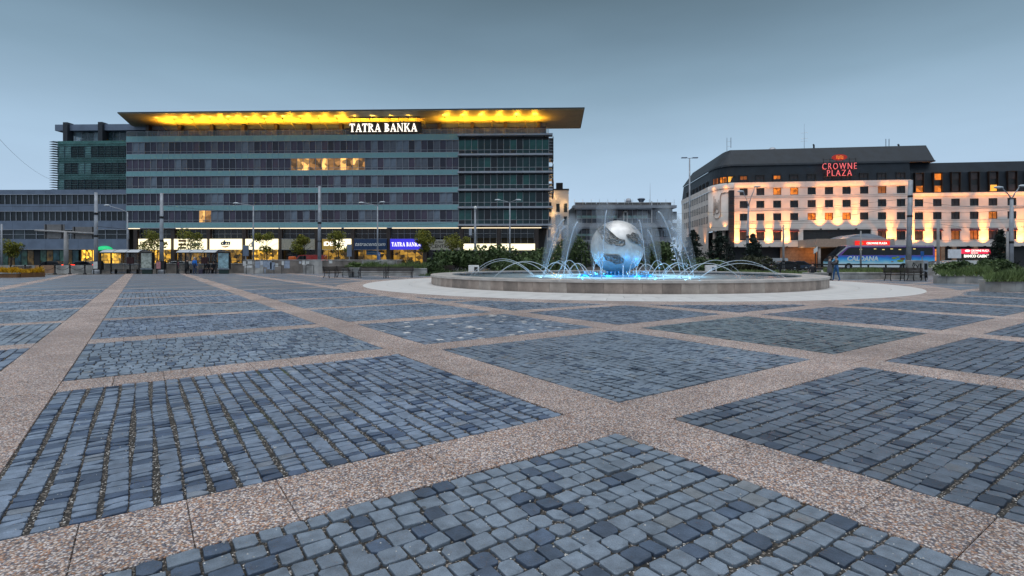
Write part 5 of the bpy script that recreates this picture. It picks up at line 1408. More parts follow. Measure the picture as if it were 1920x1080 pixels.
# ------------------------------------------------------------------ bollards and chains
M_iron = mat('dark_iron', (.025,.024,.026), .5, .5)
bx_ = [20, 47, 75, 103, 131, 159]
bo = thing('chain_bollard', '', 'bollard'); Yb = 52.5
q = MB(); q.lathe([(.01, 0), (.16, 0), (.15, .10), (.07, .16), (.06, .55), (.055, .82), (.09, .86), (.08, .94), (.01, .99)], 12); q.build('post', M_iron, bo, True)
q = MB(); q.lathe([(.085, .72), (.085, .76)], 12); q.build('collar', M_iron, bo)
names = ['first', 'second', 'third', 'fourth', 'fifth', 'sixth']
for i, px in enumerate(bx_):
    b_ = bo if i == 0 else copy_tree(bo)
    b_.location = (PX(px, Yb), Yb, 0); tag(b_, 'black iron chain bollard, %s from the left before the beige wall' % names[i], 'bollard', 'bollards with hanging chain')
    if i:
        x0, x1 = PX(bx_[i-1], Yb), PX(px, Yb); q = MB()
        q.tube([(x0+(x1-x0)*k/10, Yb, .74-.30*math.sin(math.pi*k/10)) for k in range(11)], .022, 5)
        tag(q.build('hanging_chain', M_iron), 'iron chain hanging between the %s and %s bollards' % (names[i-1], names[i]), 'chain', 'chains between bollards')

# ------------------------------------------------------------------ bus shelters
M_sglass = mat('shelter_glass', (.25,.28,.28), .05, alpha=.25, spec=.5)
M_sroof = mat('shelter_roof_polycarbonate', (.50,.53,.57), .35, var=.08)
def shelter(px0, px1, Y, label, ad_mat, adlabel):
    W = PX(px1, Y)-PX(px0, Y)
    t = thing('bus_shelter', label, 'bus shelter', (PX(px0, Y), Y, 0), 0, 'bus shelters')
    for x_ in (.05, W*.5, W*.97):
        q = MB(); q.box(x_-.05, 1.35, 0, x_+.05, 1.45, 2.25); q.build('post', M_iron, t)
    for x_ in (.05, W*.97):
        q = MB(); q.box(x_-.04, -.04, 0, x_+.04, .04, 2.2); q.build('post', M_iron, t)
    n_ = 3
    for i in range(n_):
        q = MB(); x0, x1 = i*W/n_+.02, (i+1)*W/n_-.02
        pr = [(-.25+1.85*k/8, 2.22+.32*math.sin(math.pi*k/8)) for k in range(9)]
        q.ext_x(pr + [(y, z-.03) for y, z in reversed(pr)], x0, x1); q.build('roof_panel', M_sroof, t)
    q = MB()
    for i in range(n_+1):
        x0 = min(max(i*W/n_, .04), W-.04); q.tube([(x0, -.25+1.85*k/8, 2.2+.34*math.sin(math.pi*k/8)) for k in range(9)], .03, 5)
    q.tube([(0, -.25, 2.2), (W, -.25, 2.2)], .05, 6); q.tube([(0, 1.6, 2.2), (W, 1.6, 2.2)], .05, 6); q.build('roof_frame', M_iron, t)
    for i in range(3):
        q = MB(); q.box(.1+i*W*.97/3, 1.39, .25, (i+1)*W*.97/3-.05, 1.41, 2.15); q.build('glass_panel', M_sglass, t)
    q = MB(); q.box(.04, .1, .25, .06, 1.3, 2.15); q.build('glass_panel', M_sglass, t)
    q = MB(); q.box(.05, 1.37, .98, W*.97, 1.43, 1.04); q.box(.05, 1.36, .08, W*.97, 1.44, .2); q.build('rail', M_mull, t)
    q = MB()
    for k in range(3): q.box(W*.12, .85+k*.13, .44, W*.82, .96+k*.13, .48)
    b_ = q.build('bench_seat', M_col, t)
    for f in (.2, .5, .75):
        q = MB(); q.box(W*f-.03, .9, 0, W*f+.03, 1.2, .44); q.build('leg', M_iron, b_)
    q = MB(); q.box(W*.42, 1.33, 1.05, W*.60, 1.38, 1.75); q.build('notice_panel', mat('dark_red_notice', (.10,.02,.02), .4), t)
    # advertising case at the end
    ad = thing('advertising_case', adlabel, 'advertising case', (PX(px1, Y)+.12, Y, 0))
    q = MB(); q.box(0, -.12, .5, 1.22, .16, 2.25); q.build('case', M_iron, ad)
    q = MB(); q.box(.12, -.08, 0, 1.10, .12, .5); q.build('pedestal', mat('dark_green_base', (.012,.035,.03), .5), ad)
    q = MB(); q.box(.08, -.145, .62, 1.14, -.123, 2.17); q.build('poster', ad_mat, ad)
    q = MB(); q.box(0, -.16, .48, 1.22, -.123, .58); q.build('lit_edge', M_inner, ad)
    q = MB(); q.lathe([(.01, 2.47), (.3, 2.42), (.61, 2.27)], 14, .61, .02); o = q.build('cap', M_iron, ad)
    return t
ad1 = mat('stacked_print', (.10,.12,.11), .4, col2=(.42,.45,.42), scale=5, emit=(.5,.6,.55), estr=.10)
ad2 = mat('blue_figure_print', (.03,.05,.07), .4, col2=(.30,.48,.55), scale=3.2, emit=(.4,.65,.75), estr=.10)
shelter(188, 263, 54.2, 'glass bus shelter with arched roof before the lit yellow shop', ad1, 'pale advertising case with dark stripes beside the left shelter')
shelter(331, 407, 54.6, 'glass bus shelter with arched roof where people wait', ad2, 'blue advertising case with dark figure beside the right shelter')

# ------------------------------------------------------------------ poles, lamps, signs
M_pole = mat('galvanised_pole', (.36,.38,.42), .55, .2, var=.15, scale=1.5)
M_polec = mat('concrete_pole', (.34,.33,.33), .8, var=.15, scale=1.5)
M_lampglass = mat('lamp_glass', (.6,.65,.7), .2)
def pole(name, label, px, ytop, Y, r0, r1, m=M_pole, base=0.0, px_top=None, bands=()):
    t = thing(name, label, 'pole' if 'lamp' not in name else 'street lamp', (PX(px, Y), Y, base))
    zt_ = PZ(ytop, Y)-base; dxt = PX(px_top, Y)-PX(px, Y) if px_top else 0
    q = MB(); q.tube([(0,0,0), (dxt*.5,0,zt_*.5), (dxt,0,zt_)], [r0, (r0+r1)/2, r1], 10); q.build('shaft', m, t, True)
    q = MB(); q.lathe([(r0*1.6, 0), (r0*1.6, .25), (r0*1.1, .45)], 10); q.build('foot', m, t)
    for z_, w_ in bands:
        q = MB(); q.lathe([(r0*.8+w_, z_-.12), (r0*.8+w_, z_+.12)], 8, dxt*z_/zt_, 0); q.lathe([(r0*.5, z_+.12), (r0*.8+w_, z_+.12)], 8, dxt*z_/zt_, 0); q.build('clamp', M_iron, t)
    return t, zt_, dxt
def arm_lamp(t, x, z, dx, dz, flat=False, lamp_len=1.0):
    pts = [(x, 0, z)] + [(x+dx*math.sin(f*math.pi/2), 0, z+dz*(1-math.cos(f*math.pi/2))*0 + dz*f**.6) for f in (.25,.5,.75,1)]
    q = MB(); q.tube(pts, [.06,.05,.05,.045,.04], 6); a_ = q.build('lamp_arm', M_pole, t, True)
    s = 1 if dx > 0 else -1; q = MB()
    if flat: q.bevbox(min(x+dx, x+dx+s*lamp_len), -.25, z+dz-.05, max(x+dx, x+dx+s*lamp_len), .25, z+dz+.1, .05)
    else:
        N = 8; c = (x+dx+s*lamp_len*.45, 0, z+dz); q.ball((c[0], 0, c[2]), (lamp_len*.55, .19, .13), 12, 6)
    q.build('lamp_head', M_lampglass if not flat else M_grey, a_, True)
pole('trolley_pole', 'thick grey trolley-wire pole left of the left bus shelter', 180, 361, 56, .21, .15, bands=((4.0,.03),(6.4,.03)))
pole('trolley_pole', 'thick grey trolley-wire pole between the two bus shelters', 303, 362, 56, .21, .15, bands=((3.5,.03),(6,.03)))
pole('trolley_pole', 'thick grey trolley-wire pole in front of the iDENTIC sign', 599, 349, 68, .25, .17, base=-.13, bands=((4,.03),(6.4,.05)))
pole('trolley_pole', 'stickered tall pole standing at the corner of the hotel front wing', 1703, 338, 58, .28, .22, px_top=1707.5, bands=((2.8,.03),(6.3,.04),(8.5,.03)))
pole('trolley_pole', 'slim concrete pole in front of the awninged hotel windows', 1759, 412, 62, .17, .13, M_polec)
pole('trolley_pole', 'slim pole before the stone ground storey of the hotel', 1469, 422, 74, .17, .10, M_polec, base=-.13, bands=((1.4,.05),))
pole('sign_pole', 'thin pale pole crossing the lettering of the parked coach', 1614, 433, 62, .10, .08, M_polec)
pole('trolley_pole', 'pale short pole beside the lamp post at the right edge', 1889, 434, 52, .12, .10, M_polec)
pole('trolley_pole', 'slim pole at the far left edge before the annex', 3, 420, 66, .12, .09, base=-.13)
for px, ytop, Y, arms, lab in ((239, 398, 74, ((-34, -13),), 'street lamp with left arm behind the left bus shelter'),
                               (475, 386, 74, ((-28, -5),), 'street lamp with left arm before the lit shop signs'),
                               (708, 386, 74, ((-26, -6), (4, -7)), 'twin-arm street lamp before the tatracentrum sign'),
                               (956, 380, 72, ((-18, -5), (11, -5)), 'twin-arm street lamp before the glazed bank corner')):
    t, zt_, dxt = pole('street_lamp', lab, px, ytop, Y, .14, .08, base=-.13)
    for ax_, az_ in arms: arm_lamp(t, 0, zt_, ax_/FPX*Y, -az_/FPX*Y, lamp_len=.8)
t, zt_, dxt = pole('street_lamp', 'tall mast with flat twin lamp heads left of the hotel', 1293, 297, 96, .22, .12, base=-.13)
arm_lamp(t, 0, zt_, -.5, .1, True, 1.0); arm_lamp(t, 0, zt_, .5, .1, True, 1.0)
t, zt_, dxt = pole('street_lamp', 'twin-arm street lamp rising before the dark conifer at the hotel', 1400, 387, 66, .2, .1, base=-.13, px_top=1403.5, bands=((4.5,.03),))
arm_lamp(t, dxt, zt_, -.62, 1.9, lamp_len=.8); arm_lamp(t, dxt, zt_, .75, 2.5, lamp_len=.8)
t, zt_, dxt = pole('street_lamp', 'thick twin-arm street lamp beside the fir at the right edge', 1895, 374, 52, .24, .14, px_top=1897, bands=((3.2,.03),))
arm_lamp(t, dxt, zt_, -.9, 1.2, lamp_len=.9); arm_lamp(t, dxt, zt_, .75, 1.35, lamp_len=.9)
t, zt_, dxt = pole('camera_pole', 'short grey pole with camera and loudspeakers before the hedge', 891, 391, 66, .17, .12, base=-.13)
q = MB(); q.ball((.05, -.3, zt_+.05), (.2,.2,.25), 10, 8); q.build('dome_camera', M_white, t, True)
q = MB(); q.box(-.75, -.4, zt_-3.4, -.4, -.1, zt_-2.5); q.build('loudspeaker', M_alu, t)
for px, py0, py1, w_, Y, lab in ((461, 460, 480, .62, 58, 'flat grey bus stop sign at the left end of the parapet'), (655, 458, 481, .5, 57, 'flat grey bus stop sign behind the parapet near the stairs')):
    t = thing('stop_sign_post', lab, 'sign', (PX(px, Y), Y, -.1)); z1, z0 = PZ(py0, Y)+.1, PZ(py1, Y)+.1
    q = MB(); q.tube([(0,0,0), (0,0,z0+.2)], .05, 8); q.build('post', M_pole, t)
    q = MB(); q.bevbox(-w_/2, -.05, z0, w_/2, .05, z1, .02); q.build('board', M_grey, t)
t = thing('traffic_sign', 'striped diamond road marker post near the hotel porch', 'sign', (PX(1529, 60), 60, -.1))
q = MB(); q.tube([(0,0,0), (0,0,3.0)], .05, 8); q.build('post', M_iron, t)
q = MB(); q.add([(-.22,-.05,2.25),(.22,-.05,2.55),(.22,-.05,3.1),(-.22,-.05,2.8),(-.22,0,2.25),(.22,0,2.55),(.22,0,3.1),(-.22,0,2.8)], [(0,1,2,3),(7,6,5,4),(0,4,5,1),(1,5,6,2),(2,6,7,3),(3,7,4,0)]); q.build('plate', M_white, t)
t = thing('traffic_sign', 'small blue road sign between the coach and the lit doorway', 'sign', (PX(1729, 64), 64, -.1))
q = MB(); q.tube([(0,0,0), (0,0,2.6)], .04, 8); q.build('post', M_pole, t)
q = MB(); q.bevbox(-.2, -.05, 2.0, .2, -.01, 2.6, .02); q.build('plate', mat('blue_sign', (.02,.13,.45), .4), t)
t = thing('traffic_sign', 'blue sign with white arrow fork on the lamp post', 'sign', (PX(711, 72.5), 72.5, -.1))
q = MB(); q.tube([(0,0,0), (0,0,2.3)], .05, 8); q.build('post', M_pole, t)
q = MB(); q.bevbox(-.2, -.06, 1.5, .2, -.02, 2.6, .02); q.build('plate', mat('blue_sign_b', (.02,.11,.36), .4), t)
q = MB(); q.tube([(0,-.075,1.6),(0,-.075,2.1),(-.14,-.075,2.5)], .03, 4); q.tube([(0,-.075,2.1),(.14,-.075,2.5)], .03, 4); q.build('arrow_mark', M_white, t)
# road gantry sign seen from behind
Yg = 66
t = thing('road_gantry_sign', 'back of two large grey road signs on a T-shaped gantry', 'sign', (PX(124, Yg), Yg, -.13))
zb_ = PZ(434, Yg)+.13
q = MB(); q.tube([(0,0,0), (0,0,zb_)], [.27,.22], 10); q.build('post', M_polec, t, True)
q = MB(); q.tube([(PX(66, Yg)-PX(124, Yg), 0, PZ(432, Yg)+.13), (PX(178, Yg)-PX(124, Yg), 0, PZ(438, Yg)+.13)], .13, 8); q.build('beam', M_polec, t, True)
M_back = mat('sign_back', (.21,.20,.20), .6, var=.1)
for a, b, c, d in ((80, 118, 420.5, 447), (133, 176.5, 425, 447.5)):
    q = MB(); x0, x1 = PX(a, Yg)-PX(124, Yg), PX(b, Yg)-PX(124, Yg); z1, z0 = PZ(c, Yg)+.13, PZ(d, Yg)+.13
    q.box(x0, .2, z0, x1, .26, z1); s_ = q.build('sign_plate', M_back, t)
    q = MB()
    for f in (.1, .9): q.box(x0+(x1-x0)*f-.04, .12, z0, x0+(x1-x0)*f+.04, .197, z1)
    q.build('stiffener', M_iron, s_)
# poster boxes at the pole feet
for px, lab, m_ in ((183, 'small red and white poster box at the pole by the left shelter', M_poster[2]), (301, 'pink poster stand at the pole between the shelters', mat('pink_poster', (.5,.22,.22), .7))):
    Y = 54.0; t = thing('poster_box', lab, 'poster box', (PX(px, Y), Y, 0))
    q = MB(); q.box(-.45, -.05, .45, .4, .3, 1.35); q.build('box', M_iron, t)
    q = MB(); q.box(-.4, -.075, .55, .05, -.053, 1.28); q.build('poster', m_, t)
    for x_ in (-.42, .37):
        q = MB(); q.box(x_-.03, 0, 0, x_+.03, .06, .45); q.build('leg', M_iron, t)
# bike stands
st_me = MB().tube([(-.4,0,0),(-.4,0,.85),(-.36,0,.93),(.36,0,.93),(.4,0,.85),(.4,0,0)], .03, 6).mesh('bike_stand', M_iron)
for px, lab in ((469, 'left'), (521, 'middle'), (581, 'right')):
    o = inst(st_me, 'bike_stand', None, (PX(px, 53.5), 53.5, 0)); tag(o, 'black tubular bike stand, %s one of three before the parapet' % lab, 'bike stand', 'bike stands at the parapet')
q = MB(); q.bevbox(-.32, -.3, 0, .32, .3, .9, .06)
o = q.build('litter_bin', mat('orange_plastic', (.75,.14,.02), .45)); o.location = (PX(548, 60), 60, .95); tag(o, 'bright orange litter bin standing up behind the parapet wall', 'bin')
q = MB(); q.box(-.35, -.3, -.1, .35, .3, .96); o = q.build('bin_plinth', M_conc); o.location = (PX(548, 60), 60, -.03); tag(o, 'grey concrete plinth under the orange bin', 'plinth')

# ------------------------------------------------------------------ overhead wires
def wire(p, q_, sag, label, r=.014):
    P0, P1 = Vector(p), Vector(q_); mb = MB(); n_ = 16
    mb.tube([P0.lerp(P1, k/n_) - Vector((0,0,sag*4*(k/n_)*(1-k/n_))) for k in range(n_+1)], r, 4)
    tag(mb.build('overhead_wire', M_iron), label, 'wire', 'overhead trolley wires')
def P3(px, py, Y): return (PX(px, Y), Y, PZ(py, Y))
wire(P3(180, 385, 56), P3(-150, 378, 56), .3, 'wire from the left trolley pole running off to the left')
wire(P3(180, 424, 56), P3(303, 432, 56), .1, 'wire between the two trolley poles by the shelters', .02)
wire(P3(303, 385, 56), P3(599, 392, 68), .5, 'wire from the shelter pole to the iDENTIC pole', .012)
wire(P3(599, 415, 68), P3(891, 412, 66), .6, 'wire from the iDENTIC pole to the camera pole', .012)
wire(P3(-40, 215, 40), P3(100, 338, 60), .8, 'dark wire slanting down across the sky at far left', .011)
wire(P3(1293, 398, 90), P3(1703, 372, 58), .5, 'upper wire from the tall mast to the stickered pole')
wire(P3(1403, 418, 66), P3(1707, 383, 58), .5, 'wire from the twin lamp to the stickered pole')
wire(P3(1403, 428, 66), P3(1760, 428, 62), .3, 'level wire crossing the lower hotel windows')
wire(P3(1707, 375, 58), P3(1980, 384, 52), .5, 'upper wire from the stickered pole to the right lamp post')
wire(P3(1707, 395, 58), P3(2010, 372, 50), .7, 'wire sagging over the middle hotel windows at right')
wire(P3(1760, 420, 62), P3(1990, 438, 50), .2, 'low wire running right from the slim concrete pole')
wire(P3(1300, 424, 80), P3(1469, 428, 74), .2, 'low wire left of the slim hotel pole')
wire(P3(1469, 430, 74), P3(1707, 446, 58), .3, 'low wire over the hotel porch')
wire(P3(1040, 406, 120), P3(1300, 398, 96), .6, 'distant wire crossing before the terraced office block')

# ------------------------------------------------------------------ plants
def leaf_mat(name, c1, c2, scale=1.2):
    m = mat(name, c1, .6, col2=c2, scale=scale, spec=.3)
    b = m.node_tree.nodes['Principled BSDF']; b.inputs['Subsurface Weight'].default_value = 0
    return m
M_leafy = leaf_mat('yellow_green_leaf', (.27,.26,.035), (.10,.115,.02))
M_hedge = leaf_mat('hedge_leaf', (.105,.155,.05), (.032,.055,.022))
M_fir = leaf_mat('fir_needles', (.026,.042,.030), (.008,.014,.011))
M_grass = leaf_mat('juniper_green', (.16,.22,.07), (.07,.105,.036), 2)
M_grass2 = leaf_mat('meadow_grass', (.19,.25,.085), (.085,.12,.045), 2)
M_fly = leaf_mat('yellow_flower', (.75,.42,.01), (.42,.22,.01), 5)
M_flw = leaf_mat('white_flower', (.75,.72,.62), (.45,.45,.35), 5)
M_bark = mat('bark', (.07,.055,.045), .9, var=.3, scale=5, bump=.5, bscale=20)
M_soil = mat('soil', (.045,.038,.03), .95)
def cards(mb, pts, size, rg, flat=0.0, aspect=.55):
    for p in pts:
        n_ = Vector((rg.gauss(0,1), rg.gauss(0,1), rg.gauss(0,1)+flat)).normalized()
        a = n_.cross(Vector((rg.random()-.5, rg.random()-.5, rg.random()-.5))).normalized(); b = n_.cross(a)
        s = size*rg.uniform(.6, 1.4); P = Vector(p)
        mb.add([P-a*s, P-b*s*aspect+n_*s*.15, P+a*s, P+b*s*aspect+n_*s*.15], [(0,1,2,3)])
def ell_pts(c, r, n, rg, shell=.55):
    out = []
    while len(out) < n:
        v = Vector((rg.uniform(-1,1), rg.uniform(-1,1), rg.uniform(-1,1)))
        if v.length > 1 or v.length < shell*rg.random(): continue
        out.append((c[0]+v.x*r[0], c[1]+v.y*r[1], c[2]+v.z*r[2]))
    return out
def broad_tree(label, px, Y, ybase, ytop, wpx, n=520, mt=None, group='young street trees', lean=0):
    rg = random.Random(int(px*7)); H_ = PZ(ytop, Y)+.13; Wd = wpx*1.3/FPX*Y
    t = thing('street_tree', label, 'tree', (PX(px, Y), Y, -.13), 0, group)
    q = MB(); q.tube([(0,0,0), (.05,.02,H_*.3), (lean,0,H_*.55), (lean*1.3,.05,H_*.8)], [.11,.085,.06,.02], 8); q.build('trunk', M_bark, t, True)
    q = MB()
    for k in range(7):
        a = k*2.4; z0 = H_*(.38+.05*k); q.tube([(lean*z0/H_,0,z0), (math.cos(a)*Wd*.22, math.sin(a)*Wd*.22, z0+H_*.12), (math.cos(a)*Wd*.4, math.sin(a)*Wd*.4, z0+H_*.2)], [.04,.025,.01], 5)
    q.build('limbs', M_bark, t)
    q = MB()
    for k in range(9):
        a = rg.uniform(0, 6.28); rr_ = rg.uniform(.05, .34)*Wd; zc = H_*rg.uniform(.48, .92); r_ = Wd*rg.uniform(.12, .22)
        cards(q, ell_pts((math.cos(a)*rr_, math.sin(a)*rr_, zc), (r_, r_, r_*.8), n//9*2, rg, .3), .15, rg)
    q.build('crown', mt or M_leafy, t); return t
for px, Y, yt, w_, lab in ((20, 84, 448, 46, 'thin young tree before the annex windows at far left'), (289, 92, 430, 54, 'young tree in front of the DELIKATESA sign'), (357, 92, 431, 50, 'young tree before the sign with brown blocks'),
                           (500, 92, 436, 44, 'young bare-branched tree silhouetted on a lit shop sign'), (571, 88, 440, 46, 'dense round young tree at the beige blank sign'), (634, 92, 431, 48, 'young tree glowing over the iDENTIC sign'),
                           (796, 88, 430, 46, 'large young tree hiding the end of the blue bank sign'), (857, 90, 431, 46, 'young tree between the cream sign and the light panel')):
    broad_tree(lab, px, Y, 500, yt, w_, n=1100 if px in (571, 796) else 700)
def shrub(label, px, Y, ytop, wpx, mt, n=900, size=.15, name='shrub', group='shrubs round the square', depth=None, base=0.0, lobes=10):
    rg = random.Random(int(px*3+Y)); H_ = PZ(ytop, Y)-base; Wd = wpx/FPX*Y; D = depth or Wd*.5
    t = thing(name, label, 'shrub', (PX(px, Y), Y, base), 0, group)
    q = MB()
    for k in range(6):
        a = k*1.05; q.tube([(math.cos(a)*.1, math.sin(a)*.1, 0), (math.cos(a)*Wd*.16, math.sin(a)*D*.2, H_*.5), (math.cos(a)*Wd*.3, math.sin(a)*D*.3, H_*.75)], [.04,.025,.01], 5)
    q.build('stems', M_bark, t)
    q = MB()
    for k in range(lobes):
        x_ = rg.uniform(-.38, .38)*Wd; y_ = rg.uniform(-.35, .35)*D; r_ = H_*rg.uniform(.28, .42); zc = min(H_-r_*.9, H_*rg.uniform(.3, .75)*(1.1-abs(x_)/Wd))
        cards(q, ell_pts((x_, y_, max(zc, r_*.6)), (r_*1.3, r_*1.2, r_), n//lobes, rg, .6), size, rg, .4)
    q.build('foliage', mt, t); return t
shrub('wide green hedge shrub left of the fountain below the cream sign', 850, 58, 466, 95, M_hedge, 2200, .2)
shrub('dark green hedge shrub behind the fountain under the light panel', 925, 60, 459, 95, M_hedge, 2200, .2)
shrub('dark green hedge shrub behind the fountain at the bank corner', 1005, 60, 461, 85, M_hedge, 2000, .2)
shrub('tall green bush seen through spray left of the globe', 1072, 74, 440, 70, M_hedge, 1700, .22)
shrub('rounded green bush behind the arcs just right of the globe', 1240, 66, 450, 60, M_hedge, 1500, .2)
shrub('brownish low bush at the end of the parapet', 772, 50, 487, 40, leaf_mat('reddish_leaf', (.13,.10,.04), (.05,.045,.025)), 1000, .12)
shrub('small green bush beside the brownish bush', 815, 49, 489, 42, M_hedge, 900, .13)
shrub('low clipped green hedge right behind the far rim of the fountain', 1000, 48.5, 484, 190, M_hedge, 2600, .14, depth=2.0, lobes=18)
shrub('low dark hedge behind the right part of the fountain', 1290, 50, 482, 160, M_hedge, 2400, .14, depth=2.0, lobes=16)
shrub('rounded brown-green bush under the fir near the hotel', 1413, 60, 477, 80, leaf_mat('olive_leaf', (.07,.075,.035), (.025,.028,.016)), 1600, .16)
def conifer(label, px, Y, ytop, wpx, n=2600, base=-.1, bushy=False):
    rg = random.Random(int(px)); H_ = PZ(ytop, Y)-base; Wd = wpx/FPX*Y/2
    t = thing('conifer', label, 'tree', (PX(px, Y), Y, base), 0, 'dark conifers before the hotel')
    q = MB(); q.tube([(0,0,0), (0,0,H_*.95)], [.16,.02], 8); q.build('trunk', M_bark, t, True)
    q = MB(); L = 0
    tiers = 13
    for k in range(tiers):
        f = k/(tiers-1); z = H_*(.06+.9*f); rad = Wd*((1-f)**(.55 if bushy else .85))*rg.uniform(.82, 1.12)+.08
        nb_ = max(6, int(15*(1-f)))
        for b in range(nb_):
            a = rg.uniform(0, 6.28); r1 = rad*rg.uniform(.75, 1.1)
            m_ = max(6, int(n/tiers/nb_))
            for c in range(m_):
                g_ = rg.uniform(.15, 1)
                p = (math.cos(a)*r1*g_+rg.gauss(0,.09), math.sin(a)*r1*g_+rg.gauss(0,.09), z-.32*g_*g_*rad*.5+rg.gauss(0,.10)+.1)
                cards(q, [p], .16, rg, .6, .35)
    q.build('crown', M_fir, t); return t
conifer('dark bushy yew right behind the spray before the hotel corner', 1300, 66, 433, 62, 3600, bushy=True)
conifer('wide dark yew below the curved hotel corner', 1350, 64, 438, 84, 4200, bushy=True)
conifer('pointed dark fir before the lowest hotel windows', 1412, 62, 441, 68, 4200)
conifer('dark fir at the right edge beside the thick street lamp', 1876, 58, 434, 62, 4200)
def ground_cover(name, label, boxes, mt, hmin, hmax, n, seed, blade=.02, group=None, fan=True):
    rg = random.Random(seed); q = MB()
    for (x0, x1, y0, y1, z0) in boxes:
        for _ in range(n):
            x, y = rg.uniform(x0, x1), rg.uniform(y0, y1); h_ = rg.uniform(hmin, hmax)*(.75+.5*math.sin(x*1.7+y)*math.sin(y*1.3))
            if x0 > 5 and fan: x += (x/y0)*(y-y0)*.98
            a = rg.uniform(0, 6.28); lx, ly = rg.gauss(0,.35)*h_, rg.gauss(0,.35)*h_; b = blade*rg.uniform(.7,1.6)
            q.add([(x-b*math.cos(a), y-b*math.sin(a), z0), (x+b*math.cos(a), y+b*math.sin(a), z0), (x+lx, y+ly, z0+h_)], [(0,1,2)])
    o = q.build(name, mt); o['label'] = label; o['category'] = 'plants'; o['kind'] = 'stuff'; return o
# ------------------------------------------------------------------ planters
def planter(label, px0, px1, ybase, ytop, depth, n_blk, name='planter', m_=None):
    m_ = m_ or M_conc
    Y = GY(ybase); x0, x1 = PX(px0, Y), PX(px1, Y); h_ = PZ(ytop, Y)
    t = thing(name, label, 'planter', (x0, Y, 0)); W = x1-x0
    k0, k1 = (px0-960)/FPX*1.0, (px1-960)/FPX*.8          # the side walls fan out
    if px0 < 960: k0 = k1 = 0
    for i in range(n_blk):
        q = MB(); q.bevbox(i*W/n_blk+.006, 0, 0, (i+1)*W/n_blk-.006, .3, h_-.10, .012); q.build('concrete_block', m_, t)
        q = MB(); q.bevbox(i*W/n_blk+.004, -.05, h_-.097, (i+1)*W/n_blk-.004, .36, h_, .012); q.build('coping_block', M_conc, t)
    for x_, k in ((0, k0), (W-.3, k1)):
        q = MB(); q.ext_z([(x_+k*.38, .38), (x_+.29+k*.38, .38), (x_+.29+k*depth, depth), (x_+k*depth, depth)], 0, h_-.02); q.build('side_wall', m_, t)
    q = MB(); q.ext_z([(.3+k0*.3, .301), (W-.3+k1*.3, .301), (W-.3+k1*depth, depth), (.3+k0*depth, depth)], 0, h_-.08); q.build('soil', M_soil, t)
    return Y, x0, x1, h_
Y, x0, x1, h_ = planter('concrete planter wall of the long green bed behind the couple', 1540, 1735, 524, 510.5, 9, 14, 'bed_planter')
ground_cover('bed_grass', 'long grass filling the bed before the parked coach', [(x0+.3, x1-.3, Y+.1, Y+8.6, h_-.1)], M_grass2, .15, .42, 9000, 1, .03)
x0b = PX(1300, Y+6)
Y, x0, x1, h_ = planter('middle concrete planter with low juniper right of the bench', 1757, 1846, 532, 515.5, 5, 5)
ground_cover('juniper', 'low spreading juniper in the middle planter', [(x0+.1, x1+.2, Y-.1, Y+4.8, h_-.08)], M_grass, .2, .62, 6000, 2, .03)
Y2, x0, x1, h_ = planter('nearest concrete planter with low juniper at the right edge', 1847, 1960, 547.5, 524.5, 5, 4)
ground_cover('juniper', 'low spreading juniper in the nearest planter at right', [(x0-.1, x1, Y2-.15, Y2+4.8, h_-.08)], M_grass, .2, .60, 6500, 3, .024)
Y, x0, x1, h_ = planter('stepped planter with white flowers behind the juniper', 1738, 1830, 517, 502, 6, 6)
ground_cover('white_flower_bed', 'bed of small white flowers on the stepped planter', [(x0+.2, x1-.2, Y+.2, Y+5.8, h_-.05)], M_flw, .12, .4, 1500, 5, .05)
ground_cover('flower_bed_greenery', 'green leaves among the white flowers on the stepped planter', [(x0+.2, x1-.2, Y+.2, Y+5.8, h_-.05)], M_grass2, .1, .4, 3500, 6, .03)
shrub('dark low shrub behind the white flowers at right', 1800, 44, 488, 80, M_hedge, 1700, .14)
shrub('dark low shrub at the right edge under the fir', 1885, 38, 485.5, 90, M_hedge, 1700, .13)
shrub('dark green shrub between fir and nearest planter', 1850, 46, 486, 60, M_hedge, 1400, .14)
Y, x0, x1, h_ = planter('low concrete planter behind the long benches left of fountain', 640, 800, 517, 503, 4.5, 9)
ground_cover('low_juniper', 'low green juniper behind the benches left of the fountain', [(x0+.2, x1-.2, Y+.1, Y+4.3, h_-.06)], M_grass, .25, .75, 6500, 7, .035)
ground_cover('lawn', 'strip of lawn behind the fountain towards the hotel road', [(PX(1330, 52), PX(1545, 52), 47, 57, 0.0)], M_grass2, .2, .5, 9000, 8, .04, fan=False)
ground_cover('lawn', 'strip of lawn behind the fountain towards the bank', [(PX(800, 52), PX(1060, 52), 47, 56, 0.0)], M_hedge, .2, .5, 7000, 9, .04)
# far-left flower planter
Y, x0, x1, h_ = planter('wooden-sided planter of yellow flowers at far left', -70, 31, 521, 511, 2.6, 4, 'flower_planter', M_brownp)
ground_cover('yellow_flowers', 'dense yellow flowers in the far-left planter', [(x0, x1, Y-.05, Y+2.5, h_-.05)], M_fly, .2, .5, 4200, 10, .05)
q = MB(); q.lathe([(.01,0),(.42,0),(.46,.1),(.58,.75),(.60,.82),(.52,.82),(.5,.7),(.01,.68)], 16); 
t = thing('tub_planter', 'round pale concrete plant tub between the benches', 'planter', (PX(664, 43.5), 43.5, 0)); q.build('tub', M_conc, t, True)
q = MB(); cards(q, ell_pts((0,0,.95), (.62,.62,.3), 350, random.Random(3), .3), .12, random.Random(4)); q.build('foliage', M_grass, t)
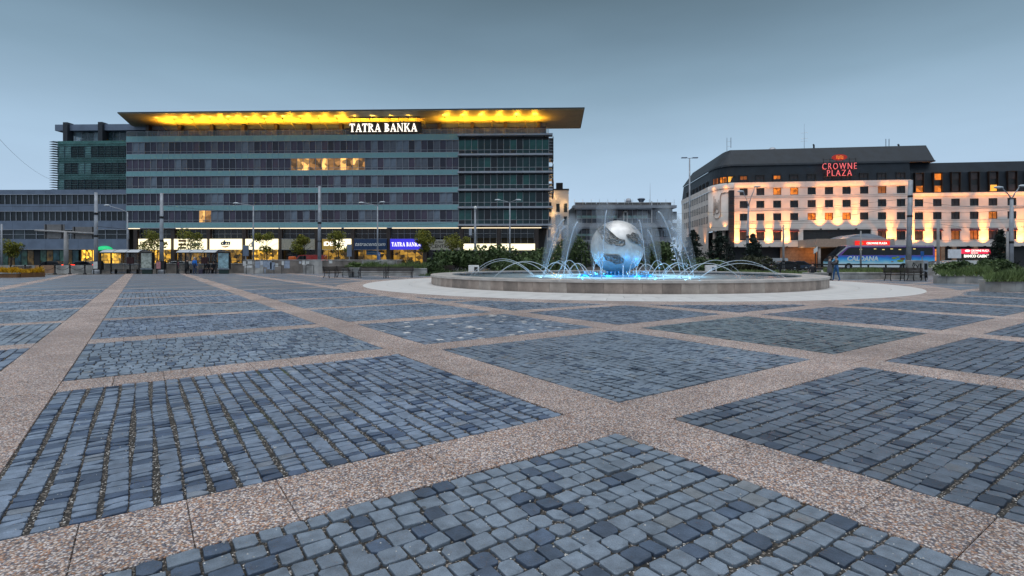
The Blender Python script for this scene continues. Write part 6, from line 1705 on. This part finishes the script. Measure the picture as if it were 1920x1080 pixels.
# ------------------------------------------------------------------ benches
def bench(label, loc, rz, L=1.9):
    t = thing('park_bench', label, 'bench', loc, rz, 'iron benches on the square')
    for k in range(5):
        q = MB(); q.bevbox(-L/2, -.45+k*.095, .43, L/2, -.37+k*.095, .465, .008); q.build('seat_slat', M_col, t)
    for k in range(4):
        y_ = .05+k*.025; z_ = .55+k*.095; q = MB(); q.box(-L/2, y_, z_, L/2, y_+.03, z_+.075); q.build('back_slat', M_col, t)
    for x_ in (-L/2+.12, L/2-.12):
        q = MB(); q.tube([(x_,-.47,0),(x_,-.40,.2),(x_,-.45,.42),(x_,.02,.42),(x_,.06,.55),(x_,.16,.95)], .028, 6); q.tube([(x_,.14,0),(x_,.04,.2),(x_,.02,.42)], .028, 6)
        q.tube([(x_,.05,.66),(x_,-.2,.68),(x_,-.44,.66),(x_,-.47,.55),(x_,-.44,.43)], .022, 6); q.build('cast_iron_side', M_iron, t)
    return t
def gp_(px, py): Y = GY(py); return (PX(px, Y), Y, 0)
bench('black bench end-on at the left of the bench row', gp_(622, 521), R(70))
bench('black bench standing behind the end-on bench near the tub', gp_(646, 520.5), R(8), 1.6)
bench('long black bench right of the pale tub', gp_(699, 521.5), R(0), 2.2)
bench('long black bench nearest the fountain in the left row', gp_(750, 521), R(0), 2.2)
bench('black bench before the green bed right of the couple', gp_(1682, 526.5), R(4), 1.9)
bench('black bench beside the graffiti cabinet', gp_(1709, 527), R(-12), 1.5)
bench('black bench beside the yellow flower planter at far left', gp_(40, 519.5), R(15), 1.3)
bench('black bench behind the fountain rim at left', gp_(835, 515), R(0), 1.8)
# graffiti cabinet
t = thing('utility_cabinet', 'grey utility cabinet with black graffiti beside a bench', 'cabinet', gp_(1724, 526))
q = MB(); q.bevbox(-.62, 0, .05, .28, .5, 1.42, .02); q.build('cabinet', M_conc, t)
q = MB(); q.box(.283, .02, .05, .62, .45, 1.40); q.build('side_door', M_alu, t)
q = MB(); q.tube([(-.5,-.012,1.0),(-.42,-.012,1.25),(-.3,-.012,1.15),(-.42,-.012,.95),(-.3,-.012,.8),(-.5,-.012,.85)], .03, 4); q.tube([(-.22,-.012,1.1),(-.12,-.012,.9),(-.05,-.012,1.15)], .03, 4); q.box(.02,-.015,.2,.14,-.002,1.2); q.box(.36,.0,.75,.56,.018,1.2); q.box(.36,.0,.2,.56,.018,.6); q.build('graffiti', M_black, t)
# small white boxes on the far side of the basin
for px, lab in ((888, 'small white electrical box behind the far left rim of the fountain'), (1334, 'small white electrical box behind the far right rim of the fountain')):
    Y = 46.5; t = thing('electrical_box', lab, 'box', (PX(px, Y), Y, 0))
    q = MB(); q.bevbox(-.46, 0, .35, .46, .35, .98, .02); q.build('box', M_white, t)
    q = MB(); q.box(.05, -.012, .42, .36, -.002, .82); q.build('label_plate', M_hframe, t)
    q = MB(); q.box(-.4, .05, 0, .4, .3, .35); q.build('plinth', M_conc, t)
# fence before the coach
t = thing('roadside_railing', 'dark low railing along the road before the coach', 'fence', (PX(1430, 50), 50, 0)); Lr = PX(1760, 50)-PX(1430, 50)
for i in range(11):
    q = MB(); q.box(i*Lr/10-.06, -.05, 0, i*Lr/10+.06, .05, 1.05); q.build('post', M_iron, t)
for z_ in (.55, .95):
    q = MB(); q.box(0, -.03, z_, Lr, .03, z_+.12); q.build('rail', M_iron, t)

# ------------------------------------------------------------------ coach
M_cpaint = bpy.data.materials.new('coach_livery'); M_cpaint.use_nodes = True
nt = M_cpaint.node_tree; b = nt.nodes['Principled BSDF']; b.inputs['Roughness'].default_value = .22; b.inputs['Coat Weight'].default_value = .4
tcn = nt.nodes.new('ShaderNodeTexCoord'); sp = nt.nodes.new('ShaderNodeSeparateXYZ'); nt.links.new(tcn.outputs['Object'], sp.inputs[0])
nz = nt.nodes.new('ShaderNodeTexNoise'); nz.inputs['Scale'].default_value = .9; nt.links.new(tcn.outputs['Object'], nz.inputs['Vector'])
ma = nt.nodes.new('ShaderNodeMath'); ma.operation = 'MULTIPLY_ADD'; ma.inputs[1].default_value = .5; nt.links.new(nz.outputs['Fac'], ma.inputs[0]); nt.links.new(sp.outputs['Z'], ma.inputs[2])
mr = nt.nodes.new('ShaderNodeMapRange'); mr.inputs[1].default_value = 1.05; mr.inputs[2].default_value = 2.7; nt.links.new(ma.outputs[0], mr.inputs[0])
cr2 = nt.nodes.new('ShaderNodeValToRGB'); el = cr2.color_ramp.elements
el[0].color = (.85,.95,1,1); el[1].color = (.20,.06,.36,1); e = el.new(.28); e.color = (.35,.80,.98,1); e = el.new(.55); e.color = (.02,.40,.92,1); e = el.new(.8); e.color = (.02,.14,.66,1)
nt.links.new(mr.outputs[0], cr2.inputs[0]); nt.links.new(cr2.outputs[0], b.inputs['Base Color'])
M_tyre = mat('tyre_rubber', (.012,.012,.012), .85); M_rim = mat('wheel_rim', (.45,.46,.48), .35, .7)
M_cwin = glass('coach_window', (.012,.014,.018), .05); M_silver = mat('silver_trim', (.6,.61,.62), .3, .6)
Yc = 84.0
coach = thing('coach', 'parked blue coach with CALDANA lettering before the hotel porch', 'coach', (PX(1560, Yc), Yc, -.13), R(-2))
Lc = PX(1748, Yc)-PX(1560, Yc); Hc = 3.95
prof = [(.15,.45),(Lc-.1,.40),(Lc,.7),(Lc-.02,3.2),(Lc-.25,Hc),(2.9,Hc),(2.4,Hc-.12),(1.3,2.85),(.25,1.75),(.0,1.3),(.02,.6)]
q = MB(); q.ext_y(prof, 0, 2.5); q.build('body', M_cpaint, coach)
win = [(1.45,2.38),(Lc-.35,2.38),(Lc-.35,3.62),(3.1,3.62),(2.55,3.5)]
q = MB(); q.ext_y(win, -.015, .02); wb = q.build('side_window_band', M_cwin, coach)
for i in range(1, 6):
    x_ = 2.6+i*(Lc-3.2)/6; q = MB(); q.box(x_-.03, -.02, 2.39, x_+.03, -.0155, 3.61); q.build('window_divider', M_black, wb)
q = MB(); q.ext_y([(.14,1.82),(1.15,2.82),(2.3,Hc-.2),(3.0,Hc-.06),(3.0,Hc-.2),(2.4,Hc-.36),(1.25,2.70),(.24,1.70)], -.03, .03); q.build('front_pillar_trim', M_silver, coach)
q = MB(); q.box(3.0, -.03, Hc-.18, Lc-.3, .03, Hc-.06); q.build('roof_trim', M_silver, coach)
q = MB(); q.add([(-.01,.1,1.35),(.2,.1,1.77),(1.25,.1,2.87),(2.35,.1,Hc-.1),(-.01,2.4,1.35),(.2,2.4,1.77),(1.25,2.4,2.87),(2.35,2.4,Hc-.1)], [(0,4,5,1),(1,5,6,2),(2,6,7,3)])
for i_, v_ in enumerate(q.v): q.v[i_] = (v_[0]-.03, v_[1], v_[2]+.02)
q.build('windscreen', M_cwin, coach)
for x_ in (2.6, Lc-4.9, Lc-3.5):
    q = MB(); N = 16
    q.ext_y([(x_+.62*math.cos(math.pi*k/N), .48+.62*math.sin(math.pi*k/N)) for k in range(N+1)], -.02, .1); q.build('wheel_arch', M_black, coach)
    w_ = thing('wheel', '', ''); del w_['label'], w_['category']; w_.parent = coach; w_.location = (x_, .0, .5)
    q = MB(); q.ext_y([(.5*math.cos(2*math.pi*k/20), .5*math.sin(2*math.pi*k/20)) for k in range(20)], -.03, .3); q.build('tyre', M_tyre, w_)
    q = MB(); q.ext_y([(.3*math.cos(2*math.pi*k/16), .3*math.sin(2*math.pi*k/16)) for k in range(16)], -.045, -.031); q.build('rim', M_rim, w_)
M_clet = mat('coach_letter', (.75,.93,1.0), .3)
lx = PX(1617, Yc)-PX(1560, Yc)
inst(text_mesh('CALDANA', .8, .02, M_clet, bold=.045, shear=.15, width=PX(1645, Yc)-PX(1588, Yc)), 'lettering', coach, (lx-.05, -.02, 1.42))
rc_ = random.Random(8)
for k in range(11):
    x_ = Lc*(.55+.4*rc_.random()); z_ = rc_.uniform(1.1, 2.1); q = MB(); a = rc_.uniform(.2,.6); b2 = a*rc_.uniform(.3,.6)
    q.ext_y([(x_+a*math.cos(2*math.pi*i/10), z_+b2*math.sin(2*math.pi*i/10)) for i in range(10)], -.012-.001*k, -.002)
    q.build('livery_motif', rc_.choice([mat('motif_green', (.25,.42,.05), .3), mat('motif_brown', (.22,.10,.04), .3), mat('motif_cyan', (.10,.5,.75), .3), mat('motif_orange', (.45,.22,.04), .3)]), coach)
for k, f in enumerate((.28, .42, .5, .58, .66, .8)):
    q = MB(); q.box(Lc*f-.2, -.02, 3.2+.1*(k % 2), Lc*f+.2, -.0155, 3.33+.1*(k % 2)); q.build('cabin_light', emis('cabin_glow', (1,.72,.10), .8), coach)
q = MB(); q.tube([(.3,-.05,2.3),(-.25,-.25,2.2)], .04, 5); q.bevbox(-.4,-.35,1.6,-.18,-.18,2.25,.04); q.build('wing_mirror', M_black, coach)
q = MB(); q.ball((.08,.02,.85), (.12,.14,.18), 10, 6); q.build('headlight', M_lampglass, coach)

# ------------------------------------------------------------------ cars
def car(label, px, Y, col, lengthpx=None, L=4.3, H=1.45, rz=0, lit_tail=False, kind='car', base=-.13):
    t = thing('parked_car' if kind == 'car' else 'parked_van', label, kind, (PX(px, Y), Y, base), rz, 'vehicles on the roads round the square')
    m_ = mat('car_paint', col, .25, .2, var=.04); m_.node_tree.nodes['Principled BSDF'].inputs['Coat Weight'].default_value = .5
    k = L/4.3; h = H/1.45
    if kind == 'car':
        pr = [(0,.35),(.05,.75),(.9,.86),(1.55,1.36),(2.2,1.45),(3.2,1.42),(3.95,.98),(4.28,.9),(4.3,.4),(4.2,.28),(.1,.28)]
        wp = [(1.08,.9),(1.62,1.32),(2.2,1.39),(3.15,1.36),(3.75,.95)]
    else:
        pr = [(0,.35),(.03,.85),(.5,.98),(1.05,1.42),(1.5,1.45),(4.2,1.45),(4.28,1.3),(4.3,.4),(4.2,.28),(.1,.28)]
        wp = [(.72,.98),(1.12,1.36),(2.0,1.38),(2.0,.98)]
    q = MB(); 
    pr = [(x*k-L/2, z*h) for x, z in pr]; wp = [(x*k-L/2, z*h) for x, z in wp]
    q.ext_y(pr[::-1], -.85, .85); q.build('body', m_, t)
    q = MB(); q.ext_y(wp[::-1], -.865, .865); q.build('windows', M_cwin, t)
    for x_ in (.75*k-L/2, 3.45*k-L/2):
        for y_ in (-.88, .66):
            w_ = bpy.data.objects.new('wheel', None); COL.objects.link(w_); w_.parent = t; w_.location = (x_, y_, .33)
            q = MB(); q.ext_y([(.33*math.cos(2*math.pi*i/16), .33*math.sin(2*math.pi*i/16)) for i in range(16)], 0, .22); q.build('tyre', M_tyre, w_)
            q = MB(); q.ext_y([(.2*math.cos(2*math.pi*i/12), .2*math.sin(2*math.pi*i/12)) for i in range(12)], -.012, -.001); q.build('rim', M_rim, w_)
    et = emis('lit_tail_light', (1,.03,.01), 2.5, (.4,.01,.01)) if lit_tail else mat('tail_lens', (.25,.01,.01), .3)
    for y_ in (-.87, .5):
        q = MB(); q.bevbox(L/2-.32*k, y_, .82*h, L/2+.012, y_+.37, .98*h, .01); q.build('tail_light', et, t)
        q = MB(); q.bevbox(-L/2-.012, y_, .62*h, -L/2+.25, y_+.37, .76*h, .01); q.build('headlight', M_lampglass, t)
    return t
car('added dark car with lit red tail lights behind the beige wall', 100, 70, (.02,.02,.024), lit_tail=True)  # added car; its tail lights stand in for red light trails
car('added grey car with lit red tail lights before the lit entrance', 158, 74, (.12,.12,.13), lit_tail=True)  # second added car in place of the trails of passing tail lights
car('white car half hidden behind the right bus shelter', 336, 68, (.6,.6,.6))
car('red van driving past the beige blank sign', 580, 84, (.35,.02,.015), L=5.2, H=2.4, kind='van', lit_tail=True)  # added van in place of the red light streak of passing traffic
car('pale van parked before the hotel ground storey', 1446, 84, (.5,.5,.5), L=4.6, H=1.9, kind='van')
car('black car beside the pale van near the hotel', 1468, 78, (.012,.012,.014))
car('dark blue car before the slim hotel pole', 1490, 82, (.03,.05,.09))
car('silver car behind the white flower bed', 1775, 62, (.4,.41,.42))
car('dark car behind the end of the coach', 1757, 78, (.03,.03,.035))
# ------------------------------------------------------------------ billboard by the hotel
Yb = 90
t = thing('casino_billboard', 'lit red CROWNE PLAZA and black BANCO CASINO board with blank white panel', 'sign', (PX(1803, Yb), Yb, -.13))
def bxp(px): return PX(px, Yb)-PX(1803, Yb)
def bzp(py): return PZ(py, Yb)+.13
E_blank = emis('blank_white_panel', (.8,.88,1), .12, (.6,.62,.66)); E_redb = emis('lit_crimson_panel', (1,.03,.09), .80, (.5,.02,.05))
q = MB(); q.box(bxp(1779), 0, bzp(484), bxp(1802.5), .2, bzp(467.5)); q.build('white_panel', E_blank, t)
q = MB(); q.box(bxp(1803), -.05, bzp(476), bxp(1859), .2, bzp(467)); q.build('red_panel', E_redb, t)
q = MB(); q.box(bxp(1803), -.05, bzp(487), bxp(1859), .2, bzp(476.3)); q.build('dark_panel', M_signdk, t)
xm = (bxp(1803)+bxp(1859))/2
inst(text_mesh('CROWNE PLAZA', .36, .03, E_white, bold=.012, width=3.1), 'lettering', t, (xm+.55, -.07, bzp(472)))
inst(text_mesh('BRATISLAVA', .16, .03, E_white, bold=.0, width=1.2), 'lettering', t, (xm-.4, -.07, bzp(475.2)))
inst(text_mesh('BANCO CASINO', .5, .03, E_white, bold=.03, width=4.4), 'lettering', t, (xm, -.07, bzp(482.8)))
q = MB(); q.ext_y([(xm-1.6+.45*math.cos(2*math.pi*i/18), bzp(470.2)+.2*math.sin(2*math.pi*i/18)) for i in range(18)], -.07, -.052); q.build('oval_emblem', E_white, t)
for x_ in (bxp(1785), bxp(1815), bxp(1850)):
    q = MB(); q.box(x_-.1, .22, 0, x_+.1, .4, bzp(480)); q.build('post', M_iron, t)
q = MB(); q.box(PX(1770, 80), 80, -.12, PX(1870, 80), 80.4, PZ(488.2, 80)); o = q.build('low_white_wall', M_white); tag(o, 'low white wall under the casino billboard', 'wall')

# ------------------------------------------------------------------ people
M_skin = mat('skin', (.48,.29,.21), .55, var=.05)
def cloth(name, c): return mat(name, c, .85, var=.15, scale=6)
def person(label, loc, rz, H, top, bottom, hair, shoes=(.02,.02,.02), pose='stand', arms=None, coat=False, hood=False):
    t = thing('person', label, 'person', loc, rz); k = H/1.75
    J = {}
    if pose == 'sit':
        J.update(pel=(0,0,.50), che=(0,.06,.92), neck=(0,.06,1.10), head=(0,.02,1.25), headt=(0,.01,1.36))
        for s, n in ((-1,'l'),(1,'r')):
            J['hip'+n]=(s*.10,-.02,.50); J['kne'+n]=(s*.13,-.44,.50); J['ank'+n]=(s*.13,-.42,.09); J['toe'+n]=(s*.14,-.58,.04)
            J['sho'+n]=(s*.19,.06,1.02); J['elb'+n]=(s*.24,-.02,.75); J['wri'+n]=(s*.14,-.24,.62); J['pal'+n]=(s*.12,-.31,.60)
    else:
        st_ = .04 if pose == 'stand' else .16
        J.update(pel=(0,0,.95), che=(0,.0,1.28), neck=(0,.01,1.47), head=(0,-.01,1.60), headt=(0,-.01,1.71))
        for s, n in ((-1,'l'),(1,'r')):
            J['hip'+n]=(s*.10,0,.90); J['kne'+n]=(s*.11,-.03+s*st_*.5,.50); J['ank'+n]=(s*.11,.02+s*st_,.08); J['toe'+n]=(s*.13,-.14+s*st_,.04)
            J['sho'+n]=(s*.19,.0,1.40); J['elb'+n]=(s*.26,.03,1.12); J['wri'+n]=(s*.25,-.06,.88); J['pal'+n]=(s*.25,-.09,.80)
        if arms:
            for n in arms: J['elb'+n], J['wri'+n], J['pal'+n] = arms[n]
    rad = dict(pel=.15,che=.165,neck=.055,head=.092,headt=.07,hip=.10,kne=.062,ank=.042,toe=.038,sho=.072,elb=.05,wri=.034,pal=.036)
    reg = dict(pel=1 if not coat else 0,che=0,neck=2,head=2,headt=2,hip=1,kne=1,ank=1,toe=3,sho=0,elb=0,wri=0,pal=2)
    if coat: rad.update(pel=.19, hip=.13); 
    names_ = list(J); vid = {n: i for i, n in enumerate(names_)}; vco = [tuple(c*k for c in J[n]) for n in names_]
    E_ = [('pel','che'),('che','neck'),('neck','head'),('head','headt')]
    for n in 'lr': E_ += [('pel','hip'+n),('hip'+n,'kne'+n),('kne'+n,'ank'+n),('ank'+n,'toe'+n),('che','sho'+n),('sho'+n,'elb'+n),('elb'+n,'wri'+n),('wri'+n,'pal'+n)]
    ed = [(vid[a], vid[b]) for a, b in E_]
    base_n = [n if n in rad else n[:-1] for n in names_]
    rr_ = [rad[n]*k for n in base_n]; rg_ = [reg[n] for n in base_n]
    for n in 'lr':                                   # five fingers
        p = Vector(J['pal'+n]); d = (p-Vector(J['wri'+n])).normalized(); sd = d.cross(Vector((0,1,0)))
        if sd.length < .1: sd = Vector((1,0,0))
        sd.normalize()
        for f in range(5):
            o_ = (f-2)*.018; ln = (.045,.075,.082,.075,.06)[f]
            tip_ = p + sd*(o_*1.6 if f else -.06) + d*ln + Vector((0,-.015,0))
            vco.append(tuple(c*k for c in tip_)); rr_.append(.009*k); rg_.append(2); ed.append((vid['pal'+n], len(vco)-1))
    me = bpy.data.meshes.new('body_skeleton'); me.from_pydata(vco, ed, [])
    o = bpy.data.objects.new('tmp', me); COL.objects.link(o)
    md = o.modifiers.new('Skin', 'SKIN'); md.use_smooth_shade = True; sv = o.data.skin_vertices[0].data
    for i, r_ in enumerate(rr_): sv[i].radius = (r_, r_*(.72 if base_n[i] in ('che','pel') else 1.0) if i < len(base_n) else r_); sv[i].use_root = (i == vid['pel'])
    sb = o.modifiers.new('Sub', 'SUBSURF'); sb.levels = 1; sb.render_levels = 1
    dg = bpy.context.evaluated_depsgraph_get(); dg.update()
    bm_ = bpy.data.meshes.new_from_object(o.evaluated_get(dg)); bm_.name = 'body'
    COL.objects.unlink(o); bpy.data.objects.remove(o)
    bm_.materials.clear()
    for m_ in (cloth('jacket', top), cloth('trousers', bottom), M_skin, cloth('shoes', shoes)): bm_.materials.append(m_)
    V = [Vector(v) for v in vco]
    for p in bm_.polygons:
        c = p.center; best = min(range(len(V)), key=lambda i: (V[i]-c).length - rr_[i]*.6); p.material_index = rg_[best]
        p.use_smooth = True
    b_ = inst(bm_, 'body', t)
    hd = Vector(J['head'])*k
    q = MB(); q.ball((hd.x, hd.y+.022*k, hd.z+.05*k), (.10*k,.105*k,.11*k), 14, 10)
    for i_, v_ in enumerate(q.v):
        if v_[1] < hd.y-.03*k and v_[2] < hd.z+.07*k: q.v[i_] = (v_[0]*.9, hd.y+.0*k, max(v_[2], hd.z+.0*k))
    q.build('hair' if not hood else 'hood', cloth('hair', hair), t, True)
    q = MB(); q.ball((hd.x, hd.y-.098*k, hd.z+.0*k), (.014*k,.022*k,.024*k), 8, 6); q.build('nose', M_skin, t, True)
    q = MB()
    for s in (-1, 1): q.ball((hd.x+s*.033*k, hd.y-.086*k, hd.z+.03*k), (.011*k,.008*k,.008*k), 6, 4)
    q.build('eyes', M_black, t)
    if coat:
        zc = Vector(J['pel'])*k; q = MB(); q.lathe([(.20*k, zc.z+.12*k), (.23*k, zc.z-.1*k), (.26*k, zc.z-.38*k), (.25*k, zc.z-.385*k)], 14)
        for i_, v_ in enumerate(q.v): q.v[i_] = (v_[0], v_[1]*.7, v_[2])
        q.build('coat_skirt', cloth('coat', top), t, True)
    return t
def gpt(px, py): Y = GY(py); return (PX(px, Y), Y, 0)
person('person in bright blue jacket standing before the right bus shelter', gpt(365, 513.6), R(165), 1.74, (.02,.22,.75), (.03,.05,.11), (.55,.55,.56))
person('person in black coat standing beside the blue jacket', gpt(351, 514.2), R(150), 1.62, (.012,.012,.014), (.012,.012,.014), (.05,.04,.035), coat=True)
person('person in pink jacket at the left end of the right shelter', (PX(334.5, 55.2), 55.2, 0), R(120), 1.45, (.45,.03,.10), (.03,.03,.04), (.10,.05,.03))
person('dark-clothed person sitting inside the right shelter on the left', (PX(390, 55.6), 55.6, -.02), R(0), 1.72, (.03,.03,.035), (.02,.02,.03), (.03,.025,.02), pose='sit')
person('dark-clothed person sitting inside the right shelter near the poster case', (PX(400, 55.6), 55.6, -.02), R(-10), 1.72, (.025,.025,.03), (.03,.03,.04), (.05,.03,.02), pose='sit')
Yw = GY(526.5)
person('person in long grey coat embracing the other beside the fountain', (PX(1556, Yw), Yw, 0), R(75), 1.70, (.09,.09,.11), (.02,.02,.025), (.10,.06,.04), (.12,.02,.02), coat=True,
       arms={'r': ((.22,-.18,1.26), (.10,-.36,1.36), (.04,-.42,1.38)), 'l': ((-.22,-.16,1.24), (-.12,-.36,1.30), (-.05,-.43,1.32))})
person('person in dark jacket and blue jeans embraced beside the fountain', (PX(1569, Yw), Yw+.05, 0), R(-90), 1.74, (.03,.04,.045), (.04,.14,.34), (.02,.018,.018), (.05,.08,.2), pose='walk',
       arms={'r': ((.24,-.14,1.18), (.14,-.34,1.16), (.08,-.40,1.16)), 'l': ((-.24,-.14,1.16), (-.14,-.32,1.10), (-.08,-.38,1.10))})
person('red-haired person sitting behind the far right rim of the fountain', (PX(1523, 42.6), 42.6, -.05), R(180), 1.65, (.05,.045,.05), (.03,.03,.04), (.28,.07,.03), pose='sit')
q = MB(); q.bevbox(PX(1523, 42.6)-.6, 42.55, 0, PX(1523, 42.6)+.6, 43.0, .42, .02); o = q.build('stone_block_seat', M_conc); tag(o, 'low concrete block under the red-haired sitter', 'seat')
# shopping bag held beside the waiting people
q = MB(); q.bevbox(-.18, -.1, 0, .18, .1, .5, .05); q.tube([(-.1,0,.5),(-.08,0,.66),(.08,0,.66),(.1,0,.5)], .012, 5)
o = q.build('shopping_bag', cloth('dark_bag', (.05,.04,.07))); o.location = (PX(376.5, 54.3), 54.3, 0); tag(o, 'dark bag standing on the ground by the blue jacket', 'bag')
